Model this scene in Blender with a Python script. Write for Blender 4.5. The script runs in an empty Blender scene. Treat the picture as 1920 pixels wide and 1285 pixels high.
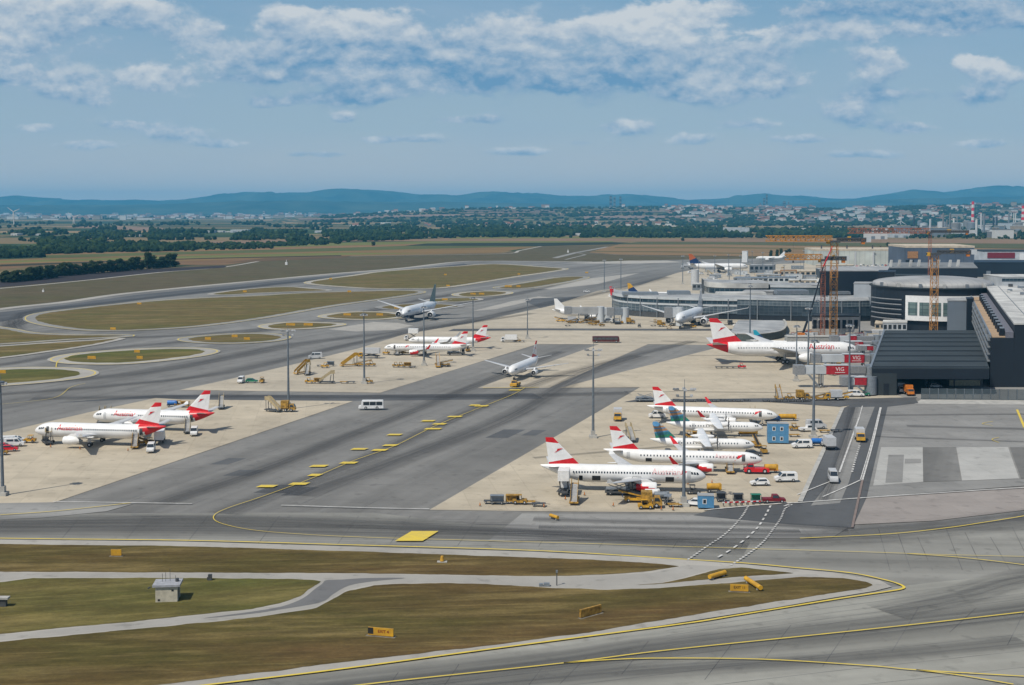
import bpy, bmesh, math, random
from mathutils import Vector, Matrix, noise
R = math.radians
C = bpy.context.scene.collection
sc = bpy.context.scene
PI = math.pi

# ------------------------------------------------------------------ camera
FPX, CH, PITCH, HZ = 2450.0, 64.0, R(3.0), 395.0
CY = HZ + FPX * math.tan(PITCH)
cd = bpy.data.cameras.new('camera')
cam = bpy.data.objects.new('camera', cd)
C.objects.link(cam)
cam.location = (0, 0, CH)
cam.rotation_euler = (PI / 2 - PITCH, 0, 0)
cd.sensor_width = 36
cd.lens = FPX / 1920 * 36
cd.shift_y = -(642.5 - CY) / 1920
cd.clip_start = 1
cd.clip_end = 90000
sc.camera = cam

def at(px, py, z=0.0):
    """world point of a photo pixel on the level z"""
    dx = (px - 960) / FPX; du = -(py - CY) / FPX
    d = Vector((dx, math.cos(PITCH) + du * math.sin(PITCH), -math.sin(PITCH) + du * math.cos(PITCH)))
    t = (z - CH) / d.z
    return Vector((0, 0, CH)) + d * t
def zof(px, py, Y):
    """height of the point seen at row py at distance Y"""
    du = -(py - CY) / FPX
    return CH + Y * (-math.sin(PITCH) + du * math.cos(PITCH)) / (math.cos(PITCH) + du * math.sin(PITCH))
def hpx(px, pyb, pyt):
    """height in metres of something whose foot is at pyb and top at pyt"""
    return zof(px, pyt, at(px, pyb).y)

# ------------------------------------------------------------------ sun and sky
SUN_EL, SUN_AZ = R(55), R(224)      # azimuth clockwise from +Y: behind and to the side of the camera
sv = Vector((math.sin(SUN_AZ) * math.cos(SUN_EL), math.cos(SUN_AZ) * math.cos(SUN_EL), math.sin(SUN_EL)))
sd = bpy.data.lights.new('sun', 'SUN')
sun = bpy.data.objects.new('sun', sd)
C.objects.link(sun)
sd.energy = 3.9; sd.angle = R(0.53); sd.color = (1.0, 0.94, 0.83)
sun.rotation_euler = sv.to_track_quat('Z', 'Y').to_euler()

w = bpy.data.worlds.new('World'); sc.world = w; w.use_nodes = True
nt = w.node_tree; N = nt.nodes; L = nt.links; N.clear()
def nn(tree, t, **k):
    n = tree.nodes.new(t)
    for a, b in k.items(): setattr(n, a, b)
    return n
def math_n(tree, op, a, b=None, c=None, clamp=False):
    n = tree.nodes.new('ShaderNodeMath'); n.operation = op; n.use_clamp = clamp
    for i, v in enumerate((a, b, c)):
        if v is None: continue
        if isinstance(v, (int, float)): n.inputs[i].default_value = v
        else: tree.links.new(v, n.inputs[i])
    return n.outputs[0]
def mixc(tree, f, a, b, mode='MIX'):
    n = tree.nodes.new('ShaderNodeMix'); n.data_type = 'RGBA'; n.blend_type = mode
    for i, v in ((0, f), (6, a), (7, b)):
        if isinstance(v, (int, float)): n.inputs[i].default_value = v
        elif isinstance(v, tuple): n.inputs[i].default_value = (*v[:3], 1)
        else: tree.links.new(v, n.inputs[i])
    return n.outputs[2]
def srgb(*c):
    return tuple((x / 255 / 12.92) if x < 10 else ((x / 255 + .055) / 1.055) ** 2.4 for x in c)
WS = 0.085
sky = nn(nt, 'ShaderNodeTexSky', sky_type='NISHITA', sun_disc=False, sun_elevation=SUN_EL, sun_rotation=SUN_AZ, altitude=250, air_density=1.0, dust_density=1.5, ozone_density=1.5)
tc = nn(nt, 'ShaderNodeTexCoord')
sep = nn(nt, 'ShaderNodeSeparateXYZ'); L.new(tc.outputs['Generated'], sep.inputs[0])
dx, dy, dz = sep.outputs
dyc = math_n(nt, 'MAXIMUM', math_n(nt, 'ABSOLUTE', dy), 0.15)
U = math_n(nt, 'DIVIDE', dx, dyc); V = math_n(nt, 'DIVIDE', dz, dyc)
def cl(*c): return tuple(v / WS for v in srgb(*c))
ramp = nn(nt, 'ShaderNodeValToRGB'); L.new(math_n(nt, 'DIVIDE', V, 0.25), ramp.inputs[0])
e = ramp.color_ramp.elements
e[0].position = 0.0; e[0].color = (*srgb(216, 206, 200), 1)
e[1].position = 1.0; e[1].color = (*srgb(70, 125, 178), 1)
m_ = e.new(0.25); m_.color = (*srgb(166, 186, 200), 1)
m_ = e.new(0.65); m_.color = (*srgb(126, 166, 196), 1)
skycol = mixc(nt, 1.0, ramp.outputs[0], (1 / WS, 1 / WS, 1 / WS), 'MULTIPLY')
nfac = math_n(nt, 'MULTIPLY_ADD', V, 1.6, 0.0, clamp=True)
base = mixc(nt, nfac, skycol, sky.outputs[0])
# cumulus: noise on the sky directions, denser where the photograph has its banks
def fbm(du_, dv_, scale, det, su=1.0, sv_=2.6, off=0.0, rough=.55):
    cmb = nn(nt, 'ShaderNodeCombineXYZ')
    L.new(math_n(nt, 'MULTIPLY_ADD', U, su, du_), cmb.inputs[0])
    L.new(math_n(nt, 'MULTIPLY_ADD', V, sv_, dv_), cmb.inputs[1])
    cmb.inputs[2].default_value = off
    t = nn(nt, 'ShaderNodeTexNoise'); L.new(cmb.outputs[0], t.inputs['Vector'])
    t.inputs['Scale'].default_value = scale; t.inputs['Detail'].default_value = det; t.inputs['Roughness'].default_value = rough
    t.inputs['Distortion'].default_value = 0.15
    return t.outputs[0]
# (column, row, half width, half height, amount, brightness)
banks = [(1255, 48, 125, 44, 1.0, 1.0), (1300, 96, 150, 16, .7, .25), (985, 85, 80, 48, .8, .75), (1060, 60, 60, 20, .5, .6), (690, 46, 150, 30, .9, .85), (560, 40, 60, 26, .6, .6), (760, 92, 210, 34, .8, .22), (1040, 140, 210, 26, .95, .12),
         (740, 150, 110, 26, .8, .68), (640, 185, 120, 14, .6, .25), (100, 18, 170, 36, .8, .72), (250, 24, 60, 22, .6, .7), (22, 92, 66, 42, .9, .8), (20, 145, 80, 16, .5, .3), (110, 165, 74, 26, .8, .62), (185, 190, 40, 14, .6, .6),
         (310, 152, 84, 24, .9, .8), (370, 76, 56, 22, .8, .8), (470, 108, 76, 20, .7, .6), (672, 108, 22, 13, .9, .85), (645, 221, 18, 9, .8, .75), (515, 196, 46, 10, .7, .62), (500, 148, 90, 10, .5, .3),
         (1330, 172, 90, 20, .8, .65), (1450, 160, 60, 28, .7, .66), (1320, 118, 50, 14, .7, .62), (1540, 60, 56, 13, .7, .7), (1700, 20, 280, 22, .9, .2), (1650, 62, 220, 16, .7, .55), (1870, 45, 90, 12, .6, .6), (1840, 122, 66, 20, .9, .85), (1880, 150, 50, 14, .6, .5),
         (1640, 118, 50, 30, .7, .6), (1760, 180, 180, 16, .5, .3), (1590, 215, 60, 22, .5, .5), (1170, 240, 60, 14, .55, .62), (1300, 262, 50, 12, .5, .6), (1090, 268, 46, 10, .5, .55), (330, 250, 70, 12, .5, .58), (180, 272, 70, 9, .5, .55), (240, 235, 50, 9, .5, .6), (420, 270, 60, 9, .5, .55), (860, 225, 110, 10, .5, .5), (740, 262, 90, 9, .5, .52), (1400, 235, 60, 12, .5, .58), (1500, 262, 70, 10, .5, .55), (1700, 240, 80, 12, .5, .55), (1850, 270, 60, 10, .5, .58), (60, 240, 60, 12, .45, .55), (980, 285, 70, 8, .45, .55), (600, 290, 80, 8, .45, .55), (1620, 290, 80, 8, .45, .55), (90, 60, 260, 40, .4, .4), (1200, 150, 500, 60, .3, .35), (600, 120, 420, 60, .3, .35)]
W_ = Br = Bv = None
for (bx, by, rx, ry, am, bri) in banks:
    if by > 220: am = min(.95, am * 1.42)
    u0 = (bx - 960) / FPX; v0 = (HZ - by) / FPX
    a = math_n(nt, 'MULTIPLY_ADD', U, FPX / rx, -u0 * FPX / rx)
    b = math_n(nt, 'MULTIPLY_ADD', V, FPX / ry, -v0 * FPX / ry)
    r2 = math_n(nt, 'MULTIPLY_ADD', a, a, math_n(nt, 'MULTIPLY', b, b))
    g = math_n(nt, 'MULTIPLY', math_n(nt, 'POWER', 2.718, math_n(nt, 'MULTIPLY', r2, -0.9)), am)
    W_ = g if W_ is None else math_n(nt, 'ADD', W_, g)
    Br = math_n(nt, 'MULTIPLY', g, bri) if Br is None else math_n(nt, 'MULTIPLY_ADD', g, bri, Br)
    Bv = math_n(nt, 'MULTIPLY', g, b) if Bv is None else math_n(nt, 'MULTIPLY_ADD', g, b, Bv)
n1 = fbm(0, 0, 22, 9, 1.0, 1.7, 3.7, .58)
n1b = fbm(0, 0.010, 22, 6, 1.0, 1.7, 3.7, .58)
n2 = fbm(0, 0, 60, 6, 1.0, 1.5, 1.2, .6)
n3 = fbm(0, 0, 7, 4, 1.0, 3.5, 9.2)
Wn = math_n(nt, 'MAXIMUM', W_, 0.02)
den = math_n(nt, 'ADD', math_n(nt, 'MINIMUM', W_, 1.0), math_n(nt, 'MULTIPLY_ADD', n1, 2.3, -1.15 - .40))
den = math_n(nt, 'ADD', den, math_n(nt, 'MULTIPLY_ADD', n2, .5, -.25))
cov = nn(nt, 'ShaderNodeMapRange'); cov.interpolation_type = 'SMOOTHSTEP'; L.new(den, cov.inputs[0])
cov.inputs[1].default_value = -.12; cov.inputs[2].default_value = 0.26
cover = math_n(nt, 'MULTIPLY', cov.outputs[0], math_n(nt, 'MINIMUM', math_n(nt, 'MULTIPLY', W_, 2.0), .92))
shade = math_n(nt, 'MULTIPLY_ADD', math_n(nt, 'DIVIDE', Br, Wn), .95, math_n(nt, 'MULTIPLY', math_n(nt, 'DIVIDE', Bv, Wn), .26))
shade = math_n(nt, 'ADD', shade, math_n(nt, 'MULTIPLY', math_n(nt, 'SUBTRACT', n1, n1b), 2.2))
shade = math_n(nt, 'ADD', shade, math_n(nt, 'MULTIPLY_ADD', n2, 1.1, -.55), clamp=True)
ccol = mixc(nt, shade, cl(104, 148, 185), cl(210, 214, 217))
veil = nn(nt, 'ShaderNodeMapRange'); L.new(n3, veil.inputs[0]); veil.inputs[1].default_value = .42; veil.inputs[2].default_value = .68; veil.inputs[4].default_value = .38
base = mixc(nt, math_n(nt, 'MULTIPLY', veil.outputs[0], math_n(nt, 'MULTIPLY', V, 12, clamp=True)), base, cl(160, 180, 201))
wcol = mixc(nt, cover, base, ccol)
bg = nn(nt, 'ShaderNodeBackground'); L.new(wcol, bg.inputs[0]); bg.inputs[1].default_value = WS
L.new(bg.outputs[0], nn(nt, 'ShaderNodeOutputWorld').inputs[0])
sc.view_settings.view_transform = 'Standard'; sc.view_settings.look = 'None'
sc.view_settings.exposure = 0.0; sc.view_settings.gamma = 1.0
sc.cycles.max_bounces = 6; sc.cycles.diffuse_bounces = 2; sc.cycles.glossy_bounces = 2
sc.cycles.transparent_max_bounces = 24; sc.cycles.volume_bounces = 1

# ------------------------------------------------------------------ materials
MATS = {}
def mat(name, col, rough=.7, metal=0.0, var=.12, scale=1.5, spec=.5, stretch=None, col2=None, bump=0.0, detail=5, emit=0.0):
    """procedural paint / concrete / metal: base colour broken up by object-space noise"""
    if name in MATS: return MATS[name]
    m = bpy.data.materials.new(name); m.use_nodes = True; t = m.node_tree
    b = t.nodes['Principled BSDF']
    tcn = t.nodes.new('ShaderNodeTexCoord'); mp = t.nodes.new('ShaderNodeMapping')
    t.links.new(tcn.outputs['Object'], mp.inputs[0])
    if stretch: mp.inputs['Scale'].default_value = stretch
    nz = t.nodes.new('ShaderNodeTexNoise'); nz.inputs['Scale'].default_value = scale; nz.inputs['Detail'].default_value = detail
    t.links.new(mp.outputs[0], nz.inputs['Vector'])
    c2 = col2 or tuple(c * (1 - var * 2.2) for c in col)
    c1 = col if col2 else tuple(min(1, c * (1 + var * .6)) for c in col)
    mr = t.nodes.new('ShaderNodeMapRange'); t.links.new(nz.outputs[0], mr.inputs[0]); mr.inputs[1].default_value = .32; mr.inputs[2].default_value = .68
    t.links.new(mixc(t, mr.outputs[0], c2, c1), b.inputs['Base Color'])
    b.inputs['Roughness'].default_value = rough; b.inputs['Metallic'].default_value = metal
    b.inputs['Specular IOR Level'].default_value = spec
    if bump:
        bp = t.nodes.new('ShaderNodeBump'); bp.inputs['Strength'].default_value = bump; t.links.new(nz.outputs[0], bp.inputs['Height']); t.links.new(bp.outputs[0], b.inputs['Normal'])
    if emit: b.inputs['Emission Strength'].default_value = emit; b.inputs['Emission Color'].default_value = (*col, 1)
    MATS[name] = m
    return m

def slabmat(name, col, size=(7.5, 7.5), rot=0.0, jvar=.10, blotch=.22, joint=.72, streak=0.0, sdir=0.0, rough=.85, col2=None):
    """paving: slabs of slightly different tone, joints, large stains and tyre streaks"""
    m = bpy.data.materials.new(name); m.use_nodes = True; t = m.node_tree; b = t.nodes['Principled BSDF']
    tcn = t.nodes.new('ShaderNodeTexCoord')
    mp = t.nodes.new('ShaderNodeMapping'); mp.inputs['Rotation'].default_value = (0, 0, rot); t.links.new(tcn.outputs['Object'], mp.inputs[0])
    br = t.nodes.new('ShaderNodeTexBrick'); t.links.new(mp.outputs[0], br.inputs[0]); br.offset = 0
    br.inputs['Scale'].default_value = 1; br.inputs['Brick Width'].default_value = size[0]; br.inputs['Row Height'].default_value = size[1]
    br.inputs['Mortar Size'].default_value = .11; br.inputs['Mortar Smooth'].default_value = .6
    br.inputs['Color1'].default_value = (1 - jvar, 1 - jvar, 1 - jvar, 1); br.inputs['Color2'].default_value = (1, 1, 1, 1); br.inputs['Mortar'].default_value = (joint, joint, joint, 1)
    def nz(sc_, det, st=(1, 1, 1), r=0.0, lo=.3, hi=.7, rg=.55):
        q = t.nodes.new('ShaderNodeMapping'); q.vector_type = 'POINT'; q.inputs['Scale'].default_value = st
        q0 = t.nodes.new('ShaderNodeMapping'); q0.inputs['Rotation'].default_value = (0, 0, -r)
        t.links.new(tcn.outputs['Object'], q0.inputs[0]); t.links.new(q0.outputs[0], q.inputs[0])
        n_ = t.nodes.new('ShaderNodeTexNoise'); n_.inputs['Scale'].default_value = sc_; n_.inputs['Detail'].default_value = det; n_.inputs['Roughness'].default_value = rg
        t.links.new(q.outputs[0], n_.inputs['Vector'])
        mr = t.nodes.new('ShaderNodeMapRange'); t.links.new(n_.outputs[0], mr.inputs[0]); mr.inputs[1].default_value = lo; mr.inputs[2].default_value = hi
        return mr.outputs[0]
    big = nz(.012, 6); med = nz(.09, 6, rg=.65)
    c2 = col2 or tuple(c * (1 - blotch) for c in col)
    c = mixc(t, big, c2, col)
    c = mixc(t, 1.0, c, br.outputs['Color'], 'MULTIPLY')
    md = math_n(t, 'MULTIPLY_ADD', med, .2, .86)
    c = mixc(t, 1.0, c, md, 'MULTIPLY')
    sp1 = nz(.33, 3, lo=.60, hi=.72, rg=.5); sp2 = nz(.05, 5, lo=.56, hi=.66, rg=.7)
    c = mixc(t, 1.0, c, math_n(t, 'SUBTRACT', 1, math_n(t, 'MULTIPLY', sp1, .22)), 'MULTIPLY'); c = mixc(t, 1.0, c, math_n(t, 'SUBTRACT', 1, math_n(t, 'MULTIPLY', sp2, .13)), 'MULTIPLY')
    if streak:
        s1 = nz(1.0, 4, (.004, .16, 1), sdir, .42, .68)
        s2 = nz(1.0, 3, (.002, .045, 1), sdir, .40, .70)
        k = math_n(t, 'MULTIPLY', math_n(t, 'SUBTRACT', 1, math_n(t, 'MULTIPLY', s1, streak * .55)), math_n(t, 'SUBTRACT', 1, math_n(t, 'MULTIPLY', s2, streak)))
        c = mixc(t, 1.0, c, k, 'MULTIPLY')
    t.links.new(c, b.inputs['Base Color']); b.inputs['Roughness'].default_value = rough; b.inputs['Specular IOR Level'].default_value = .3
    MATS[name] = m
    return m

def grassmat(name, a, b_, c_, sdir=0.0, sc_=1.0):
    m = bpy.data.materials.new(name); m.use_nodes = True; t = m.node_tree; b = t.nodes['Principled BSDF']
    tcn = t.nodes.new('ShaderNodeTexCoord')
    def nz(sc1, det, st, lo, hi, off=0, rg=.6):
        q0 = t.nodes.new('ShaderNodeMapping'); q0.inputs['Rotation'].default_value = (0, 0, -sdir); q0.inputs['Location'].default_value = (off, off, 0)
        q = t.nodes.new('ShaderNodeMapping'); q.inputs['Scale'].default_value = st
        t.links.new(tcn.outputs['Object'], q0.inputs[0]); t.links.new(q0.outputs[0], q.inputs[0])
        n_ = t.nodes.new('ShaderNodeTexNoise'); n_.inputs['Scale'].default_value = sc1; n_.inputs['Detail'].default_value = det; n_.inputs['Roughness'].default_value = rg
        t.links.new(q.outputs[0], n_.inputs['Vector'])
        mr = t.nodes.new('ShaderNodeMapRange'); t.links.new(n_.outputs[0], mr.inputs[0]); mr.inputs[1].default_value = lo; mr.inputs[2].default_value = hi
        return mr.outputs[0]
    f1 = nz(.02 * sc_, 6, (.5, 1.6, 1), .36, .64)
    f2 = nz(.25 * sc_, 5, (.35, 1.2, 1), .35, .7, 40)
    f3 = nz(1.6 * sc_, 4, (.7, 1, 1), .25, .75, 9, .7)
    f4 = nz(.07 * sc_, 5, (.25, 1.6, 1), .5, .72, 80)
    c = mixc(t, f1, a, b_)
    c = mixc(t, math_n(t, 'MULTIPLY', f4, .9), c, c_)
    f5 = nz(.5 * sc_, 4, (.12, 1.5, 1), .52, .7, 33)
    c = mixc(t, math_n(t, 'MULTIPLY', f5, .45), c, c_)
    c = mixc(t, 1.0, c, math_n(t, 'MULTIPLY_ADD', f2, .5, .76), 'MULTIPLY')
    c = mixc(t, 1.0, c, math_n(t, 'MULTIPLY_ADD', f3, .5, .75), 'MULTIPLY')
    t.links.new(c, b.inputs['Base Color']); b.inputs['Roughness'].default_value = .95; b.inputs['Specular IOR Level'].default_value = .15
    MATS[name] = m
    return m

AP = R(-6)   # the parked aircraft's axis
white = mat('white_paint', (.78, .78, .77), .28, var=.04, scale=.6)
whited = mat('white_vehicle_paint', (.74, .74, .73), .4, var=.06)
lgrey = mat('light_grey_paint', (.5, .51, .52), .45, var=.06)
grey = mat('grey_paint', (.25, .26, .27), .5, var=.1)
dgrey = mat('dark_grey_paint', (.07, .075, .08), .55, var=.15)
black = mat('black_rubber', (.018, .018, .018), .8, var=.2)
glass = mat('dark_glass', (.02, .03, .04), .12, var=.1, spec=.8)
red = mat('red_paint', (.62, .012, .02), .35, var=.08)
dred = mat('dark_red_paint', (.20, .012, .018), .45, var=.1)
pred = mat('pale_red_paint', (.72, .45, .45), .4, var=.03)
yellow = mat('yellow_paint', (.66, .36, .02), .5, scale=.9, detail=8, col2=(.42, .23, .03))
mustard = mat('weathered_yellow_paint', (.44, .25, .04), .6, var=.3)
orange = mat('orange_paint', (.62, .19, .02), .5, var=.15)
beige = mat('beige_paint', (.42, .34, .2), .6, var=.15)
blue = mat('blue_paint', (.08, .24, .42), .5, var=.08)
dblue = mat('dark_blue_paint', (.012, .05, .14), .4, var=.1)
green = mat('green_paint', (.01, .17, .09), .45, var=.1)
steel = mat('galvanised_steel', (.24, .27, .3), .5, .3, var=.1)
metal = mat('bright_metal', (.5, .5, .5), .35, .8, var=.1)
tan = mat('sand_coloured_cladding', (.55, .47, .36), .8, var=.12, scale=.3)
conc = mat('grey_concrete', (.42, .41, .38), .9, var=.12, scale=.4)
roofg = mat('grey_roof_membrane', (.40, .41, .41), .85, scale=.1, detail=8, col2=(.22, .23, .24))
roofw = mat('white_roof_membrane', (.60, .60, .57), .8, scale=.09, detail=8, col2=(.34, .34, .33))
roofd = mat('dark_ribbed_roof_sheet', (.030, .041, .048), .85, var=.12, scale=.05)
navy = mat('dark_navy_cladding', (.009, .015, .024), .5, var=.12, scale=.05)
rust = mat('rusty_brown_timber', (.4, .2, .08), .8, var=.2)

# ------------------------------------------------------------------ mesh helpers
class MB:
    def __init__(s): s.v = []; s.f = []; s.m = []; s.sm = []
    def add(s, vs, fs, mi=0, sm=False):
        o = len(s.v); s.v += [tuple(v) for v in vs]
        s.f += [tuple(i + o for i in f) for f in fs]; s.m += [mi] * len(fs); s.sm += [sm] * len(fs)
    def box(s, x0, x1, y0, y1, z0, z1, mi=0, tx=0.0, ty=0.0):
        a = [(x0, y0, z0), (x1, y0, z0), (x1, y1, z0), (x0, y1, z0), (x0 + tx, y0 + ty, z1), (x1 - tx, y0 + ty, z1), (x1 - tx, y1 - ty, z1), (x0 + tx, y1 - ty, z1)]
        s.add(a, [(0, 3, 2, 1), (4, 5, 6, 7), (0, 1, 5, 4), (1, 2, 6, 5), (2, 3, 7, 6), (3, 0, 4, 7)], mi)
    def tube(s, p, q, r0, r1=None, n=8, mi=0, caps=True, sm=True):
        p = Vector(p); q = Vector(q); r1 = r0 if r1 is None else r1
        d = (q - p).normalized(); u = d.orthogonal().normalized(); w_ = d.cross(u)
        vs = []
        for c, r in ((p, r0), (q, r1)):
            for k in range(n):
                a = 2 * PI * k / n; vs.append(c + u * (r * math.cos(a)) + w_ * (r * math.sin(a)))
        s.add(vs, [(k, (k + 1) % n, n + (k + 1) % n, n + k) for k in range(n)], mi, sm)
        if caps: s.add(vs, [tuple(range(n))[::-1], tuple(range(n, 2 * n))], mi)
    def bar(s, p, q, w=.1, mi=0): s.tube(p, q, w * .7, n=4, mi=mi, sm=False)
    def loft(s, rings, mi=0, caps=True, sm=True, close=True):
        n = len(rings[0]); o = []
        for r in rings: o += r
        fs = []
        for i in range(len(rings) - 1):
            for k in range(n if close else n - 1):
                fs.append((i * n + k, i * n + (k + 1) % n, (i + 1) * n + (k + 1) % n, (i + 1) * n + k))
        s.add(o, fs, mi, sm)
        if caps: s.add(rings[0], [tuple(range(n))[::-1]], mi); s.add(rings[-1], [tuple(range(n))], mi)
    def prism(s, pts, y0, y1, mi=0, inset=None):
        """pts: (x,z) outline, extruded along y; inset: per-point narrowing"""
        n = len(pts); ins = inset or [0] * n
        a = [(x, y0 + i, z) for (x, z), i in zip(pts, ins)] + [(x, y1 - i, z) for (x, z), i in zip(pts, ins)]
        s.add(a, [tuple(range(n)), tuple(range(n, 2 * n))[::-1]] + [((k + 1) % n, k, n + k, n + (k + 1) % n) for k in range(n)], mi)
    def build(s, name, mats, parent=None, loc=(0, 0, 0), rz=0.0):
        me = bpy.data.meshes.new(name); me.from_pydata(s.v, [], s.f)
        if not isinstance(mats, (list, tuple)): mats = [mats]
        for m in mats: me.materials.append(m)
        me.polygons.foreach_set('material_index', s.m); me.polygons.foreach_set('use_smooth', s.sm)
        bm = bmesh.new(); bm.from_mesh(me); bmesh.ops.recalc_face_normals(bm, faces=bm.faces) if len(bm.faces) < 40000 else None; bm.to_mesh(me); bm.free()
        me.update()
        o = bpy.data.objects.new(name, me); C.objects.link(o); o.location = loc; o.rotation_euler = (0, 0, rz)
        if parent: o.parent = parent
        return o
def tag(o, label=None, cat=None, group=None, kind=None):
    if label: o['label'] = label
    if cat: o['category'] = cat
    if group: o['group'] = group
    if kind: o['kind'] = kind
    return o
def empty(name, loc=(0, 0, 0), rz=0.0):
    o = bpy.data.objects.new(name, None); C.objects.link(o); o.location = loc; o.rotation_euler = (0, 0, rz); o.empty_display_size = .5
    return o
KIDS = {}
def kids(o):
    return [c for c in o.children]
def copy_tree(o, parent=None):
    c = o.copy(); C.objects.link(c); c.parent = parent
    for ch in list(o.children): copy_tree(ch, c)
    return c
def B(x0, x1, y0, y1, z0, z1, name, m, parent, mi=0):
    q = MB(); q.box(x0, x1, y0, y1, z0, z1); return q.build(name, m, parent)

def catmull(pts, closed=True, n=6):
    out = []; k = len(pts)
    rng = range(k if closed else k - 1)
    for i in rng:
        p0 = pts[(i - 1) % k] if closed or i > 0 else pts[i]; p1 = pts[i]; p2 = pts[(i + 1) % k]; p3 = pts[(i + 2) % k] if closed or i < k - 2 else pts[i + 1]
        for j in range(n):
            t = j / n
            out.append(.5 * ((2 * p1) + (p2 - p0) * t + (2 * p0 - 5 * p1 + 4 * p2 - p3) * t * t + (3 * p1 - p0 - 3 * p2 + p3) * t ** 3))
    if not closed: out.append(pts[-1].copy())
    return out
def poly(name, pts, z, m, kind='structure', label=None):
    me = bpy.data.meshes.new(name); bm = bmesh.new()
    vs = [bm.verts.new((p.x, p.y, z)) for p in pts]
    f = bm.faces.new(vs); f.normal_update()
    if f.normal.z < 0: f.normal_flip()
    bmesh.ops.triangulate(bm, faces=[f]); bm.to_mesh(me); bm.free(); me.materials.append(m)
    o = bpy.data.objects.new(name, me); C.objects.link(o); o['kind'] = kind
    if label: o['label'] = label
    return o
def ragged(pts, step=2.0, amp=.5):
    p = resample(pts + [pts[0]], step)[:-1]; return [v + Vector((noise.noise(v * .21) * amp * 2 + noise.noise(v * .9) * amp, noise.noise(v * .23 + Vector((9, 9, 9))) * amp * 2 + noise.noise(v * .8 + Vector((5, 5, 5))) * amp, 0)) for v in p]
def px(*pts): return [at(a, b) for a, b in pts]
def offset(pts, d):
    """closed outline pushed outward by d metres"""
    n = len(pts); ar = sum(pts[i].x * pts[(i + 1) % n].y - pts[(i + 1) % n].x * pts[i].y for i in range(n)); sg = 1 if ar > 0 else -1
    out = []
    for i in range(n):
        t = (pts[(i + 1) % n] - pts[i - 1]); t.z = 0
        if t.length < 1e-6: out.append(pts[i].copy()); continue
        t.normalize(); out.append(pts[i] + Vector((t.y, -t.x, 0)) * (d * sg))
    return out
def ribbon(q, pts, wd, z, closed=False, mi=0):
    n = len(pts); Lf = []; Rt = []
    for i in range(n):
        a = pts[(i - 1) % n] if closed or i > 0 else pts[i]; b = pts[(i + 1) % n] if closed or i < n - 1 else pts[i]
        t = b - a; t.z = 0
        if t.length < 1e-9: t = Vector((1, 0, 0))
        t.normalize(); s_ = Vector((-t.y, t.x, 0)) * (wd / 2)
        Lf.append((pts[i].x + s_.x, pts[i].y + s_.y, z)); Rt.append((pts[i].x - s_.x, pts[i].y - s_.y, z))
    m = n if closed else n - 1
    q.add(Lf + Rt, [(n + i, n + (i + 1) % n, (i + 1) % n, i) for i in range(m)], mi)
def resample(pts, step):
    out = [pts[0].copy()]; acc = 0
    for a, b in zip(pts, pts[1:]):
        l = (b - a).length
        if l == 0: continue
        d = step - acc
        while d <= l: out.append(a.lerp(b, d / l)); d += step
        acc = (l - (d - step))
    return out
# ------------------------------------------------------------------ the ground
def farground():
    m = bpy.data.materials.new('far_farmland'); m.use_nodes = True; t = m.node_tree; b = t.nodes['Principled BSDF']
    tcn = t.nodes.new('ShaderNodeTexCoord'); mp = t.nodes.new('ShaderNodeMapping'); t.links.new(tcn.outputs['Object'], mp.inputs[0])
    mp.inputs['Rotation'].default_value = (0, 0, R(-12)); mp.inputs['Scale'].default_value = (.0011, .0034, 1)
    vo = t.nodes.new('ShaderNodeTexVoronoi'); vo.distance = 'CHEBYCHEV'; vo.inputs['Scale'].default_value = 1; t.links.new(mp.outputs[0], vo.inputs['Vector'])
    vo.inputs['Randomness'].default_value = .8
    sp = t.nodes.new('ShaderNodeSeparateColor'); t.links.new(vo.outputs['Color'], sp.inputs[0])
    rp = t.nodes.new('ShaderNodeValToRGB'); rp.color_ramp.interpolation = 'CONSTANT'; t.links.new(sp.outputs[0], rp.inputs[0])
    cs = [(0, (.035, .06, .025)), (.25, (.20, .15, .08)), (.42, (.06, .085, .03)), (.58, (.28, .20, .11)), (.7, (.03, .05, .025)), (.85, (.15, .12, .06))]
    el = rp.color_ramp.elements
    el[0].color = (*cs[0][1], 1); el[1].position = cs[1][0]; el[1].color = (*cs[1][1], 1)
    for p, c in cs[2:]: x = el.new(p); x.color = (*c, 1)
    nz = t.nodes.new('ShaderNodeTexNoise'); nz.inputs['Scale'].default_value = .01; nz.inputs['Detail'].default_value = 6; t.links.new(tcn.outputs['Object'], nz.inputs['Vector'])
    c = mixc(t, 1.0, rp.outputs[0], math_n(t, 'MULTIPLY_ADD', nz.outputs[0], .7, .6), 'MULTIPLY')
    t.links.new(c, b.inputs['Base Color']); b.inputs['Roughness'].default_value = 1; b.inputs['Specular IOR Level'].default_value = .1
    return m
fg = farground()
gm = MB(); gm.add([(-16500, -320, -.02), (16500, -320, -.02), (16500, 31000, -.02), (-16500, 31000, -.02)], [(0, 1, 2, 3)])
tag(gm.build('ground', fg), kind='structure')

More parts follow.
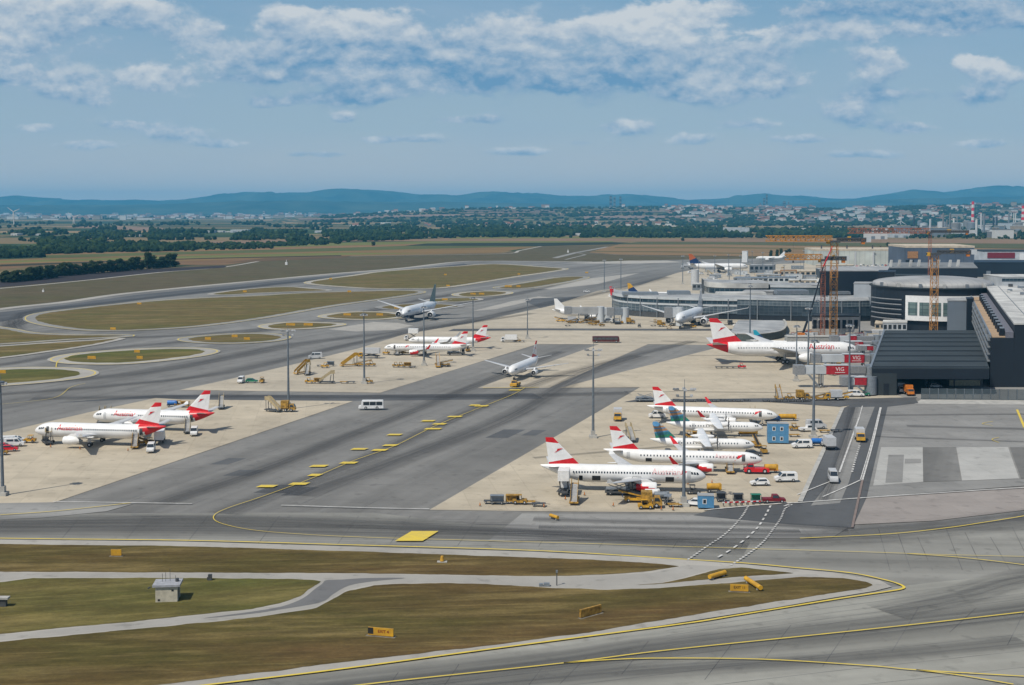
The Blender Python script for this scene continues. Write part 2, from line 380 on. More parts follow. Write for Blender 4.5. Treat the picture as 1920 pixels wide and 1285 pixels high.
GA, GB_, GC = (.098, .092, .028), (.132, .096, .038), (.21, .16, .07)
grass = grassmat('dry_airfield_grass', GA, GB_, GC, R(12))
grass_near = grassmat('dry_airfield_grass_near', (.078, .066, .019), (.104, .066, .026), (.20, .15, .06), R(5), 1.3)
grass_green = grassmat('greener_airfield_grass', (.080, .090, .022), (.115, .086, .030), (.20, .165, .06), R(14))
asph = slabmat('apron_asphalt', (.265, .26, .245), (25, 7.5), R(70), .06, .22, .93, streak=.34, sdir=R(69))
asph_h = slabmat('taxiway_asphalt_across', (.335, .33, .30), (40, 7.5), R(0), .05, .22, .95, streak=.42, sdir=R(-4))
asph_d = slabmat('dark_asphalt', (.13, .135, .14), (30, 30), R(80), .05, .3, .95, streak=.2, sdir=R(75))
asph_n = slabmat('near_taxiway_asphalt', (.37, .365, .325), (60, 5), R(14), .03, .12, .97, streak=.36, sdir=R(14))
shoul = slabmat('taxiway_shoulder', (.42, .40, .36), (20, 20), 0, .05, .2, .9)
shoul_d = slabmat('taxiway_shoulder_grey', (.30, .295, .28), (20, 20), 0, .05, .2, .9)
beigec = slabmat('beige_apron_concrete', (.56, .49, .375), (7.5, 7.5), R(-8), .10, .17, .82, streak=.12, sdir=R(-8))
beigef = slabmat('beige_far_apron_concrete', (.53, .47, .37), (7.5, 7.5), R(-8), .07, .16, .9, streak=.14, sdir=R(-5))
greyc = slabmat('grey_apron_concrete', (.31, .305, .29), (12, 7.5), R(-3), .12, .2, .86, streak=.15, sdir=R(-2))
lightc = slabmat('pale_grey_concrete', (.40, .395, .375), (7.5, 7.5), R(-2), .06, .14, .88, streak=.34, sdir=R(-4))
patchc = slabmat('pale_patch_concrete', (.47, .465, .44), (7.5, 7.5), R(-2), .06, .16, .85, streak=.12, sdir=R(-4))
pinkc = slabmat('pinkish_grey_concrete', (.36, .325, .30), (7.5, 7.5), R(-2), .06, .16, .9, streak=.14, sdir=R(-4))
roadc = slabmat('service_road_surface', (.36, .345, .315), (60, 60), 0, .02, .12, .97)
soil = slabmat('ploughed_soil', (.055, .042, .045), (400, 6), R(20), .2, .3, .9, streak=.3, sdir=R(20))

fld = grassmat('airfield_meadow', (.085, .078, .036), (.10, .080, .045), (.125, .10, .06), R(18), .6)
poly('grass_field', px((-500, 545), (-300, 538), (0, 528), (330, 500), (500, 487), (640, 481), (940, 475), (1015, 462), (1160, 460), (1280, 474), (1500, 478), (1900, 482), (2500, 490), (2600, 520), (2600, 1500), (-900, 1500), (-900, 620)), .0, fld)

asphalt_out = px((-520, 660), (-200, 604), (0, 578), (120, 565), (250, 548), (480, 526), (620, 513), (745, 503), (860, 491), (930, 489), (1110, 491), (1290, 487), (1500, 484), (1700, 487), (2400, 492), (2700, 1480), (-900, 1480))
poly('taxiway', asphalt_out, .03, asph)
poly('taxiway', px((-900, 960), (-300, 972), (0, 965), (420, 962), (700, 962), (900, 985), (1100, 990), (1560, 1000), (1660, 990), (2300, 960), (2300, 1120), (1700, 1100), (1500, 1075), (1200, 1055), (640, 1045), (-900, 1030)), .06, asph_h)
poly('taxiway', px((2400, 1030), (1760, 1092), (1665, 1103), (1450, 1140), (1000, 1200), (640, 1255), (200, 1310), (-400, 1390), (-400, 1480), (2700, 1480), (2700, 1030)), .09, asph_n)
# the far runway: grey band with dark rubber
poly('runway', px((-350, 640), (0, 586), (120, 572), (250, 554), (480, 531), (620, 517), (745, 507), (870, 494), (880, 499), (745, 513), (620, 524), (480, 539), (250, 565), (120, 583), (0, 604), (-350, 680)), .05, asph_d)
q = MB()
ribbon(q, catmull(px((-350, 632), (0, 580), (120, 567), (250, 549), (480, 527), (620, 514), (745, 504), (862, 491), (930, 490), (1110, 491)), False), 9, .08)
tag(q.build('runway_shoulder', shoul), kind='structure')
# path and plough strip beyond
q = MB(); ribbon(q, catmull(px((-60, 545), (0, 541), (150, 527), (300, 511), (420, 501), (500, 488), (560, 483), (700, 480), (940, 476), (975, 470), (1015, 462)), False), 5, .05)
tag(q.build('path', shoul), kind='structure')
q = MB(); ribbon(q, px((1040, 484), (1080, 474), (1140, 463)), 9, .05); ribbon(q, px((1060, 487), (1098, 478), (1075, 473), (1160, 478), (1300, 482)), 4, .05)
tag(q.build('perimeter_road', shoul_d), kind='structure')
poly('ploughed_field', px((-300, 535), (0, 529), (50, 522), (112, 516), (175, 512), (325, 503), (420, 498), (425, 500), (420, 502), (300, 510.5), (150, 526), (0, 539), (-300, 560)), .06, soil)
# field strips behind the airfield
def fcol(n_, c, s=8): return mat('crop_' + n_, c, 1.0, var=.16, scale=.02, stretch=(.3, 3, 1), spec=.1)
strips = [
    ('field', [(-200, 516), (0, 506), (60, 500), (330, 497), (420, 497), (560, 480), (330, 487), (330, 492), (0, 500), (-200, 508)], (.20, .125, .07)),
    ('field', [(-200, 507), (0, 500), (400, 488), (640, 480), (935, 474), (1000, 463), (640, 470), (360, 475), (0, 487), (-200, 492)], (.22, .145, .065)),
    ('field', [(0, 493), (330, 485), (640, 478.5), (800, 475), (640, 474), (330, 480.5), (0, 490)], (.16, .17, .055)),
    ('field', [(330, 497), (640, 484), (660, 480), (560, 481), (500, 484), (420, 493)], (.14, .095, .055)),
    ('field', [(80, 485), (360, 477), (640, 471), (1010, 462), (1120, 459), (800, 460), (640, 465), (360, 472), (80, 479)], (.105, .12, .045)),
    ('field', [(80, 479), (360, 472), (640, 465), (800, 460), (850, 456), (640, 460.5), (360, 468.5), (80, 476)], (.24, .15, .075)),
    ('field', [(240, 472), (640, 461), (850, 456), (1150, 455), (1150, 452), (850, 452), (600, 456), (300, 468)], (.16, .17, .055)),
    ('field', [(0, 500.0), (360, 486.4), (640, 480.2), (640, 478.9), (360, 484.9), (0, 496.5)], (.05, .045, .03)),
    ('field', [(760, 461), (1010, 462), (1150, 458.5), (1200, 456), (1150, 454.5), (800, 457)], (.035, .045, .03)),
    ('field', [(640, 453), (850, 452.6), (1150, 452.4), (1500, 455), (2000, 458), (2000, 450), (1500, 448.5), (1280, 447), (855, 446.5)], (.25, .165, .105)),
    ('field', [(840, 448), (860, 444.5), (1100, 444.5), (1300, 446), (1300, 447.5), (1100, 447.3)], (.16, .16, .05)),
    ('field', [(1105, 474), (1130, 466), (1160, 459), (1340, 459), (1700, 464), (2000, 468), (2000, 484), (1700, 484), (1400, 481), (1160, 478)], (.25, .165, .085)),
    ('field', [(1150, 466), (1340, 466), (2000, 475), (2000, 471), (1500, 466), (1340, 463), (1155, 463.5)], (.155, .125, .05)),
    ('field', [(1110, 473), (1250, 474), (1400, 477), (1400, 475), (1250, 471.5), (1115, 471)], (.15, .12, .055)),
    ('field', [(1150, 459), (1340, 459), (2000, 467.5), (2000, 458), (1500, 455), (1200, 454)], (.10, .105, .045)),
    ('field', [(120, 426), (230, 431), (330, 436), (300, 427), (160, 423.5)], (.26, .18, .13)),
    ('field', [(330, 457), (420, 459), (620, 456), (700, 449), (420, 452)], (.24, .16, .11)),
]
for i, (n_, pts, c) in enumerate(strips): poly(n_, px(*pts), .05 + .02 * i, fcol(str(i), c))

# ---- beige aprons
B2 = px((337, 732), (420, 714), (550, 684), (672, 654), (759, 627), (885, 606), (960, 590), (1037, 573), (1120, 546), (1200, 535), (1270, 512), (1330, 500), (1500, 494), (1750, 494), (1800, 560), (1740, 700), (1722, 746), (1590, 762), (1579, 767),
         (1500, 944), (1320, 962), (1050, 960), (805, 957), (1200, 727), (1355, 648), (1215, 646), (1030, 728), (895, 728), (1123, 646), (1007, 646), (713, 737))
poly('apron', B2, .10, beigef)
poly('apron', px((-500, 960), (-200, 850), (0, 813), (75, 795), (175, 772), (292, 747), (340, 750), (662, 753), (105, 942), (60, 952), (-500, 985)), .11, beigec)
poly('apron', px((-600, 962), (-300, 950), (100, 943), (250, 946), (200, 960), (80, 972), (-300, 990)), .13, lightc)
poly('apron', px((1050, 728), (1355, 650), (1560, 700), (1590, 758), (1578, 766), (1500, 942), (1320, 960), (810, 955.5), (1200, 727)), .12, beigec)
# terminal side ground
poly('apron', px((1640, 500), (2400, 500), (2400, 760), (1700, 748), (1560, 700), (1560, 600)), .115, shoul_d)
poly('apron', px((1727, 750), (2400, 755), (2400, 763), (1715, 758)), .16, conc)
poly('apron', px((1658, 764), (1722, 756), (2400, 768), (2400, 925), (1920, 912), (1622, 934)), .14, greyc)
poly('apron', px((1622, 936), (1920, 914), (2400, 930), (2400, 960), (1920, 958), (1750, 978), (1600, 985)), .145, pinkc)
for k, (pts, mm) in enumerate([([(1652, 840), (1730, 840), (1731, 905), (1637, 912)], patchc), ([(1666, 854), (1695, 854), (1692, 906), (1660, 907)], greyc), ([(1697, 862), (1727, 862), (1727, 870), (1696, 871)], greyc),
                               ([(1730, 840), (1792, 840), (1803, 903), (1731, 905)], asph), ([(1793, 840), (1890, 840), (1911, 899), (1804, 903)], patchc), ([(1893, 840), (1990, 840), (2010, 897), (1914, 899)], asph)]):
    poly('paving_patch', px(*pts), .17 + .01 * k, mm)
poly('apron', px((979, 964), (1340, 967), (1600, 984), (1560, 1010), (1300, 1012), (915, 1016)), .15, lightc)
# service road beside the stand, and the one behind it
poly('service_road', px((1580, 767), (1592, 762), (1600, 754), (1715, 746), (1722, 757), (1664, 764), (1625, 934), (1598, 992), (1480, 985), (1300, 968), (1340, 955), (1500, 944)), .18, asph_d)
poly('paving_patch', px((1604, 765), (1640, 764), (1610, 840), (1592, 905), (1575, 945), (1520, 950), (1556, 905)), .20, greyc)
poly('service_road', px((1170, 755), (1190, 751), (1440, 748), (1560, 750), (1720, 746), (1715, 749), (1600, 760), (1575, 764), (1440, 755)), .21, asph_d)
poly('service_road', px((850, 617.5), (1000, 616.5), (1400, 617.5), (1400, 621), (1000, 620), (840, 621.5)), .16, asph_d)
poly('service_road', px((105, 756), (292, 741), (660, 741), (1000, 738), (1020, 748), (700, 752), (340, 750), (292, 747)), .05, asph_d)
poly('taxiway_slab', px((615, 618), (700, 604), (745, 606), (775, 611), (740, 619), (668, 622)), .06, shoul)
poly('taxiway_slab', px((885, 584), (960, 565), (1010, 556), (1062, 560), (990, 566), (930, 580)), .06, shoul)
poly('taxiway_slab', px((1000, 541), (1050, 530), (1110, 522), (1200, 512), (1170, 520), (1120, 533), (1030, 543)), .07, shoul)
poly('taxiway_slab', px((1060, 494), (1180, 489), (1250, 489), (1280, 492), (1180, 495)), .07, shoul)
poly('taxiway', px((1030, 585), (1062, 568), (1075, 560), (1165, 558), (1180, 545), (1095, 556), (1000, 560), (985, 566)), .065, asph_d)

# ---- tyre-worn bands
wear = bpy.data.materials.new('tyre_wear'); wear.use_nodes = True; t = wear.node_tree; t.nodes.clear()
uv = t.nodes.new('ShaderNodeUVMap'); s_ = t.nodes.new('ShaderNodeSeparateXYZ'); t.links.new(uv.outputs[0], s_.inputs[0])
e1 = math_n(t, 'SUBTRACT', 1, math_n(t, 'POWER', math_n(t, 'ABSOLUTE', math_n(t, 'MULTIPLY_ADD', s_.outputs[0], 2, -1)), 1.6))
nz = t.nodes.new('ShaderNodeTexNoise'); nz.inputs['Scale'].default_value = 1; nz.inputs['Detail'].default_value = 4
cm = t.nodes.new('ShaderNodeCombineXYZ'); t.links.new(math_n(t, 'MULTIPLY', s_.outputs[0], 9), cm.inputs[0]); t.links.new(math_n(t, 'MULTIPLY', s_.outputs[1], .012), cm.inputs[1]); t.links.new(cm.outputs[0], nz.inputs['Vector'])
al = math_n(t, 'MULTIPLY', e1, math_n(t, 'MULTIPLY_ADD', nz.outputs[0], 1.5, -.3, clamp=True))
al = math_n(t, 'MULTIPLY', al, .75)
mx = t.nodes.new('ShaderNodeMixShader'); t.links.new(al, mx.inputs[0]); t.links.new(t.nodes.new('ShaderNodeBsdfTransparent').outputs[0], mx.inputs[1])
df = t.nodes.new('ShaderNodeBsdfDiffuse'); df.inputs[0].default_value = (.075, .078, .085, 1); t.links.new(df.outputs[0], mx.inputs[2])
t.links.new(mx.outputs[0], t.nodes.new('ShaderNodeOutputMaterial').inputs[0])
def wearband(pts, wd, z):
    pts = catmull(px(*pts), False, 8); n = len(pts); me = bpy.data.meshes.new('tyre_marks'); vs = []; fs = []; uvs = []; acc = 0
    for i, p in enumerate(pts):
        a = pts[max(0, i - 1)]; b = pts[min(n - 1, i + 1)]; tt = (b - a); tt.z = 0; tt.normalize(); s2 = Vector((-tt.y, tt.x, 0)) * (wd / 2)
        if i: acc += (p - pts[i - 1]).length
        vs += [(p.x - s2.x, p.y - s2.y, z), (p.x + s2.x, p.y + s2.y, z)]; uvs += [(0, acc), (1, acc)]
    for i in range(n - 1): fs.append((2 * i, 2 * i + 1, 2 * i + 3, 2 * i + 2))
    me.from_pydata(vs, [], fs); ul = me.uv_layers.new()
    for l in me.loops: ul.data[l.index].uv = uvs[l.vertex_index]
    me.materials.append(wear); o = bpy.data.objects.new('tyre_marks', me); C.objects.link(o); o['kind'] = 'structure'
for pts, wd, z in [
    ([(-300, 1002), (0, 993), (450, 992), (900, 1000), (1300, 1008), (1600, 1006), (1920, 975), (2200, 945)], 16, .215),
    ([(-300, 985), (100, 980), (400, 975), (700, 985), (1000, 1000), (1400, 1030)], 12, .22),
    ([(1000, 975), (1200, 981), (1400, 984), (1590, 994)], 5, .225), ([(1010, 990), (1200, 992), (1500, 998)], 4, .23),
    ([(300, 1330), (713, 1284), (1057, 1243), (1240, 1215), (1530, 1188), (1736, 1165), (1920, 1143), (2200, 1105)], 14, .22),
    ([(500, 1330), (900, 1290), (1200, 1262), (1600, 1235), (1920, 1205)], 7, .225),
    ([(1660, 1150), (1800, 1120), (1920, 1085), (2100, 1060)], 10, .225),
    ([(-200, 745), (0, 722), (150, 712), (300, 694), (450, 666), (560, 645), (700, 628), (870, 605), (1000, 575), (1150, 545), (1250, 520)], 16, .22),
    ([(-200, 700), (0, 685), (150, 660), (350, 640), (500, 620), (640, 603), (850, 572), (1000, 545), (1100, 520)], 14, .225),
    ([(0, 740), (200, 725), (420, 700), (620, 655), (800, 618), (1000, 588)], 10, .23),
    ([(-200, 650), (20, 612), (60, 585), (200, 568), (450, 540), (640, 520), (800, 505), (880, 496)], 16, .22),
    ([(20, 600), (30, 618), (80, 630), (200, 634), (400, 626), (620, 600), (760, 568), (900, 545)], 14, .225),
    ([(420, 965), (520, 925), (660, 872), (740, 838), (850, 785), (985, 728), (1100, 690), (1300, 640)], 9, .23),
    ([(560, 930), (760, 860), (960, 780), (1100, 700), (1200, 668)], 11, .228),
    ([(300, 945), (500, 880), (700, 800), (900, 720), (1050, 660)], 8, .227),
    ([(60, 748), (400, 744), (700, 745), (1000, 742), (1180, 738)], 11, .226),
    ([(1600, 765), (1580, 850), (1545, 940)], 4, .235), ([(1000, 860), (1300, 835)], 3, .24), ([(1240, 640), (1500, 655), (1640, 680)], 4, .24), ([(1290, 668), (1620, 668)], 3, .241), ([(1170, 735), (1560, 738)], 3, .242),
    ([(1700, 800), (1920, 806)], 5, .24), ([(1650, 780), (1920, 778)], 4, .24), ([(1640, 820), (1920, 830)], 3, .24),
]: wearband(pts, wd, z)

# ---- grass islands with their shoulders and yellow edge lines
ylw = mat('yellow_marking_paint', (.70, .52, .05), .7, scale=.5, detail=8, col2=(.56, .43, .09))
wht = mat('white_marking_paint', (.66, .65, .62), .7, scale=.5, detail=8, col2=(.40, .39, .37))
marks = MB()
ISL = [
    ([(66, 597), (75, 591), (100, 586), (150, 580), (212, 573), (312, 564), (400, 559), (480, 556), (560, 551), (648, 548), (751, 546), (784, 548), (764, 553), (710, 561), (615, 574), (480, 597), (362, 612), (250, 619), (175, 619), (112, 612), (75, 604)], 7, grass, 1),
    ([(400, 552), (440, 546), (490, 541), (540, 539), (580, 542), (612, 545), (560, 547), (480, 550), (430, 553)], 5, grass, 0),
    ([(583, 531), (610, 525), (670, 517), (720, 510), (800, 504), (860, 500), (930, 496), (1023, 502), (1055, 504.5), (1040, 508), (1007, 513), (957, 520), (900, 529), (823, 540), (760, 541), (700, 541), (620, 536)], 7, grass, 1),
    ([(937, 540.5), (965, 535), (1007, 528), (1050, 521), (1093, 520), (1075, 526), (1030, 534), (980, 541)], 7, grass, 1),
    ([(860, 553), (880, 549), (915, 547), (948, 549), (940, 552.5), (905, 556), (875, 556.5)], 6, grass, 1),
    ([(612, 594), (645, 588), (690, 586), (735, 589), (742, 595), (700, 599), (640, 598)], 6, grass, 1),
    ([(716, 577), (750, 572), (800, 571), (850, 573), (855, 576), (810, 580), (750, 581)], 5, grass, 0),
    ([(808, 563), (840, 560), (885, 560), (895, 563), (860, 566), (820, 566)], 4, grass, 0),
    ([(502, 613), (515, 609), (545, 606), (590, 606.5), (632, 609), (600, 614), (555, 617), (520, 617)], 6, grass, 1),
    ([(352, 637), (380, 632), (430, 628.5), (480, 627), (513, 630), (526, 634), (500, 640), (440, 643.5), (380, 642)], 6, grass, 1),
    ([(122, 673), (150, 666), (225, 659.5), (300, 656), (360, 656), (384, 660), (362, 667), (300, 675), (230, 681), (165, 681), (130, 678)], 7, grass_green, 1),
    ([(-120, 706), (-60, 698), (0, 695), (60, 693), (125, 695), (150, 700), (138, 707), (75, 715), (0, 721), (-90, 727), (-140, 718)], 7, grass_green, 1),
    ([(-260, 604), (-100, 606), (0, 617), (50, 626), (120, 629.5), (180, 630), (236, 630.5), (200, 633), (120, 637), (0, 645), (-200, 652), (-300, 630)], 6, grass, 1),
    ([(-260, 664), (-100, 656), (0, 651), (100, 644), (180, 639.5), (222, 635.5), (165, 648), (75, 661), (0, 671), (-150, 688), (-280, 690)], 4, grass, 0),
]
for i, (pts, so, gmt, yl) in enumerate(ISL):
    c = catmull(px(*pts), True, 5)
    poly('taxiway_shoulder', offset(c, so), .245 + i * .001, shoul if i % 3 else shoul_d)
    if yl: ribbon(marks, offset(c, so * .8), .55, .275, True)
    poly('grass_island', ragged(c, 3, .5), .27, gmt)
# the large island in front with its service roads
FI = [(-400, 1000), (0, 1014), (350, 1018), (640, 1027), (1000, 1037), (1250, 1050), (1400, 1061), (1560, 1076), (1650, 1091), (1672, 1103), (1640, 1111), (1560, 1124), (1450, 1143), (1240, 1176), (940, 1218), (640, 1258), (200, 1310), (-400, 1378)]
poly('taxiway_shoulder', px(*FI), .25, shoul)
poly('service_road', px((-400, 1076), (0, 1077), (700, 1080), (973, 1085), (1107, 1085), (1223, 1077), (1290, 1062), (1385, 1066), (1330, 1072), (1290, 1083), (1240, 1095), (1530, 1079), (1536, 1083), (1417, 1089), (1240, 1104), (1140, 1107), (1040, 1104), (940, 1098), (840, 1094), (740, 1096), (700, 1098), (649, 1109), (620, 1125), (590, 1141), (474, 1160), (255, 1181), (0, 1204), (-400, 1236), (-400, 1222), (0, 1194), (255, 1170), (474, 1147), (528, 1136), (565, 1121), (602, 1094), (598, 1089), (547, 1087), (365, 1085), (62, 1085), (0, 1092), (-400, 1120)), .26, roadc)
darkroad = slabmat('patched_dark_road', (.17, .17, .17), (60, 60), 0, .02, .15, .97)
poly('road_patch', catmull(px((604, 1098), (612, 1091), (640, 1090), (690, 1087), (760, 1087), (700, 1093), (655, 1101), (625, 1117), (600, 1133), (520, 1147), (474, 1154), (380, 1163), (474, 1150), (530, 1140), (568, 1125), (590, 1108)), True, 4), .28, darkroad)
NG = [
    [(-400, 1018), (0, 1023), (350, 1027), (640, 1036), (900, 1045), (1100, 1052), (1240, 1060), (1272, 1065), (1223, 1074), (1160, 1079), (1060, 1083), (973, 1083), (700, 1078), (0, 1075), (-400, 1074)],
    [(-400, 1124), (0, 1095), (62, 1087), (365, 1087), (547, 1089), (590, 1091), (600, 1094), (565, 1120), (528, 1134), (474, 1145), (255, 1168), (0, 1192), (-400, 1220)],
    [(-400, 1240), (0, 1207), (255, 1183), (474, 1162), (590, 1144), (622, 1128), (651, 1112), (702, 1101), (740, 1098), (840, 1096), (940, 1100), (1040, 1106), (1140, 1109), (1240, 1106), (1417, 1092), (1500, 1085), (1580, 1087), (1625, 1094), (1638, 1100), (1620, 1106), (1558, 1116), (1452, 1132), (1280, 1159), (1107, 1189), (923, 1213), (640, 1246), (330, 1284), (-400, 1366)],
    [(1190, 1100), (1240, 1097), (1290, 1086), (1350, 1070), (1390, 1067), (1450, 1073), (1490, 1078), (1417, 1082), (1300, 1092), (1230, 1099)],
]
for i, g in enumerate(NG): poly('grass_verge', ragged(px(*g), .8, .16), .29, grass_green if i == 1 else grass_near)
# edge line
edge = [(-400, 1004), (0, 1012), (350, 1016), (640, 1024), (1000, 1035), (1240, 1049), (1400, 1059), (1488, 1067), (1594, 1077), (1658, 1090), (1685, 1098), (1695, 1104), (1688, 1108), (1665, 1112), (1559, 1128), (1382, 1157), (1280, 1173), (923, 1220), (640, 1258), (380, 1289), (-100, 1345)]
ribbon(marks, catmull(px(*edge), False, 6), .5, .30)
for pts, wd in [([(1920, 1151), (1736, 1172), (1530, 1194), (1240, 1224), (1057, 1247), (713, 1284), (500, 1310)], .35),
                ([(1057, 1247), (1140, 1241), (1240, 1238), (1428, 1240), (1630, 1252), (1718, 1260), (1920, 1272)], .35), ([(1718, 1260), (1800, 1270), (1900, 1287)], .35),
                ([(985, 728), (960, 742), (900, 766), (815, 801), (740, 838), (660, 867), (580, 901), (490, 934), (425, 956), (401, 970), (412, 983), (470, 996), (560, 1004), (680, 1010), (850, 1015), (1100, 1022), (1350, 1030), (1594, 1037), (1771, 1043), (1990, 1048)], .2),
                ([(1700, 1041), (1800, 1048), (1920, 1062), (2000, 1075)], .35), ([(2000, 955), (1920, 970), (1840, 983), (1771, 993), (1665, 1004), (1500, 1012)], .35), ([(0, 968), (90, 962), (160, 955), (250, 945)], .35),
                ([(1907, 770), (1921, 804)], .7), ([(1862, 792), (1842, 796), (1862, 800)], .25), ([(1873, 822), (1860, 826), (1873, 832)], .25),
                ([(0, 760), (100, 748), (132, 728), (160, 720)], .2), ([(905, 729), (1010, 728)], .6),
                ([(105, 690), (112, 676), (150, 664)], .4), ([(800, 791), (720, 832)], .01)]:
    ribbon(marks, catmull(px(*pts), False, 6), wd, .31)
tag(marks.build('yellow_lines', ylw), kind='structure')
# yellow information panels painted on the taxiway
for i, (x, y, wv) in enumerate([(501, 914, 33), (561, 909.5, 33), (598, 876, 30), (591, 893, 22), (654, 870, 30), (674, 844, 28), (712, 846, 27), (732, 837, 26), (740, 817, 26), (803, 791, 24), (824, 797, 24), (812, 806, 30), (853, 783, 26), (903, 763, 24), (890, 761.5, 18), (782, 1008, 52), (965, 733, 20)]):
    c = at(x, y); s = c.y / FPX; dy_ = 1.25 if i != 15 else 3.9
    v = Vector((.34, 1, 0)); hw = wv * s / 2
    o = poly('painted_panel', [c + Vector((-hw, 0, 0)) - v * dy_, c + Vector((hw, 0, 0)) - v * dy_, c + Vector((hw, 0, 0)) + v * dy_, c + Vector((-hw, 0, 0)) + v * dy_], .325, ylw)
# white lines
wl = MB()
for pts, wd in [([(527, 950), (700, 955), (805, 957)], .4), ([(100, 943), (360, 947)], .4),
                ([(1652, 766), (1636, 835), (1617, 903)], .4), ([(1650, 766), (1633, 835), (1613, 903)], .25), ([(1611, 785), (1574, 888)], .45), ([(1617, 763), (1611, 785)], .3),
                ([(1320, 959), (1420, 950), (1480, 945.5), (1500, 945), (1620, 936), (1740, 928), (1920, 917), (2200, 905)], .55), ([(1495, 930), (1560, 904)], .35), ([(1543, 934), (1580, 918), (1617, 901)], .4),
                ([(1210, 700), (1080, 735)], .01), ([(1470, 952), (1480, 948)], .4)]:
    ribbon(wl, catmull(px(*pts), False, 5), wd, .33)
def dashes(pts, on, off, wd, z=.34):
    p = resample(catmull(px(*pts), False, 8), .25); n_on = int(on / .25); n_off = int(off / .25); i = 0
    while i + n_on < len(p): ribbon(wl, p[i:i + n_on + 1], wd, z); i += n_on + n_off
dashes([(1403, 952), (1392, 970), (1375, 990), (1355, 1008), (1325, 1028), (1285, 1056)], .9, .8, .4)
dashes([(1445, 951), (1432, 975), (1418, 995), (1395, 1016), (1370, 1034), (1343, 1050)], 2.0, 2.2, .4)
dashes([(1485, 949), (1472, 957), (1464, 975), (1450, 995), (1432, 1018), (1405, 1040), (1366, 1066)], .9, .8, .4)
dashes([(1612, 838), (1605, 860), (1597, 890)], 1.5, 1.5, .5)
tag(wl.build('white_lines', wht), kind='structure')
q = MB(); ribbon(q, px((1617, 903), (1607, 950), (1598, 992)), .5, .335); tag(q.build('drain_channel', mat('drain_grating', (.22, .17, .15), .8)), kind='structure')
q = MB(); ribbon(q, px((1580, 766), (1540, 855), (1500, 943)), 1.1, .325); tag(q.build('kerb', conc), kind='structure')

# ------------------------------------------------------------------ hills and the far rise
forest = mat('forested_hills', (.07, .085, .045), 1.0, col2=(.012, .022, .012), scale=.0016, detail=9, spec=.05)
prof = [(-400, 374), (0, 371), (30, 368), (80, 372), (130, 374), (200, 376), (250, 376), (300, 378), (350, 374), (400, 367), (460, 361), (520, 363), (580, 363), (610, 358), (640, 356), (700, 359), (740, 361), (800, 367), (860, 368), (900, 362), (940, 361), (1000, 363), (1050, 369), (1100, 368), (1140, 366), (1180, 363), (1230, 370), (1290, 375), (1340, 373), (1400, 368), (1440, 365), (1500, 368), (1560, 373), (1600, 374), (1660, 366), (1710, 358), (1760, 361), (1800, 358), (1860, 351), (1890, 350), (1930, 353), (2400, 350)]
def lin(pr, x):
    for a, b in zip(pr, pr[1:]):
        if a[0] <= x <= b[0]: return a[1] + (b[1] - a[1]) * (x - a[0]) / (b[0] - a[0])
    return pr[-1][1]
def terrain(name, Y0, Y1, Yr, profile, m, nx, ny, base=0.0, rough=.08, sc_=.0008):
    q = MB(); vs = []
    for j in range(ny):
        Y = Y0 + (Y1 - Y0) * j / (ny - 1)
        for i in range(nx):
            X = -1.0 * Y * .56 + 1.12 * Y * i / (nx - 1)
            p = 960 + X / Y * FPX
            hr = max(0, CH + (HZ - lin(profile, p)) / FPX * Yr)
            if Y <= Yr: k = (Y - Y0) / (Yr - Y0); k = k * k * (3 - 2 * k)
            else: k = 1 - (Y - Yr) / (Y1 - Yr) * .6
            h = hr * k
            n_ = noise.fractal(Vector((X * sc_, Y * sc_, 3.1)), 1.0, 2.1, 5)
            h = h * (1 + (rough * 3.5 if Y < Yr * .985 else rough * .35) * n_ * (1 if k > .1 else k * 10)) if h > 0 else 0
            vs.append((X, Y, base + min(h, hr * 1.02 if Y < Yr * .985 else 1e9)))
    fs = [(j * nx + i, j * nx + i + 1, (j + 1) * nx + i + 1, (j + 1) * nx + i) for j in range(ny - 1) for i in range(nx - 1)]
    q.add(vs, fs, 0, True); return tag(q.build(name, m), kind='structure')
terrain('hills', 19000, 28500, 25000, prof, forest, 340, 34, -1, .14, .0013)
prof2 = [(-400, 386), (0, 385), (300, 384), (450, 377), (700, 378), (900, 380), (1100, 384), (1300, 385), (1500, 382), (1700, 374), (1920, 368), (2400, 366)]
terrain('hills', 15500, 20500, 18800, prof2, forest, 260, 18, -1.5, .13, .0015)
rise = [(-400, 420), (500, 412), (640, 404), (760, 398), (830, 394), (900, 391), (1000, 391), (1100, 390), (1200, 389), (1300, 389.5), (1400, 391), (1500, 391), (1600, 393), (1700, 388), (1920, 384), (2400, 384)]
rm = fg
terrain('terrain', 5600, 12500, 9500, rise, rm, 150, 40, -.5, .0, .0006)
def on_rise(x, y):
    Y = 5600.0
    while Y < 9500:
        z = tz((x - 960) / FPX * Y, Y)
        if HZ - (z - CH) / Y * FPX <= y: break
        Y += 40
    X = (x - 960) / FPX * Y; return Vector((X, Y, tz(X, Y) + 2.5))
def tz(X, Y):
    """height of the rise"""
    if Y < 5600: return 0
    p = 960 + X / Y * FPX; hr = max(0, CH + (HZ - lin(rise, p)) / FPX * 9500); k = min(1, (Y - 5600) / 3900); return hr * k * k * (3 - 2 * k)

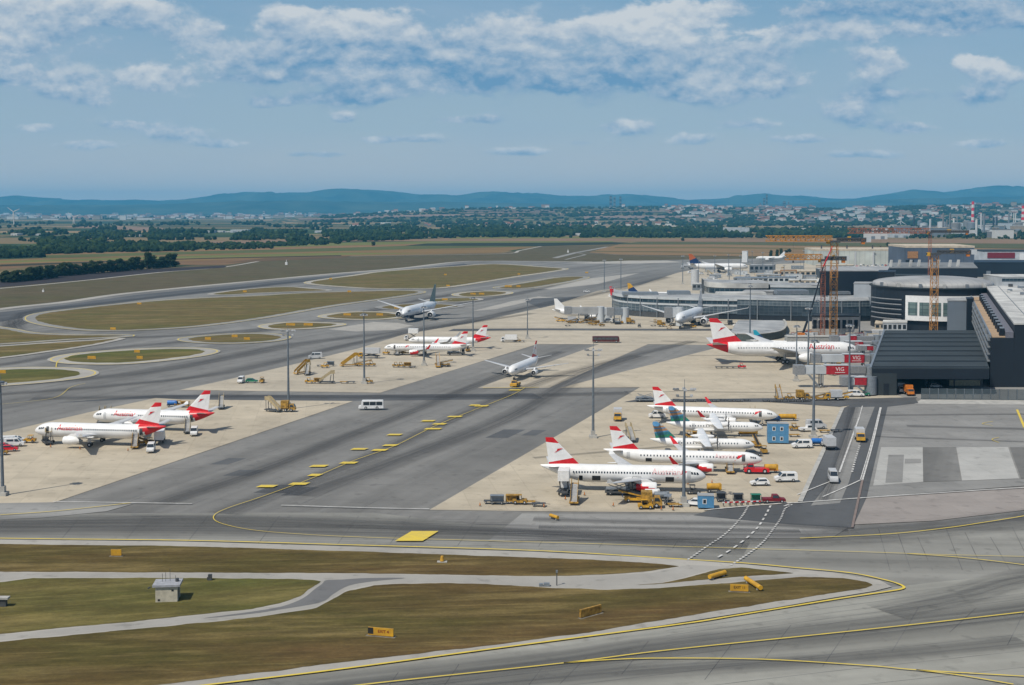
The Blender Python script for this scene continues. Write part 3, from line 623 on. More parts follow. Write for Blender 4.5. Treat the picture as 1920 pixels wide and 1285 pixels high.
for i, (xa, xb, ya0, ya1, yb0, yb1, c) in enumerate([(690, 1045, 408, 405, 404, 401.5, (.27, .19, .15)), (640, 760, 411, 409, 408, 406, (.24, .17, .13)), (850, 1040, 400.5, 399.5, 398.5, 397, (.25, .18, .14)), (1050, 1140, 403, 402.5, 399.5, 399, (.34, .24, .16)), (1095, 1310, 411.5, 409, 406.5, 404.5, (.26, .19, .15)),
                                                (1140, 1240, 399, 398.5, 397, 396.5, (.22, .16, .12)), (1310, 1420, 411, 409.5, 407, 406, (.24, .19, .13)), (860, 1045, 396.5, 396, 395, 394.5, (.20, .15, .12)), (1150, 1300, 416, 415, 413.5, 412.5, (.2, .16, .12)), (560, 700, 413, 412, 410, 409.5, (.25, .18, .14))]):
    q = MB(); n = 12; top = []; bot = []
    for k in range(n + 1):
        x = xa + (xb - xa) * k / n; bot.append(on_rise(x, ya0 + (ya1 - ya0) * k / n)); top.append(on_rise(x, yb0 + (yb1 - yb0) * k / n))
    rows = [[b_.lerp(t_, j / 4) for b_, t_ in zip(bot, top)] for j in range(5)]
    for r_ in rows:
        for v in r_: v.z = tz(v.x, v.y) + 2.0
    q.loft([[tuple(v) for v in r_] for r_ in rows], 0, caps=False, close=False); tag(q.build('hill_field', fcol('rise%d' % i, c)), kind='structure')
# sealed joints and repair cuts in the paving
jm_ = mat('joint_sealant', (.09, .09, .09), .9, scale=.15, col2=(.19, .19, .18)); q = MB()
rj = random.Random(4)
for k in range(5):
    o_ = 12 + k * 31; ribbon(q, px((420 + 20 * k, 1330 + o_ * .2), (1057 + k * 6, 1244 + o_), (1530 + k * 6, 1188 + o_), (2000, 1139 + o_)), .13, .096)
for k in range(5): ribbon(q, px((1250, 1190 + k * 9.5 - 16), (1560, 1146 + k * 10 - 16), (1950, 1096 + k * 10 - 16)), .12, .096)
for k in range(11):
    x = 720 + k * 118 + rj.uniform(-25, 25); y0_ = 1262 - (x - 640) * .125; ribbon(q, px((x + 40, y0_ + rj.uniform(5, 40)), (x - 10, y0_ + rj.uniform(60, 110))), .12, .097)
for k in range(8):
    x = 1640 + k * 42 + rj.uniform(-9, 9); ribbon(q, px((x, 990 + (k % 3) * 9), (x + 22 + k * 3, 1070)), .14, .098)
for f_ in (.18, .36, .5, .64, .82):
    for (A_, B__) in (((105 + 700 * f_, 943 + 12 * f_), (1010 + 345 * f_, 646 + 3 * f_)),): ribbon(q, px(A_, ((A_[0] + B__[0]) / 2, (A_[1] + B__[1]) / 2), B__), .22, .04)
for k in range(0, 14, 2):
    y = 935 - k * 15 + k * k * .25; xl = 105 + (943 - y) * 3.05; xr = 805 + (957 - y) * 1.80; ribbon(q, px((xl + 4, y), (xr - 4, y + 4)), .2, .041)
for k in range(12):
    y = 1022 - k * 4.4; ribbon(q, px((-50, y - 8), (640, y - 1), (1500, y + 8)), .10, .068)
for k in range(12):
    x = -20 + k * 128 + rj.uniform(-20, 20); ribbon(q, px((x + 40, 968), (x, 1014 + x * .012)), .14, .069)
tag(q.build('paving_joints', jm_), kind='structure')
q = MB()
for k in range(16):
    x = rj.uniform(200, 1150); y = rj.uniform(770, 930)
    if x < 105 + (943 - y) * 3.05 + 30 or x > 805 + (957 - y) * 1.8 - 40: continue
    a_ = at(x, y); w2 = rj.uniform(3, 9); h2 = rj.uniform(5, 16); d_ = Vector((.37, 1, 0)).normalized(); e_ = Vector((1, -.05, 0)); prism_ = [a_, a_ + e_ * w2, a_ + e_ * w2 + d_ * h2, a_ + d_ * h2]
    q.add([(p.x, p.y, .043) for p in prism_], [(0, 1, 2, 3)])
tag(q.build('repair_patches', asph_d), kind='structure')
# ------------------------------------------------------------------ lettering
_txt = {}
def text_geo(body, size, bold=False):
    bold = bold and len(body) < 8
    k = (body, size)
    if k in _txt: return _txt[k]
    cu = bpy.data.curves.new('lettering', 'FONT'); cu.body = body; cu.size = size; cu.resolution_u = 3
    if bold: cu.offset = size * .018
    o = bpy.data.objects.new('lettering', cu); C.objects.link(o)
    dg = bpy.context.evaluated_depsgraph_get(); dg.update(); me = bpy.data.meshes.new_from_object(o.evaluated_get(dg))
    bm = bmesh.new(); bm.from_mesh(me)
    ys = [v.co.y for v in bm.verts]; y0, y1 = min(ys), max(ys)
    for i in range(1, 7):
        bmesh.ops.bisect_plane(bm, geom=bm.verts[:] + bm.edges[:] + bm.faces[:], plane_co=(0, y0 + (y1 - y0) * i / 7, 0), plane_no=(0, 1, 0))
    bm.verts.ensure_lookup_table()
    r = ([v.co.copy() for v in bm.verts], [[v.index for v in f.verts] for f in bm.faces])
    bm.verts.index_update(); r = ([v.co.copy() for v in bm.verts], [[v.index for v in f.verts] for f in bm.faces])
    bm.free(); C.objects.unlink(o); bpy.data.objects.remove(o); bpy.data.meshes.remove(me); bpy.data.curves.remove(cu)
    _txt[k] = r
    return r

# ------------------------------------------------------------------ aircraft
SPEC = {
    'narrow': dict(L=37.6, R=2.02, zc=3.75, tz=5.35, nz=-.45, tail=11.0, nose=5.2,
                   wing=dict(y=(0, 1.9, 6.5, 17.0), le=(11.0, 12.2, 14.9, 20.6), ch=(7.4, 6.6, 4.1, 1.6), z=(2.75, 2.9, 3.5, 5.0), t=(.95, .85, .5, .2)),
                   eng=dict(x=11.2, y=5.75, z=1.95, r=1.12, l=4.6), fin=dict(z=(5.2, 11.8), le=(28.2, 34.7), te=(35.6, 36.5)), stab=dict(y=6.2, le=(32.0, 35.3), ch=(3.6, 1.4), z=(5.0, 6.2)),
                   gear=dict(nx=5.1, mx=17.7, my=3.8), win=(6.9, 30.6, .64, .55), cock=1.6, lo=2.4),
    'regional': dict(L=38.65, R=1.6, zc=3.3, tz=4.75, nz=-.4, tail=10.5, nose=4.6,
                     wing=dict(y=(0, 1.5, 5.5, 13.4), le=(12.6, 13.6, 15.6, 20.2), ch=(6.2, 5.6, 3.5, 1.4), z=(2.05, 2.15, 2.75, 4.0), t=(.75, .7, .4, .16)),
                     eng=dict(x=11.9, y=4.7, z=1.75, r=1.0, l=4.0), fin=dict(z=(4.6, 10.55), le=(29.6, 35.4), te=(36.2, 37.2)), stab=dict(y=5.6, le=(33.4, 36.2), ch=(3.1, 1.3), z=(4.5, 5.4)),
                     gear=dict(nx=4.4, mx=18.0, my=3.0), win=(6.2, 30.5, .80, .45), cock=1.5, lo=1.9),
    'wide': dict(L=63.7, R=3.1, zc=5.6, tz=7.4, nz=-.7, tail=17.5, nose=8.2,
                 wing=dict(y=(0, 3.0, 10, 30.4), le=(20.0, 22.5, 27.5, 41.0), ch=(14.5, 12.0, 8.0, 1.8), z=(3.9, 4.2, 5.4, 9.4), t=(1.7, 1.5, .9, .3)),
                 eng=dict(x=19.5, y=9.7, z=3.0, r=1.95, l=7.6), fin=dict(z=(8.2, 18.5), le=(48.5, 59.4), te=(61.0, 62.8)), stab=dict(y=10.7, le=(54.5, 60.3), ch=(6.8, 2.4), z=(7.2, 9.3)),
                 gear=dict(nx=5.8, mx=32.0, my=5.5), win=(9.0, 52.0, 1.1, .75), cock=2.4, lo=3.3),
}
def air_dark(k): return k
def ring(x, zc, rz, ry=None, n=28, flat=1.0):
    ry = rz if ry is None else ry
    return [(x, ry * math.cos(2 * PI * k / n), zc + rz * math.sin(2 * PI * k / n) * (flat if math.sin(2 * PI * k / n) < 0 else 1)) for k in range(n)]
def foil(xle, c, y, z, t, up=False):
    pr = [(0, 0), (.08, .42), (.3, .55), (.65, .34), (1, 0.03), (1, -.03), (.65, -.22), (.3, -.42), (.08, -.34)]
    if up: return [(xle - a * c, y + b * t, z) for a, b in pr]
    return [(xle - a * c, y, z + b * t) for a, b in pr]
def fuselage_shape(S):
    Lh = S['L'] / 2; R_ = S['R']; zc = S['zc']; nz_ = S['nz']
    st = []
    for i in range(13):
        u = i / 12; s = S['nose'] * (u ** 1.9)
        r = R_ * (1 - (1 - u ** 1.9 if u < 1 else 0) ** 2.0) ** .62 if i else .02
        st.append((s, max(r, .02), zc + nz_ * (1 - u) ** 1.25, r))
    s1 = S['L'] - S['tail']
    for u in (0.35, 0.7, 1.0): st.append((S['nose'] + (s1 - S['nose']) * u, R_, zc, R_))
    for i in range(1, 13):
        u = i / 12; r = R_ * (1 - u ** 1.75) + .14 * u
        st.append((s1 + S['tail'] * u, r, zc + (S['tz'] - zc) * u ** 1.45, r))
    return [(Lh - s, r, z) for s, r, z, _ in st]
def at_station(shape, x):
    for a, b in zip(shape, shape[1:]):
        if b[0] <= x <= a[0]:
            k = (a[0] - x) / max(1e-6, a[0] - b[0]); return a[1] + (b[1] - a[1]) * k, a[2] + (b[2] - a[2]) * k
    return shape[-1][1], shape[-1][2]
def on_skin(shape, x, z, side, off=.03):
    r, zc = at_station(shape, x); d = max(-1, min(1, (z - zc) / r)); return (x, side * (r * math.sqrt(max(0, 1 - d * d)) + off), z)
def skin_patch(name, shape, x0, x1, z0, z1, side, m, parent, off=.03, n=4, nx=3):
    q = MB(); vs = [on_skin(shape, x0 + (x1 - x0) * i / nx, z0 + (z1 - z0) * j / n, side, off) for j in range(n + 1) for i in range(nx + 1)]
    q.add(vs, [(j * (nx + 1) + i, j * (nx + 1) + i + 1, (j + 1) * (nx + 1) + i + 1, (j + 1) * (nx + 1) + i) for j in range(n) for i in range(nx)], 0, True)
    return q.build(name, m, parent)
ARROW = [(0, 0), (.9, .62), (1.0, 1.0), (2.9, 1.18), (1.9, .82), (1.55, .62)]
def fin_mesh(q, F, Lh, cuts, mats_i, t=.32):
    """fin as a stack of slices, split where the paint changes"""
    zs = [0] + cuts + [1]
    for i in range(len(zs) - 1):
        rings = []
        for (u_le, u_te) in ((zs[i][0], zs[i][1]) if isinstance(zs[i], tuple) else (zs[i], zs[i]), (zs[i + 1][0], zs[i + 1][1]) if isinstance(zs[i + 1], tuple) else (zs[i + 1], zs[i + 1])):
            ra = []
            xl = Lh - (F['le'][0] + (F['le'][1] - F['le'][0]) * u_le); xt = Lh - (F['te'][0] + (F['te'][1] - F['te'][0]) * u_te)
            zl = F['z'][0] + (F['z'][1] - F['z'][0]) * u_le; zt = F['z'][0] + (F['z'][1] - F['z'][0]) * u_te
            for a, b in [(0, 0), (.1, .4), (.35, .55), (.7, .35), (1, .05), (1, -.05), (.7, -.35), (.35, -.55), (.1, -.4)]:
                ra.append((xl + (xt - xl) * a, b * t, zl + (zt - zl) * a))
            rings.append(ra)
        q.loft(rings, mats_i[i], caps=True, sm=False)
def wheel(parent, x, y, z, r, w_, name='wheel'):
    q = MB(); q.tube((x, y - w_ / 2, z), (x, y + w_ / 2, z), r, n=14); q.tube((x, y - w_ / 2 - .01, z), (x, y + w_ / 2 + .01, z), r * .5, n=10, mi=1)
    return q.build(name, [black, lgrey], parent)
def airliner(kind, side=-1, body=None, fin='red', eng=None, winglet='white', tailcone=False, title=None, tcol=None, tx=0, tsize=1.6, logo=True, windows=True, gear=True, belly=None, doors=(), holds=(), wl_h=1.6, bellyline=None):
    S = SPEC[kind]; Lh = S['L'] / 2; body = body or white; eng = eng or white; root = empty('airliner')
    sh = fuselage_shape(S)
    q = MB(); q.loft([ring(x, z, r) for x, r, z in sh], 0)
    # belly fairing
    w_ = S['wing']; x0 = Lh - w_['le'][0] + 1.5; x1 = Lh - w_['le'][0] - w_['ch'][0] - 2.5
    q.loft([ring(x0 + (x1 - x0) * u, S['zc'] - S['R'] * .42, S['R'] * .70 * (1 - (2 * u - 1) ** 4 * .9), S['R'] * 1.02 * (1 - (2 * u - 1) ** 4 * .55), 20) for u in [i / 8 for i in range(9)]], 0)
    if tailcone:
        # painted tail: every face behind a slanting line
        pass
    fo = q.build('fuselage', [body, red if tailcone else body, belly or body], root)
    if tailcone or belly:
        for p in fo.data.polygons:
            c = p.center
            if tailcone and c.x < -Lh + S['L'] * .205 - (S['zc'] + S['R'] - c.z) * .9 and c.x < -Lh + 9: p.material_index = 1
            elif belly and c.z < S['zc'] - S['R'] * .55: p.material_index = 2
    # wings
    for s in (-1, 1):
        q = MB(); q.loft([foil(Lh - w_['le'][i], w_['ch'][i], s * w_['y'][i], w_['z'][i], w_['t'][i]) for i in range(4)], 0, sm=True)
        wo = q.build('wing', [lgrey if body is white else lgrey], root)
        for fy in (w_['y'][2] * .85, w_['y'][2] * 1.3, w_['y'][3] * .68):
            xx = Lh - (w_['le'][2] + (w_['le'][3] - w_['le'][2]) * max(0, (fy - w_['y'][2]) / (w_['y'][3] - w_['y'][2]))) - w_['ch'][2] * .55
            zz = w_['z'][2] + (w_['z'][3] - w_['z'][2]) * (fy - w_['y'][2]) / (w_['y'][3] - w_['y'][2]) - .3
            q = MB(); q.tube((xx, s * fy, zz), (xx - w_['ch'][2] * .62, s * fy, zz), .24, .06, 6); q.build('flap_fairing', white, wo)
        # winglet
        if winglet:
            wm = red if winglet == 'red' else (grey if winglet == 'grey' else white)
            a = foil(Lh - w_['le'][3], w_['ch'][3], s * w_['y'][3], w_['z'][3], w_['t'][3]); b = foil(Lh - w_['le'][3] - wl_h * .95, w_['ch'][3] * .45, s * (w_['y'][3] + wl_h * .35), w_['z'][3] + wl_h, .1)
            q = MB(); q.loft([a, b], 0, sm=False); q.build('winglet', wm, wo)
        # engine
        E_ = S['eng']; ex = Lh - E_['x']; r = E_['r']; l = E_['l']; ey = s * E_['y']
        pr = [(0, .82), (.02, .92), (.1, 1.0), (.4, 1.03), (.7, .94), (.86, .74), (1.0, .55)]
        q = MB(); q.loft([ring(ex - u * l, E_['z'], r * k, n=20) for u, k in pr], 0, caps=False)
        for v in q.v[:]: pass
        q.v = [(x, y + ey, z) for x, y, z in q.v]
        eo = q.build('engine', [eng, white], root)
        if eng is red:
            for p_ in eo.data.polygons:
                if p_.center.z > E_['z'] + r * .25 + (ex - p_.center.x - l * .5) * .3 or p_.center.x > ex - l * .2: p_.material_index = 1
        q = MB(); q.loft([ring(ex - .02 * l, E_['z'], r * .82, n=20), ring(ex - .14 * l, E_['z'], r * .74, n=20)], 0, caps=False); q.v = [(x, y + ey, z) for x, y, z in q.v]; q.build('engine_intake', metal, eo)
        q = MB(); q.tube((ex - .13 * l, ey, E_['z']), (ex - .16 * l, ey, E_['z']), r * .75, n=20); q.tube((ex - .13 * l, ey, E_['z']), (ex - .04 * l, ey, E_['z']), r * .25, .02, 10, 1); q.build('fan', [dgrey, lgrey], eo)
        q = MB(); q.tube((ex - .9 * l, ey, E_['z']), (ex - 1.15 * l, ey, E_['z']), r * .5, r * .22, 14); q.build('exhaust_cone', steel, eo)
        q = MB(); zt = w_['z'][2] - .1; q.prism([(ex - .15 * l, E_['z'] + r * .9), (ex - .45 * l, zt + .35), (ex - 1.25 * l, zt + .05), (ex - 1.1 * l, zt - .35), (ex - .85 * l, E_['z'] + r * .6)], ey - .22, ey + .22); q.build('pylon', body, eo)
        # tailplane
        T = S['stab']; q = MB(); q.loft([foil(Lh - T['le'][0], T['ch'][0], s * .2, T['z'][0], .32), foil(Lh - T['le'][1], T['ch'][1], s * T['y'], T['z'][1], .12)], 0); q.build('tailplane', lgrey, root)
        # main gear
        if gear:
            g = S['gear']; q = MB(); q.tube((Lh - g['mx'], s * g['my'], S['zc'] - S['R'] * .5), (Lh - g['mx'], s * g['my'], S['R'] * .3), S['R'] * .08)
            q.box(Lh - g['mx'] - .5, Lh - g['mx'] + .5, s * g['my'] + .25, s * g['my'] + .31, S['R'] * .45, S['zc'] - S['R'] * .6); go = q.build('main_gear', [lgrey], root)
            wr = S['R'] * .29
            for dxx in ((-.9, .9) if kind == 'wide' else (0,)):
                for k in (-1, 1): wheel(go, Lh - g['mx'] + dxx * (1 if kind == 'wide' else 0), s * g['my'] + k * S['R'] * .2, wr, wr, S['R'] * .2)
    if gear:
        g = S['gear']; q = MB(); q.tube((Lh - g['nx'], 0, S['zc'] - S['R'] * .9), (Lh - g['nx'], 0, S['R'] * .2), S['R'] * .06); go = q.build('nose_gear', lgrey, root)
        for k in (-1, 1): wheel(go, Lh - g['nx'], k * S['R'] * .13, S['R'] * .2, S['R'] * .2, S['R'] * .12)
    # fin
    q = MB(); F = S['fin']
    if fin == 'red':
        fin_mesh(q, F, Lh, [(.02, .10), (.20, .16), (.80, .83)], [0, 1, 0, 1]); fin_mats = [white, red]
        q.m = [0 if False else m for m in q.m]
        q2 = MB(); fin_mesh(q2, F, Lh, [(.30, .13), (.80, .84)], [1, 0, 1]); q = q2
    elif fin == 'white': fin_mesh(q, F, Lh, [.5], [0, 0]); fin_mats = [white]
    else: fin_mesh(q, F, Lh, [(.6, .35)], [0, 1]); fin_mats = list(fin)
    fo2 = q.build('tail_fin', fin_mats, root)
    if fin == 'red':
        q = MB(); zz = F['z'][0] + (F['z'][1] - F['z'][0]) * .46; hh = (F['z'][1] - F['z'][0]) / 6.6
        xm = Lh - (F['le'][0] + (F['le'][1] - F['le'][0]) * .5 + F['te'][1] - .9 * hh) / 2
        n = len(ARROW)
        for s in (-1, 1):
            q.add([(xm + (-a + 1.3 if s * side > 0 else a - 1.3) * hh * .75 * (1 if side < 0 else 1) * (1 if True else 1) * (-1 if (s * side > 0 and side > 0) or (s * side < 0 and side < 0) else 1) * -1, s * .25, zz + b * hh * 1.0) for a, b in ARROW], [tuple(range(n))])
        q.build('arrow_emblem', red, fo2)
    # cockpit
    for s in (-1, 1):
        cx = Lh - S['cock']; k = S['R'] / 2.0
        q = MB()
        for i in range(3):
            xa = cx - i * .62 * k; xb = xa - .5 * k; zb = S['zc'] + S['R'] * (.10 + .04 * i); zt = zb + .52 * k
            def sk(x, z):
                r, zc = at_station(sh, x); zz = min(z, zc + r * .93); d = (zz - zc) / r; return (x, s * (r * math.sqrt(max(0, 1 - d * d)) + .03), zz + .02)
            q.add([sk(xa, zb), sk(xb, zb), sk(xb - .12 * k, zt), sk(xa - .25 * k, zt)], [(0, 1, 2, 3)])
        q.build('cockpit_window', glass, root)
    # cabin windows on the side in view
    if windows:
        a, b, st, dz = S['win']; nwin = int((b - a) / st); base = None; wz = S['zc'] + dz; ww = .125 * (S['R'] / 2 + .3)
        for i in range(nwin):
            x = Lh - a - i * st
            if base is None:
                q = MB(); y0 = on_skin(sh, 0, wz - .2, side, .025)[1]; y1 = on_skin(sh, 0, wz + .2, side, .025)[1]
                q.add([(-ww, y0, wz - .2), (ww, y0, wz - .2), (ww, y1, wz + .2), (-ww, y1, wz + .2)], [(0, 1, 2, 3)]); base = q.build('window', glass, root); base.location = (x, 0, 0)
            else:
                c = base.copy(); C.objects.link(c); c.parent = root; c.location = (x, 0, 0)
    for (s_pos, open_) in doors:
        x = Lh - s_pos; hw = .42 * (1 if kind != 'wide' else 1.2)
        d = skin_patch('door', sh, x - hw, x + hw, S['zc'] - .75 + (.25 if kind != 'narrow' else 0), S['zc'] + 1.15, side, dgrey if open_ else lgrey, root, .035)
    for (s_pos, wd) in holds:
        x = Lh - s_pos; skin_patch('cargo_door', sh, x - wd / 2, x + wd / 2, S['zc'] - S['R'] * .72, S['zc'] - S['R'] * .12, side, navy, root, .035)
    if title:
        vs, fs = text_geo(title, tsize, True); zb = S['zc'] + S['R'] * .12
        q = MB(); out = []
        for v in vs:
            x = Lh - tx + (v.x if side < 0 else -v.x); out.append(on_skin(sh, x, zb + v.y, side, .04))
        q.add(out, fs); q.build('title_lettering', tcol or red, root)
    if logo:
        q = MB(); n = len(ARROW); x0 = Lh - tx + (5.6 if kind == 'narrow' else 4.6) * (1 if side < 0 else -.35)
        k = 1.15 * S['R'] / 2
        out = [on_skin(sh, x0 + a * k * (1 if side < 0 else -1), S['zc'] - .5 + b * k * 1.5, side, .045) for a, b in ARROW]
        q.add(out, [tuple(range(n))]); q.build('arrow_emblem', red, root)
    return root
def place_air(root, nose, tail, hn, ht, L, heading=None, byn=False):
    a = at(*nose, hn); b = at(*tail, ht); mid = (a + b) / 2; h = math.atan2((a - b).y, (a - b).x) if heading is None else R(heading)
    if byn: mid = a - Vector((math.cos(h), math.sin(h), 0)) * L / 2
    root.location = (mid.x, mid.y, .33); root.rotation_euler = (0, 0, h); return root

GS = 'aircraft parked on the stands'
def A(root, lab, *pl, group=GS, **k):
    place_air(root, *pl, **k); tag(root, lab, 'airplane', group); return root
A(airliner('narrow', -1, title='Austrian', tcol=pred, tx=12.2, tsize=1.9, eng=red, doors=[(31.5, 0), (3.9, 0)], holds=[(8.2, 1.9), (24.8, 1.9), (28.3, .8)], winglet='white', wl_h=.8),
  'white airliner with red banded fin, a white lift box docked at its tail', (1322, 897), (1015, 875), 3.3, 5.35, 37.6)
A(airliner('regional', -1, title='Austrian', tcol=pred, tx=11.5, tsize=1.45, eng=red, winglet='red', wl_h=1.9, doors=[(4.6, 1), (32.5, 0)], holds=[(27.5, 1.5)]),
  'white regional jet with red winglets and a red tug at its nose', (1428, 866), (1133, 845), 2.9, 4.75, 38.65)
A(airliner('regional', -1, winglet='red', wl_h=1.9, doors=[(5.0, 1), (32.5, 0)], tx=12),
  'white regional jet with red banded fin beyond the two propeller planes', (1455, 783), (1217, 762.5), 2.9, 4.75, 38.65, heading=-13)
A(airliner('wide', -1, title='Austrian', tcol=red, tx=21.5, tsize=3.1, logo=False, tailcone=True, winglet=None, doors=[(4.8, 1), (12.5, 0)], windows=True),
  'large white widebody jet with red tail and big red lettering', (1606, 658), (1328, 650), 4.9, 7.2, 63.7, heading=-1)
A(airliner('narrow', 1, title='Austrian', tcol=red, tx=7.4, tsize=2.1, logo=False, tailcone=True, winglet='white', wl_h=.8, doors=[(4.6, 1), (31.2, 1)]),
  'white airliner with red tail and two stair trucks, a baggage truck under its tail', (64, 810), (313, 802), 3.3, 5.35, 37.6)
A(airliner('narrow', 1, title='Austrian', tcol=red, tx=7.4, tsize=2.1, logo=False, tailcone=True, winglet='white', wl_h=.8, doors=[(4.6, 0), (31.2, 1)]),
  'white airliner with red tail parked beyond the one with two stair trucks', (171, 783), (406, 776.5), 3.3, 5.35, 37.6)
A(airliner('regional', 1, title=None, tcol=red, eng=red, tx=7.3, winglet='red', wl_h=1.9, doors=[(4.8, 1)], logo=True, windows=True),
  'small white jet with red engine, a catering truck ahead of its nose', (720, 656), (883, 646), 2.9, 4.75, 38.65, heading=176)
A(airliner('regional', 1, title=None, tcol=red, tx=7.3, winglet='grey', wl_h=1.9, doors=[(4.8, 0)], tailcone=True, logo=False, windows=False),
  'small white jet with red tail partly hidden behind the one with the red winglet', (768, 641), (918, 634), 2.9, 4.75, 38.65, heading=174)
A(airliner('narrow', -1, winglet=None, logo=False, windows=False, title=None),
  'white airliner head on, pushed back by a yellow tug on the taxiway', (965, 706), (1000, 665), 3.3, 5.35, 37.6, heading=-107, group='aircraft on the taxiways')
tealf = mat('grey_green_fin_paint', (.20, .28, .26), .5, var=.1); palef = mat('pale_silver_paint', (.74, .76, .77), .3, var=.05)
A(airliner('wide', -1, body=palef, fin=(tealf, tealf), belly=dblue, logo=False, windows=False, winglet=None, eng=white),
  'large silver widebody with dark belly and grey green fin taxiing towards the apron', (756, 590), (803, 578), 4.9, 7.2, 63.7, heading=-104, byn=True, group='aircraft on the taxiways')
A(airliner('narrow', -1, fin='white', logo=False, windows=False, winglet='white', title=None),
  'all white airliner with plain white fin at a jet bridge of the glass pier', (1160, 588), (1029, 583), 3.3, 5.35, 37.6, heading=-8)
A(airliner('wide', -1, body=palef, fin='white', logo=False, windows=False, winglet='white', eng=white, title=None),
  'pale widebody parked head out along the glass pier, its wings spread wide', (1271, 602), (1315, 588), 4.9, 7.2, 63.7, heading=-110, byn=True)
A(airliner('narrow', -1, fin=(red, red), logo=False, windows=False, winglet=None, title=None),
  'white airliner with a small dark red fin behind the end of the glass pier', (1262, 557), (1116, 561), 3.3, 5.35, 37.6, heading=0)
navyf = mat('navy_fin_paint', (.01, .035, .12), .45, var=.1); orf = mat('orange_fin_paint', (.5, .12, .03), .45, var=.1)
A(airliner('narrow', -1, fin=(navyf, yellow), logo=False, windows=False, winglet='white', title=None),
  'white airliner with dark blue and yellow fin behind the glass pier', (1282, 552), (1161, 552), 3.3, 5.35, 37.6, heading=-12)
A(airliner('wide', -1, fin=(navyf, orf), logo=False, windows=False, winglet=None, title=None),
  'distant white jet with dark blue and orange fin', (1400, 498), (1288, 501), 4.9, 7.2, 63.7, heading=4)
A(airliner('narrow', 1, fin='white', logo=False, windows=False, winglet=None, title=None, gear=False),
  'tiny white airliner on the far stands beside the dark poplars', (1424, 483), (1468, 484), 3.3, 5.35, 37.6, heading=175)
turq = mat('turquoise_fin_paint', (.01, .30, .42), .4, var=.1)
_t = A(airliner('regional', -1, fin=(dblue, turq), logo=False, windows=False, winglet=None, title=None),
  'aircraft with bright turquoise fin hidden behind the big widebody with red lettering', (1560, 668), (1399, 645), 2.9, 3.8, 38.65, heading=-20)
_t.scale = (.8, .8, .8); _t.location = at(1470, 655)

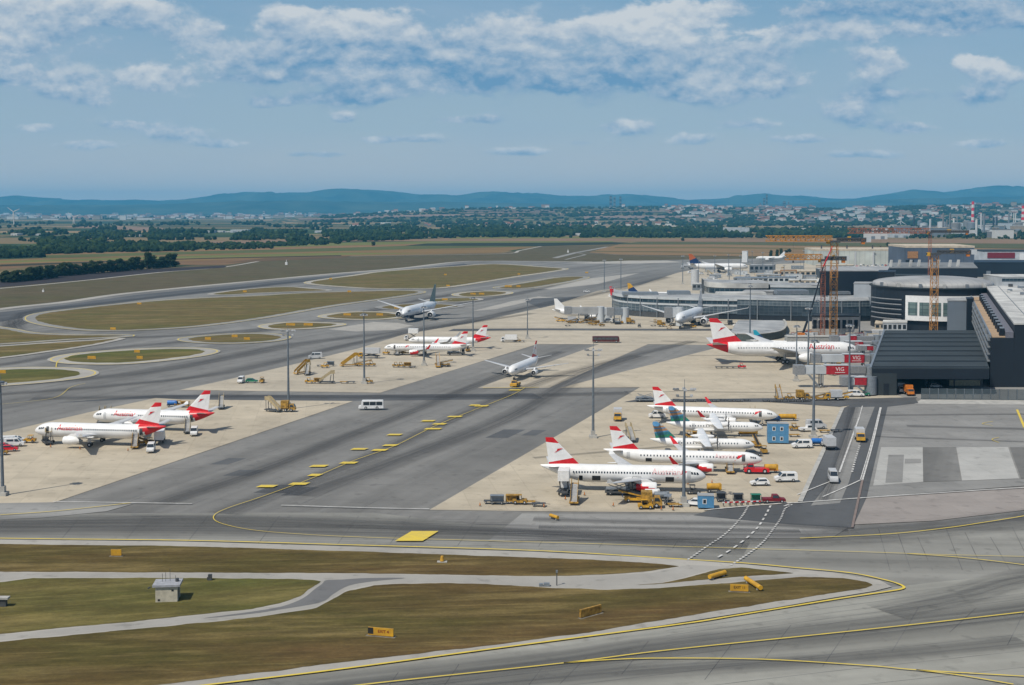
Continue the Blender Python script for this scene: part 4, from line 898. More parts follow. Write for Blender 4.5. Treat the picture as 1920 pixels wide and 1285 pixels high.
# ---- turboprops
def turboprop(side=-1):
    L_ = 27.2; Lh = L_ / 2; root = empty('propeller_plane'); S = dict(L=L_, R=1.4, zc=2.55, tz=3.6, nz=-.35, tail=9.2, nose=3.9); sh = fuselage_shape(S)
    q = MB(); q.loft([ring(x, z, r) for x, r, z in sh], 0); fo = q.build('fuselage', white, root)
    q = MB(); q.loft([ring(1.5 - 8 * u, 1.75, .75 * (1 - (2 * u - 1) ** 4 * .8), 1.75 * (1 - (2 * u - 1) ** 4 * .6), 18) for u in [i / 8 for i in range(9)]], 0); q.build('gear_fairing', white, fo)
    q = MB(); q.loft([foil(1.6, 2.7, y, 4.1, .5) if abs(y) < 5 else foil(1.3, 1.6, y, 4.2, .25) for y in (-13.5, -4.9, 4.9, 13.5)], 0); q.build('wing', white, root)
    for s in (-1, 1):
        q = MB(); y = s * 4.05
        q.loft([[(x, y + a, zz + b) for (_, a, b) in ring(0, 0, rz, ry, 14)] for x, zz, rz, ry in ((3.4, 3.75, .28, .28), (3.2, 3.72, .45, .42), (2.2, 3.65, .62, .5), (.2, 3.7, .68, .52), (-1.6, 3.8, .5, .42), (-2.8, 3.95, .15, .15))], 0)
        eo = q.build('engine', white, root)
        q = MB(); q.tube((3.4, y, 3.75), (3.95, y, 3.75), .27, .04, 10)
        for k in range(6):
            a = k * PI / 3 + .25; u = Vector((0, math.cos(a), math.sin(a))); v = Vector((.10, -math.sin(a) * .16, math.cos(a) * .16)); c = Vector((3.6, y, 3.75))
            q.add([c + u * .2 - v * .6, c + u * .2 + v * .6, c + u * 1.1 + v, c + u * 1.95 + v * .7, c + u * 1.95 - v * .7, c + u * 1.1 - v], [(0, 1, 2, 3, 4, 5)])
        q.build('propeller', dgrey, eo)
        q = MB(); q.tube((-.6, s * 1.9, 1.6), (-.6, s * 2.05, .5), .1); go = q.build('main_gear', lgrey, root)
        for k in (-1, 1): wheel(go, -.6, s * 2.05 + k * .22, .42, .42, .25)
        q = MB(); q.loft([foil(-11.0, 2.1, 0, 7.6, .28), foil(-11.6, 1.2, s * 3.65, 7.6, .14)], 0); q.build('tailplane', blue, root)
    q = MB(); q.tube((Lh - 2.2, 0, 1.5), (Lh - 2.2, 0, .3), .07); go = q.build('nose_gear', lgrey, root)
    for k in (-1, 1): wheel(go, Lh - 2.2, k * .17, .26, .26, .14)
    # striped fin: blue, teal, green and orange bands
    bands = [dblue, blue, mat('teal_band_paint', (.03, .17, .21), .4), mat('green_band_paint', (.03, .22, .12), .4), mat('pale_band_paint', (.5, .55, .55), .4), mat('orange_band_paint', (.45, .25, .13), .4)]
    q = MB(); F = dict(z=(3.3, 7.65), le=(19.7, 24.3), te=(25.7, 26.6)); cuts = [(.12, .02), (.28, .14), (.4, .26), (.55, .42), (.62, .5), (.74, .66), (.8, .74), (.9, .88)]
    fin_mesh(q, F, Lh, cuts, [4, 2, 3, 2, 1, 5, 1, 5, 4], .3); q.build('tail_fin', bands, root)
    q = MB()
    q.loft([[(x, a, zz + b) for (_, a, b) in ring(0, 0, .1, .08, 6)] for x, zz in ((-2.2, 3.6), (-6.5, 3.9))], 0)
    q = MB(); q.prism([(-3.2, 3.7), (-6.9, 4.1), (-8.5, 3.4)], -.12, .12); q.build('dorsal_fillet', white, root)
    for s in (-1, 1):
        q = MB()
        for i in range(2):
            xa = Lh - 1.35 - i * .55; q.add([on_skin(sh, xa, 2.85, s), on_skin(sh, xa - .45, 2.87, s), on_skin(sh, xa - .55, 3.25, s), on_skin(sh, xa - .2, 3.2, s)], [(0, 1, 2, 3)])
        q.build('cockpit_window', glass, root)
    base = None
    for i in range(22):
        x = Lh - 4.6 - i * .76
        if base is None:
            q = MB(); q.add([(-.13, on_skin(sh, 0, 2.75, side)[1], 2.75), (.13, on_skin(sh, 0, 2.75, side)[1], 2.75), (.13, on_skin(sh, 0, 3.1, side)[1], 3.1), (-.13, on_skin(sh, 0, 3.1, side)[1], 3.1)], [(0, 1, 2, 3)]); base = q.build('window', glass, root); base.location = (x, 0, 0)
        else: c = base.copy(); C.objects.link(c); c.parent = root; c.location = (x, 0, 0)
    skin_patch('door', sh, -Lh + 7.2, -Lh + 8.0, 2.0, 3.5, side, lgrey, root)
    return root
tp = turboprop(); tp2 = copy_tree(tp)
A(tp, 'teal finned propeller plane next to the jet with the red tug', (1412, 837), (1222, 826), 2.3, 3.6, 27.2, heading=-4)
A(tp2, 'teal finned propeller plane with a long yellow cart under its nose', (1430, 805), (1250, 794), 2.3, 3.6, 27.2, heading=-4)
# ------------------------------------------------------------------ ground vehicles (local +x is forward)
def wheels4(root, xs, w_, r, t=.28):
    for x in xs:
        for s in (-1, 1): wheel(root, x, s * (w_ / 2 - t / 2), r, r, t)
def lamp_pair(root, x, w_, z):
    for s in (-1, 1):
        q = MB(); q.box(x, x + .04, s * w_ * .36 - .12, s * w_ * .36 + .12, z - .08, z + .08); q.build('headlight', metal, root)
def quad(name, pts, m, root): q = MB(); q.add(pts, [(0, 1, 2, 3)]); return q.build(name, m, root)
def mk_van(c, l=5.3, h=2.15, w_=1.95, rear_glass=True):
    root = empty('van'); a = l / 2
    pr = [(-a, .35), (-a + .02, h * .62), (-a + .12, h - .06), (-a + .3, h), (a - 2.0, h), (a - 1.7, h - .06), (a - .95, h * .56), (a - .12, h * .46), (a, .7), (a - .02, .35)]
    q = MB(); q.prism(pr, -w_ / 2, w_ / 2, inset=[0, .02, .12, .18, .18, .14, .04, .06, .06, 0]); bo = q.build('body', c, root)
    quad('windscreen', [(a - 1.66, -w_ / 2 + .2, h - .12), (a - 1.0, -w_ / 2 + .1, h * .6), (a - 1.0, w_ / 2 - .1, h * .6), (a - 1.66, w_ / 2 - .2, h - .12)], glass, root).location = (.03, 0, .02)
    for s in (-1, 1):
        y1 = s * (w_ / 2 + .012 - .03); y2 = s * (w_ / 2 + .012 - .11)
        quad('side_window', [(a - 2.5, y1, h * .62), (a - 1.25, y1, h * .6), (a - 1.8, y2, h * .9), (a - 2.5, y2, h * .9)], glass, root)
        if rear_glass: quad('side_window', [(-a + .8, y1, h * .64), (a - 2.75, y1, h * .64), (a - 2.75, y2, h * .88), (-a + .8, y2, h * .88)], glass, root)
    wheels4(root, (a - 1.0, -a + 1.05), w_ + .04, .36); lamp_pair(root, a - .06, w_, .78); return root
def mk_car(c, l=4.4, h=1.5, w_=1.82):
    root = empty('car'); a = l / 2
    q = MB(); q.prism([(-a, .3), (-a + .03, .85), (-a + .25, .98), (a - 1.25, .95), (a - .15, .75), (a, .5), (a - .03, .3)], -w_ / 2, w_ / 2, inset=[0, .05, .06, .06, .1, .08, 0]); q.build('body', c, root)
    q = MB(); q.prism([(-a + .15, .96), (-a + .55, h - .05), (-a + .9, h), (a - 2.1, h), (a - 1.25, .96)], -w_ / 2 + .08, w_ / 2 - .08, inset=[0, .14, .16, .16, 0]); q.build('roof', c, root)
    for s in (-1, 1):
        quad('side_window', [(-a + .55, s * (w_ / 2 - .07), 1.0), (a - 1.5, s * (w_ / 2 - .07), 1.0), (a - 2.1, s * (w_ / 2 - .2), h - .1), (-a + .75, s * (w_ / 2 - .2), h - .1)], glass, root)
    quad('windscreen', [(a - 1.22, -w_ / 2 + .14, 1.0), (a - 1.22, w_ / 2 - .14, 1.0), (a - 2.0, w_ / 2 - .26, h - .05), (a - 2.0, -w_ / 2 + .26, h - .05)], glass, root).location = (.03, 0, .02)
    quad('rear_window', [(-a + .13, -w_ / 2 + .14, 1.0), (-a + .13, w_ / 2 - .14, 1.0), (-a + .5, w_ / 2 - .26, h - .08), (-a + .5, -w_ / 2 + .26, h - .08)], glass, root).location = (-.03, 0, 0)
    wheels4(root, (a - .85, -a + .85), w_ + .02, .33); lamp_pair(root, a - .1, w_, .66); return root
def mk_tug(c, l=3.2, cab=True):
    root = empty('tug'); a = l / 2
    q = MB(); q.prism([(-a, .3), (-a, 1.0), (-a + .9, 1.0), (-a + 1.0, .75), (a - 1.3, .75), (a - 1.1, 1.05), (a - .1, .95), (a, .3)], -.75, .75, inset=[0, 0, 0, 0, 0, 0, .05, 0]); q.build('body', c, root)
    if cab:
        q = MB()
        for x in (-.75, .35):
            for s in (-1, 1): q.bar((x, s * .62, .8), (x - (.1 if x > 0 else 0), s * .6, 1.85), .07)
        q.build('cab_frame', dgrey, root); B(-.9, .4, -.7, .7, 1.85, 1.93, 'cab_roof', c, root)
        q = MB(); q.box(-.6, -.1, -.45, .45, .76, 1.0); q.box(-.7, -.6, -.45, .45, .95, 1.4); q.build('seat', black, root)
    wheels4(root, (a - .6, -a + .6), 1.55, .34); return root
def mk_pushback(c):
    root = empty('pushback_tug')
    q = MB(); q.prism([(-3, .35), (-3, 1.15), (-.4, 1.25), (2.2, 1.25), (3.0, 1.05), (3.0, .35)], -1.35, 1.35, inset=[0, .05, .05, .05, .1, .05]); q.build('body', c, root)
    q = MB(); q.prism([(.6, 1.25), (.75, 2.15), (2.0, 2.15), (2.35, 1.25)], -1.0, 1.0, inset=[0, .12, .12, 0]); cb = q.build('cab', c, root)
    for s in (-1, 1): quad('side_window', [(.75, s * .98, 1.4), (2.2, s * .98, 1.4), (1.98, s * .9, 2.05), (.85, s * .9, 2.05)], glass, cb)
    quad('windscreen', [(2.32, -.85, 1.4), (2.32, .85, 1.4), (2.06, .78, 2.08), (2.06, -.78, 2.08)], glass, cb)
    wheels4(root, (-1.9, 1.9), 2.75, .55, .4); lamp_pair(root, 2.99, 2.4, .8)
    q = MB(); q.bar((-3, 0, .6), (-5.5, 0, .6), .14); q.build('tow_bar', orange, root); return root
def mk_stairs(c, h=3.6, l=6.2, truck=False):
    """passenger stairs, climbing towards +x"""
    root = empty('passenger_stairs'); w_ = 1.5
    q = MB(); n = 14
    for i in range(n):
        x = -l / 2 + .6 + (l - 2.0) * i / n; z = .5 + (h - .5) * (i + 1) / n; q.box(x, x + (l - 2.0) / n + .04, -w_ / 2, w_ / 2, z - .16, z)
    q.build('steps', lgrey, root)
    for s in (-1, 1):
        q = MB(); q.prism([(-l / 2 + .5, .35), (-l / 2 + .5, 1.45), (l / 2 - 1.4, h + 1.05), (l / 2 - .1, h + 1.05), (l / 2 - .1, h - .15), (l / 2 - 1.4, h - .15)], s * w_ / 2 - .04, s * w_ / 2 + .04); q.build('side_panel', c, root)
    B(l / 2 - 1.45, l / 2, -w_ / 2 - .1, w_ / 2 + .1, h - .12, h - .02, 'platform', c, root)
    q = MB()
    for x in (-l / 4, l / 4 - .2):
        for s in (-1, 1): q.bar((x, s * .6, .5), (x + .4, s * .6, .5 + (h - .5) * ((x + l / 2) / (l - 1.4)) * .85), .12)
    q.bar((l / 2 - .5, -.6, .5), (l / 2 - .5, -.6, h - .1), .12); q.bar((l / 2 - .5, .6, .5), (l / 2 - .5, .6, h - .1), .12); q.build('support_frame', dgrey, root)
    q = MB(); q.box(-l / 2, l / 2, -1.0, 1.0, .32, .55); q.build('chassis', c if truck else dgrey, root)
    wheels4(root, (-l / 2 + .9, l / 2 - .9), 1.9, .32)
    return root
def mk_belt(c):
    root = empty('belt_loader')
    q = MB(); q.prism([(-2.6, .35), (-2.6, .95), (-.2, .95), (-.1, .7), (1.2, .7), (1.3, 1.0), (2.5, .9), (2.5, .35)], -.95, .95); q.build('body', c, root)
    q = MB(); q.prism([(-3.8, .55), (-3.8, .85), (3.8, 2.5), (3.8, 2.2)], -.45, .45); q.build('conveyor', [c], root)
    q = MB(); q.prism([(-3.7, .87), (-3.7, .92), (3.7, 2.53), (3.7, 2.48)], -.33, .33); q.build('belt', black, root)
    for s in (-1, 1): q = MB(); q.bar((-3.4, s * .45, 1.25), (3.6, s * .45, 2.75), .05); q.bar((-3.4, s * .45, .8), (-3.4, s * .45, 1.25), .05); q.bar((3.6, s * .45, 2.4), (3.6, s * .45, 2.75), .05); q.build('handrail', dgrey, root)
    wheels4(root, (-1.6, 1.6), 1.9, .36); return root
def mk_cart(c, l=3.0, load=True, cover=None):
    root = empty('baggage_cart')
    B(-l / 2, l / 2, -.75, .75, .42, .54, 'deck', c, root)
    q = MB(); q.bar((l / 2, 0, .42), (l / 2 + 1.0, 0, .3), .07); q.build('tow_bar', dgrey, root)
    wheels4(root, (-l / 2 + .45, l / 2 - .45), 1.4, .24, .16)
    if cover: 
        q = MB()
        for x in (-l / 2 + .05, l / 2 - .05):
            for s in (-1, 1): q.bar((x, s * .7, .54), (x, s * .7, 1.75), .06)
        q.build('post_frame', dgrey, root); B(-l / 2, l / 2, -.8, .8, 1.75, 1.82, 'roof', cover, root); B(-l / 2 + .1, l / 2 - .1, -.05, .05, .54, 1.75, 'partition', cover, root)
    return root
def mk_box(c, l=2.0, w_=1.5, h=1.6):
    root = empty('freight_container')
    q = MB(); q.prism([(-l / 2, .0), (-l / 2, h), (l / 2, h), (l / 2, h * .3), (l / 2 - .3, 0)], -w_ / 2, w_ / 2); q.build('shell', c, root)
    quad('door_panel', [(-l / 2 + .15, -w_ / 2 - .012, .15), (l / 2 - .35, -w_ / 2 - .012, .15), (l / 2 - .35, -w_ / 2 - .012, h - .15), (-l / 2 + .15, -w_ / 2 - .012, h - .15)], lgrey if c is not lgrey else steel, root)
    return root
def mk_gpu(c, l=3.4):
    root = empty('power_cart')
    q = MB(); q.tube((-l / 2 + .2, 0, 1.2), (l / 2 - .2, 0, 1.2), .72, n=16); q.build('tank', c, root)
    B(l / 2 - .5, l / 2, -.75, .75, .55, 1.85, 'control_box', c, root); B(-l / 2, l / 2, -.8, .8, .42, .58, 'chassis', dgrey, root)
    q = MB(); q.bar((l / 2, 0, .5), (l / 2 + 1.1, 0, .35), .08); q.build('tow_bar', dgrey, root)
    wheels4(root, (-l / 2 + .6, l / 2 - .6), 1.6, .3, .2); return root
def mk_catering(cab, bx, lift=0.0, l=8.0):
    root = empty('lift_truck'); a = l / 2
    B(-a, a - 2.0, -1.0, 1.0, .7, .95, 'chassis', dgrey, root)
    q = MB(); q.prism([(a - 2.0, .5), (a - 2.0, 2.3), (a - .6, 2.3), (a - .1, 1.4), (a, .5)], -1.15, 1.15, inset=[0, .1, .12, .04, 0]); cb = q.build('cab', cab, root)
    quad('windscreen', [(a - .14, -1.0, 1.45), (a - .14, 1.0, 1.45), (a - .58, .95, 2.2), (a - .58, -.95, 2.2)], glass, cb).location = (.03, 0, .01)
    for s in (-1, 1): quad('side_window', [(a - 1.7, s * 1.16, 1.4), (a - .5, s * 1.16, 1.4), (a - .8, s * 1.1, 2.1), (a - 1.7, s * 1.1, 2.1)], glass, cb)
    z0 = 1.05 + lift
    B(-a, a - 2.2, -1.25, 1.25, z0, z0 + 2.3, 'box_body', bx, root)
    if lift > .5:
        for s in (-1, 1):
            for k in (0, 1):
                q = MB(); q.bar((-a + .6, s * .9, .95 if k else z0), (a - 2.8, s * .9, z0 if k else .95), .22); q.build('scissor_arm', dgrey, root)
        B(a - 2.2, a - .9, -1.1, 1.1, z0, z0 + .12, 'platform', dgrey, root)
    wheels4(root, (-a + 1.5, a - 1.3), 2.4, .48, .35); return root
def mk_loader(c):
    """container loader: two platforms between side frames"""
    root = empty('container_loader')
    B(-4, 4, -1.6, 1.6, .45, .8, 'chassis', c, root); B(-3.8, 1.6, -1.3, 1.3, 1.15, 1.35, 'main_platform', steel, root); B(1.9, 4.2, -1.3, 1.3, 2.55, 2.75, 'front_platform', steel, root)
    for s in (-1, 1):
        q = MB(); q.bar((-3.2, s * 1.45, .8), (1.4, s * 1.45, 2.3), .16); q.bar((1.4, s * 1.45, .8), (-3.2, s * 1.45, 2.3), .16); q.bar((2.1, s * 1.45, .8), (2.1, s * 1.45, 2.9), .18); q.bar((4.0, s * 1.45, 2.7), (4.0, s * 1.45, 3.6), .08); q.bar((2.1, s * 1.45, 3.6), (4.0, s * 1.45, 3.6), .08); q.bar((2.1, s * 1.45, 2.7), (2.1, s * 1.45, 3.6), .08); q.build('side_frame', c, root)
    B(2.6, 3.9, 1.62, 2.3, .9, 2.4, 'cab', c, root); wheels4(root, (-2.8, 2.8), 3.0, .42, .35); return root
def mk_bus(c, l=9.5, h=3.0, w_=2.5, wc=None, name='bus'):
    root = empty(name); a = l / 2
    q = MB(); q.prism([(-a, .35), (-a + .05, h * .93), (-a + .2, h), (a - .5, h), (a - .25, h * .92), (a - .02, h * .45), (a, .35)], -w_ / 2, w_ / 2, inset=[0, .06, .12, .12, .06, 0, 0]); q.build('body', c, root)
    n = max(3, int(l / 1.9)); st = (l - 1.0) / n
    for s in (-1, 1):
        for i in range(n):
            x = -a + .35 + i * st; quad('side_window', [(x, s * (w_ / 2 + .012), h * .47), (x + st - .14, s * (w_ / 2 + .012), h * .47), (x + st - .14, s * (w_ / 2 - .03), h * .86), (x, s * (w_ / 2 - .03), h * .86)], wc or glass, root)
    quad('windscreen', [(a - .0, -w_ / 2 + .15, h * .45), (a - .0, w_ / 2 - .15, h * .45), (a - .22, w_ / 2 - .2, h * .88), (a - .22, -w_ / 2 + .2, h * .88)], glass, root).location = (.03, 0, 0)
    wheels4(root, (a - 1.6, -a + 2.0), w_ + .02, .48, .3); lamp_pair(root, a, w_, .7); return root
def mk_coach(c):
    root = mk_bus(c, 7.2, 2.85, 2.2, name='minibus')
    q = MB(); q.prism([(3.55, .35), (3.55, 1.25), (4.3, 1.05), (4.4, .35)], -1.0, 1.0, inset=[0, 0, .1, .05]); q.build('bonnet', c, root); return root
def mk_truck(c, bx, l=7.0):
    root = mk_catering(c, bx, 0, l); root.name = 'box_truck'; return root
def mk_tanker(c, tk):
    root = empty('tanker_truck')
    B(-3.6, 1.6, -.95, .95, .65, .9, 'chassis', dgrey, root)
    q = MB(); q.prism([(1.7, .5), (1.7, 2.4), (3.0, 2.4), (3.5, 1.4), (3.6, .5)], -1.15, 1.15, inset=[0, .1, .12, .04, 0]); q.build('cab', c, root)
    quad('windscreen', [(3.5, -1, 1.45), (3.5, 1, 1.45), (3.06, .95, 2.3), (3.06, -.95, 2.3)], glass, root)
    q = MB(); q.loft([ring(x, 1.95, .95, 1.1, 16) for x in (-3.6, 1.4)], 0, sm=True); q.build('tank', tk, root); wheels4(root, (-2.4, 2.4), 2.4, .48, .35); return root
def mk_pickup(c):
    root = empty('pickup_truck')
    q = MB(); q.prism([(-2.6, .4), (-2.6, 1.0), (.3, 1.0), (1.3, 1.0), (2.4, .9), (2.5, .4)], -.9, .9); q.build('body', c, root)
    q = MB(); q.prism([(-.5, 1.0), (-.4, 1.75), (.8, 1.75), (1.35, 1.0)], -.85, .85, inset=[0, .1, .1, 0]); q.build('cab', c, root)
    for s in (-1, 1): quad('side_window', [(-.4, s * .86, 1.08), (1.1, s * .86, 1.08), (.75, s * .78, 1.68), (-.33, s * .78, 1.68)], glass, root)
    quad('windscreen', [(1.33, -.75, 1.08), (1.33, .75, 1.08), (.88, .7, 1.7), (.88, -.7, 1.7)], glass, root)
    wheels4(root, (1.6, -1.6), 1.85, .36); return root
def mk_cabin(c, l=5, w_=3, h=2.6, name='site_cabin', win=((-.9,), (.9,))):
    root = empty(name); B(-l / 2, l / 2, -w_ / 2, w_ / 2, .12, h, 'body', c, root); B(-l / 2 - .05, l / 2 + .05, -w_ / 2 - .05, w_ / 2 + .05, h, h + .1, 'roof', roofg, root)
    for (x, z) in win:
        q = MB(); q.box(x - .42, x + .42, -w_ / 2 - .04, -w_ / 2, z - .55, z + .55); wo = q.build('window_frame', white, root); q = MB(); q.box(x - .3, x + .3, -w_ / 2 - .06, -w_ / 2 - .045, z - .42, z + .42); q.build('pane', glass, wo)
    return root
_proto = {}
def inst(key, f):
    if key in _proto: return copy_tree(_proto[key])
    _proto[key] = f(); return _proto[key]
def put(key, f, lab, cat, x, y, deg=0, group=None, z=.33):
    o = inst(key, f); p = at(x, y, z); o.location = (p.x, p.y, z); o.rotation_euler = (0, 0, R(deg))
    for k in ('group',):
        if k in o: del o[k]
    return tag(o, lab, cat, group)
G1 = 'ground service vehicles on the aprons'
def V(kind, x, y, deg, lab):
    f = {
        'van_w': lambda: mk_van(whited), 'van_s': lambda: mk_van(lgrey, 5.9, 2.6), 'van_p': lambda: mk_van(whited, 5.9, 2.5, rear_glass=False), 'car_w': lambda: mk_car(whited), 'car_r': lambda: mk_car(red), 'car_d': lambda: mk_car(dgrey), 'car_b': lambda: mk_car(blue),
        'tug_y': lambda: mk_tug(yellow), 'tug_m': lambda: mk_tug(mustard), 'tug_r': lambda: mk_tug(red), 'tug_g': lambda: mk_tug(green), 'tug_gr': lambda: mk_tug(dgrey),
        'push_r': lambda: mk_pushback(red), 'push_y': lambda: mk_pushback(yellow), 'stairs_b': lambda: mk_stairs(beige), 'stairs_y': lambda: mk_stairs(mustard, truck=True), 'stairs_Y': lambda: mk_stairs(yellow, 4.2, 8.0, True),
        'belt_y': lambda: mk_belt(yellow), 'belt_m': lambda: mk_belt(mustard), 'belt_g': lambda: mk_belt(dgrey), 'cart': lambda: mk_cart(dgrey), 'cart_y': lambda: mk_cart(mustard), 'cart_c': lambda: mk_cart(mustard, cover=mustard), 'cart_g': lambda: mk_cart(dgrey, cover=steel),
        'gpu_y': lambda: mk_gpu(yellow), 'gpu_b': lambda: mk_gpu(mat('bright_blue_paint', (.02, .16, .5), .45)), 'gpu_w': lambda: mk_gpu(whited), 'gpu_g': lambda: mk_gpu(steel), 'gpu_Y': lambda: mk_gpu(yellow, 5.4), 'gpu_db': lambda: mk_gpu(dblue, 4.6),
        'cat_w': lambda: mk_catering(whited, whited), 'cat_g': lambda: mk_catering(yellow, lgrey, .9, 9.5), 'cat_up': lambda: mk_catering(whited, whited, 2.4, 7.0), 'loader': lambda: mk_loader(dgrey), 'loader_l': lambda: mk_loader(steel), 'truck_y': lambda: mk_truck(mustard, mustard, 4.6), 'truck_yw': lambda: mk_truck(yellow, lgrey, 6.0), 'truck_w': lambda: mk_truck(whited, lgrey), 'truck_o': lambda: mk_truck(orange, orange, 6.0),
        'coach': lambda: mk_coach(whited), 'bus_r': lambda: mk_bus(mat('brown_red_paint', (.10, .02, .018), .5, var=.2), 13.0, 2.9, 3.0, wc=dgrey), 'tanker': lambda: mk_tanker(yellow, lgrey), 'pick_r': lambda: mk_pickup(dred), 'pick_w': lambda: mk_pickup(whited), 'suv_g': lambda: mk_car(green), 'crate': lambda: mk_cart(dgrey, 2.2, cover=dgrey), 'crate_g': lambda: mk_cart(steel, 2.2, cover=green)}[kind]
    cat = {'van': 'van', 'car': 'car', 'tug': 'tug', 'push': 'tug', 'stairs': 'boarding stairs', 'belt': 'belt loader', 'cart': 'baggage cart', 'gpu': 'power cart', 'cat': 'catering truck', 'loader': 'loader', 'truck': 'truck', 'coach': 'minibus', 'bus': 'bus', 'tanker': 'tanker truck', 'pick': 'pickup', 'suv': 'car', 'crate': 'baggage cart'}[kind.split('_')[0]]
    return put(kind, f, lab, cat, x, y, deg, G1)
# around the airliner with the lift box
V('loader', 1168, 926, -6, 'dark container loader under the wing beside the red engine')
o = V('cat_up', 1058, 925, 84, 'white lift box truck raised to the tail door on scissor arms'); 
V('stairs_y', 1077, 941, 84, 'yellow stairs standing behind the airliner with the lift box')
V('belt_y', 1192, 940, 175, 'yellow belt loader with raised arm, beside the red engine')
V('truck_y', 1222, 950, -5, 'boxy mustard yellow truck by the base of the mast')
V('tug_y', 1210, 953, 0, 'small yellow tug in front of the mustard truck')
V('gpu_g', 1240, 938, 0, 'grey tank cart between the mustard truck and the mast')
V('gpu_w', 1222, 933, 0, 'white tank cart behind the mustard truck')
V('cart_g', 1252, 944, 80, 'covered grey baggage cart beside the mast base')
V('cart_y', 1265, 949, 0, 'low yellow flat cart next to the mast base')
V('car_w', 1301, 947, 160, 'white car half hidden behind the small blue cabin')
V('gpu_y', 1338, 922, 0, 'yellow power cart just off the nose of the airliner with the lift box')
V('tug_gr', 1300, 925, 0, 'dark tug under the nose of the airliner with the lift box')
V('crate', 1352, 939, 0, 'dark covered cart first in the row from the blue cabin')
V('crate', 1384, 941, 0, 'dark covered cart second in the row from the blue cabin')
V('crate_g', 1417, 942, 0, 'green covered cart next to the dark red pickup')
V('pick_r', 1451, 942, 0, 'dark red pickup parked at the edge of the road')
for i, (x, y, k, lb) in enumerate([(920, 943, 'cart', 'empty dark cart at the outer end of the cart row on the apron edge'), (932, 944, 'cart_g', 'covered cart in the row on the apron edge, beside the outer empty one'), (961, 943, 'cart_c', 'mustard covered cart in the row on the apron edge'), (975, 944, 'tug_m', 'mustard tug in the cart row on the apron edge'), (991, 944, 'cart_y', 'low yellow cart in the row on the apron edge'), (1010, 948, 'cart', 'empty dark cart at the inner end of the row on the apron edge')]): V(k, x, y, -3, lb)
V('push_r', 1418, 886, 176, 'red aircraft tug at the nose of the regional jet')
V('gpu_y', 1445, 885, 0, 'yellow power cart behind the red aircraft tug')
V('stairs_y', 1368, 884, 84, 'yellow stairs at the front door of the jet with the red tug')
V('van_w', 1473, 902, 184, 'white van with dark rear windows near the road')
V('car_w', 1424, 909, 184, 'white hatchback parked nose in beside the white van with dark windows')
V('van_w', 1503, 839, 184, 'white panelled van beside the two storey blue cabin')
V('car_d', 1413, 854, 8, 'silver grey car behind the nose of the jet with the red tug')
V('gpu_b', 1532, 835, 0, 'bright blue tank cart on the edge of the service road')
V('tug_m', 1432, 849, 90, 'yellow tug parked beside the silver grey car')
V('belt_m', 1418, 836, 90, 'yellow belt loader upright near the nose of the propeller plane')
V('gpu_Y', 1402, 817, 0, 'long yellow cart lying under the nose of the farther propeller plane')
V('cart_c', 1308, 821, 0, 'yellow covered cart between the two propeller planes')
V('tug_m', 1293, 821, 0, 'mustard tug between the two propeller planes')
V('car_w', 1352, 806, 0, 'white car behind the wing of the propeller planes')
V('gpu_Y', 1476, 788, 0, 'long yellow tank cart at the nose of the jet beyond the propeller planes')
V('gpu_db', 1448, 792, 0, 'dark blue tank cart above the blue cabin, at the nose of the jet')
V('tug_m', 1490, 806, 0, 'mustard tug beside the two storey blue cabin')
V('cart_y', 1489, 818, 0, 'yellow cart stacked behind the two storey blue cabin')
V('van_s', 1530, 803, 10, 'silver grey van parked behind the tall mast')
V('pick_w', 1515, 808, 10, 'white pickup beside the silver grey van behind the mast')
V('cart_y', 1546, 810, 0, 'yellow flat cart beyond the silver grey van')
V('cart', 1567, 809, 0, 'dark flat cart at the road edge by the stand line')
V('truck_w', 1553, 840, 90, 'grey truck seen end on beside the bright blue tank cart')
V('stairs_b', 1412, 792, 84, 'beige stairs at the front door of the jet beyond the propeller planes')
V('van_w', 1232, 783, 176, 'white van under the tail of the jet beyond the propeller planes')
V('truck_yw', 1158, 787, -95, 'yellow truck with glass cab standing alone by the taxilane edge')
V('stairs_b', 1182, 826, 100, 'pale stairs standing empty beside the mast footing')
V('loader_l', 1214, 752, 0, 'pale grey container loader behind the red banded fin')
V('cart', 1205, 752, 0, 'dark cart next to the pale grey container loader')
V('van_s', 1562, 902, -98, 'silver van driving along the service road')
V('truck_yw', 1612, 826, -98, 'small yellow truck driving along the service road')
V('truck_o', 1704, 740, -92, 'orange truck parked by the opening under the dark roof')
V('truck_w', 1688, 735, -92, 'white truck beside the orange truck under the dark roof')
# dollies in two rows along the road behind the stands
import itertools
for i, x in enumerate([1268, 1282, 1297, 1312, 1326, 1341, 1356, 1370, 1385, 1400]): put('dolly_s', lambda: mk_cart(dgrey, 2.4), 'dark empty dolly in the long row behind the jets with red banded fins', 'baggage cart', x, 751.5 + (i % 3) * .5, 0, 'dollies in the long row')
for i, x in enumerate([1436, 1448, 1460, 1473, 1486, 1499, 1512]): put('dolly_s', lambda: mk_cart(dgrey, 2.4), 'dark empty dolly in the row beside the yellow trucks at the red jet bridges', 'baggage cart', x, 752.5 + (i % 2) * .6, 0, 'dollies in the row by the yellow trucks')
V('stairs_y', 1460, 748, 90, 'thin yellow frame stairs at the end of the yellow truck row')
V('tug_m', 1481, 749, 0, 'mustard tug next to the yellow cage truck')
V('truck_y', 1506, 750, 0, 'yellow cage truck in the row before the red jet bridges')
V('belt_m', 1537, 750, 0, 'brown flat loader between the yellow trucks')
V('truck_yw', 1561, 750, 180, 'bright yellow truck with its cab towards the cage truck')
V('belt_y', 1577, 748, 0, 'yellow belt loader next to the concrete mast footing')
V('van_w', 1605, 743, 0, 'white van near the foot of the red jet bridges')
V('tug_g', 1622, 742, 0, 'green tug by the foot of the red jet bridges')
V('truck_y', 1630, 736, 90, 'yellow truck under the last red jet bridge')
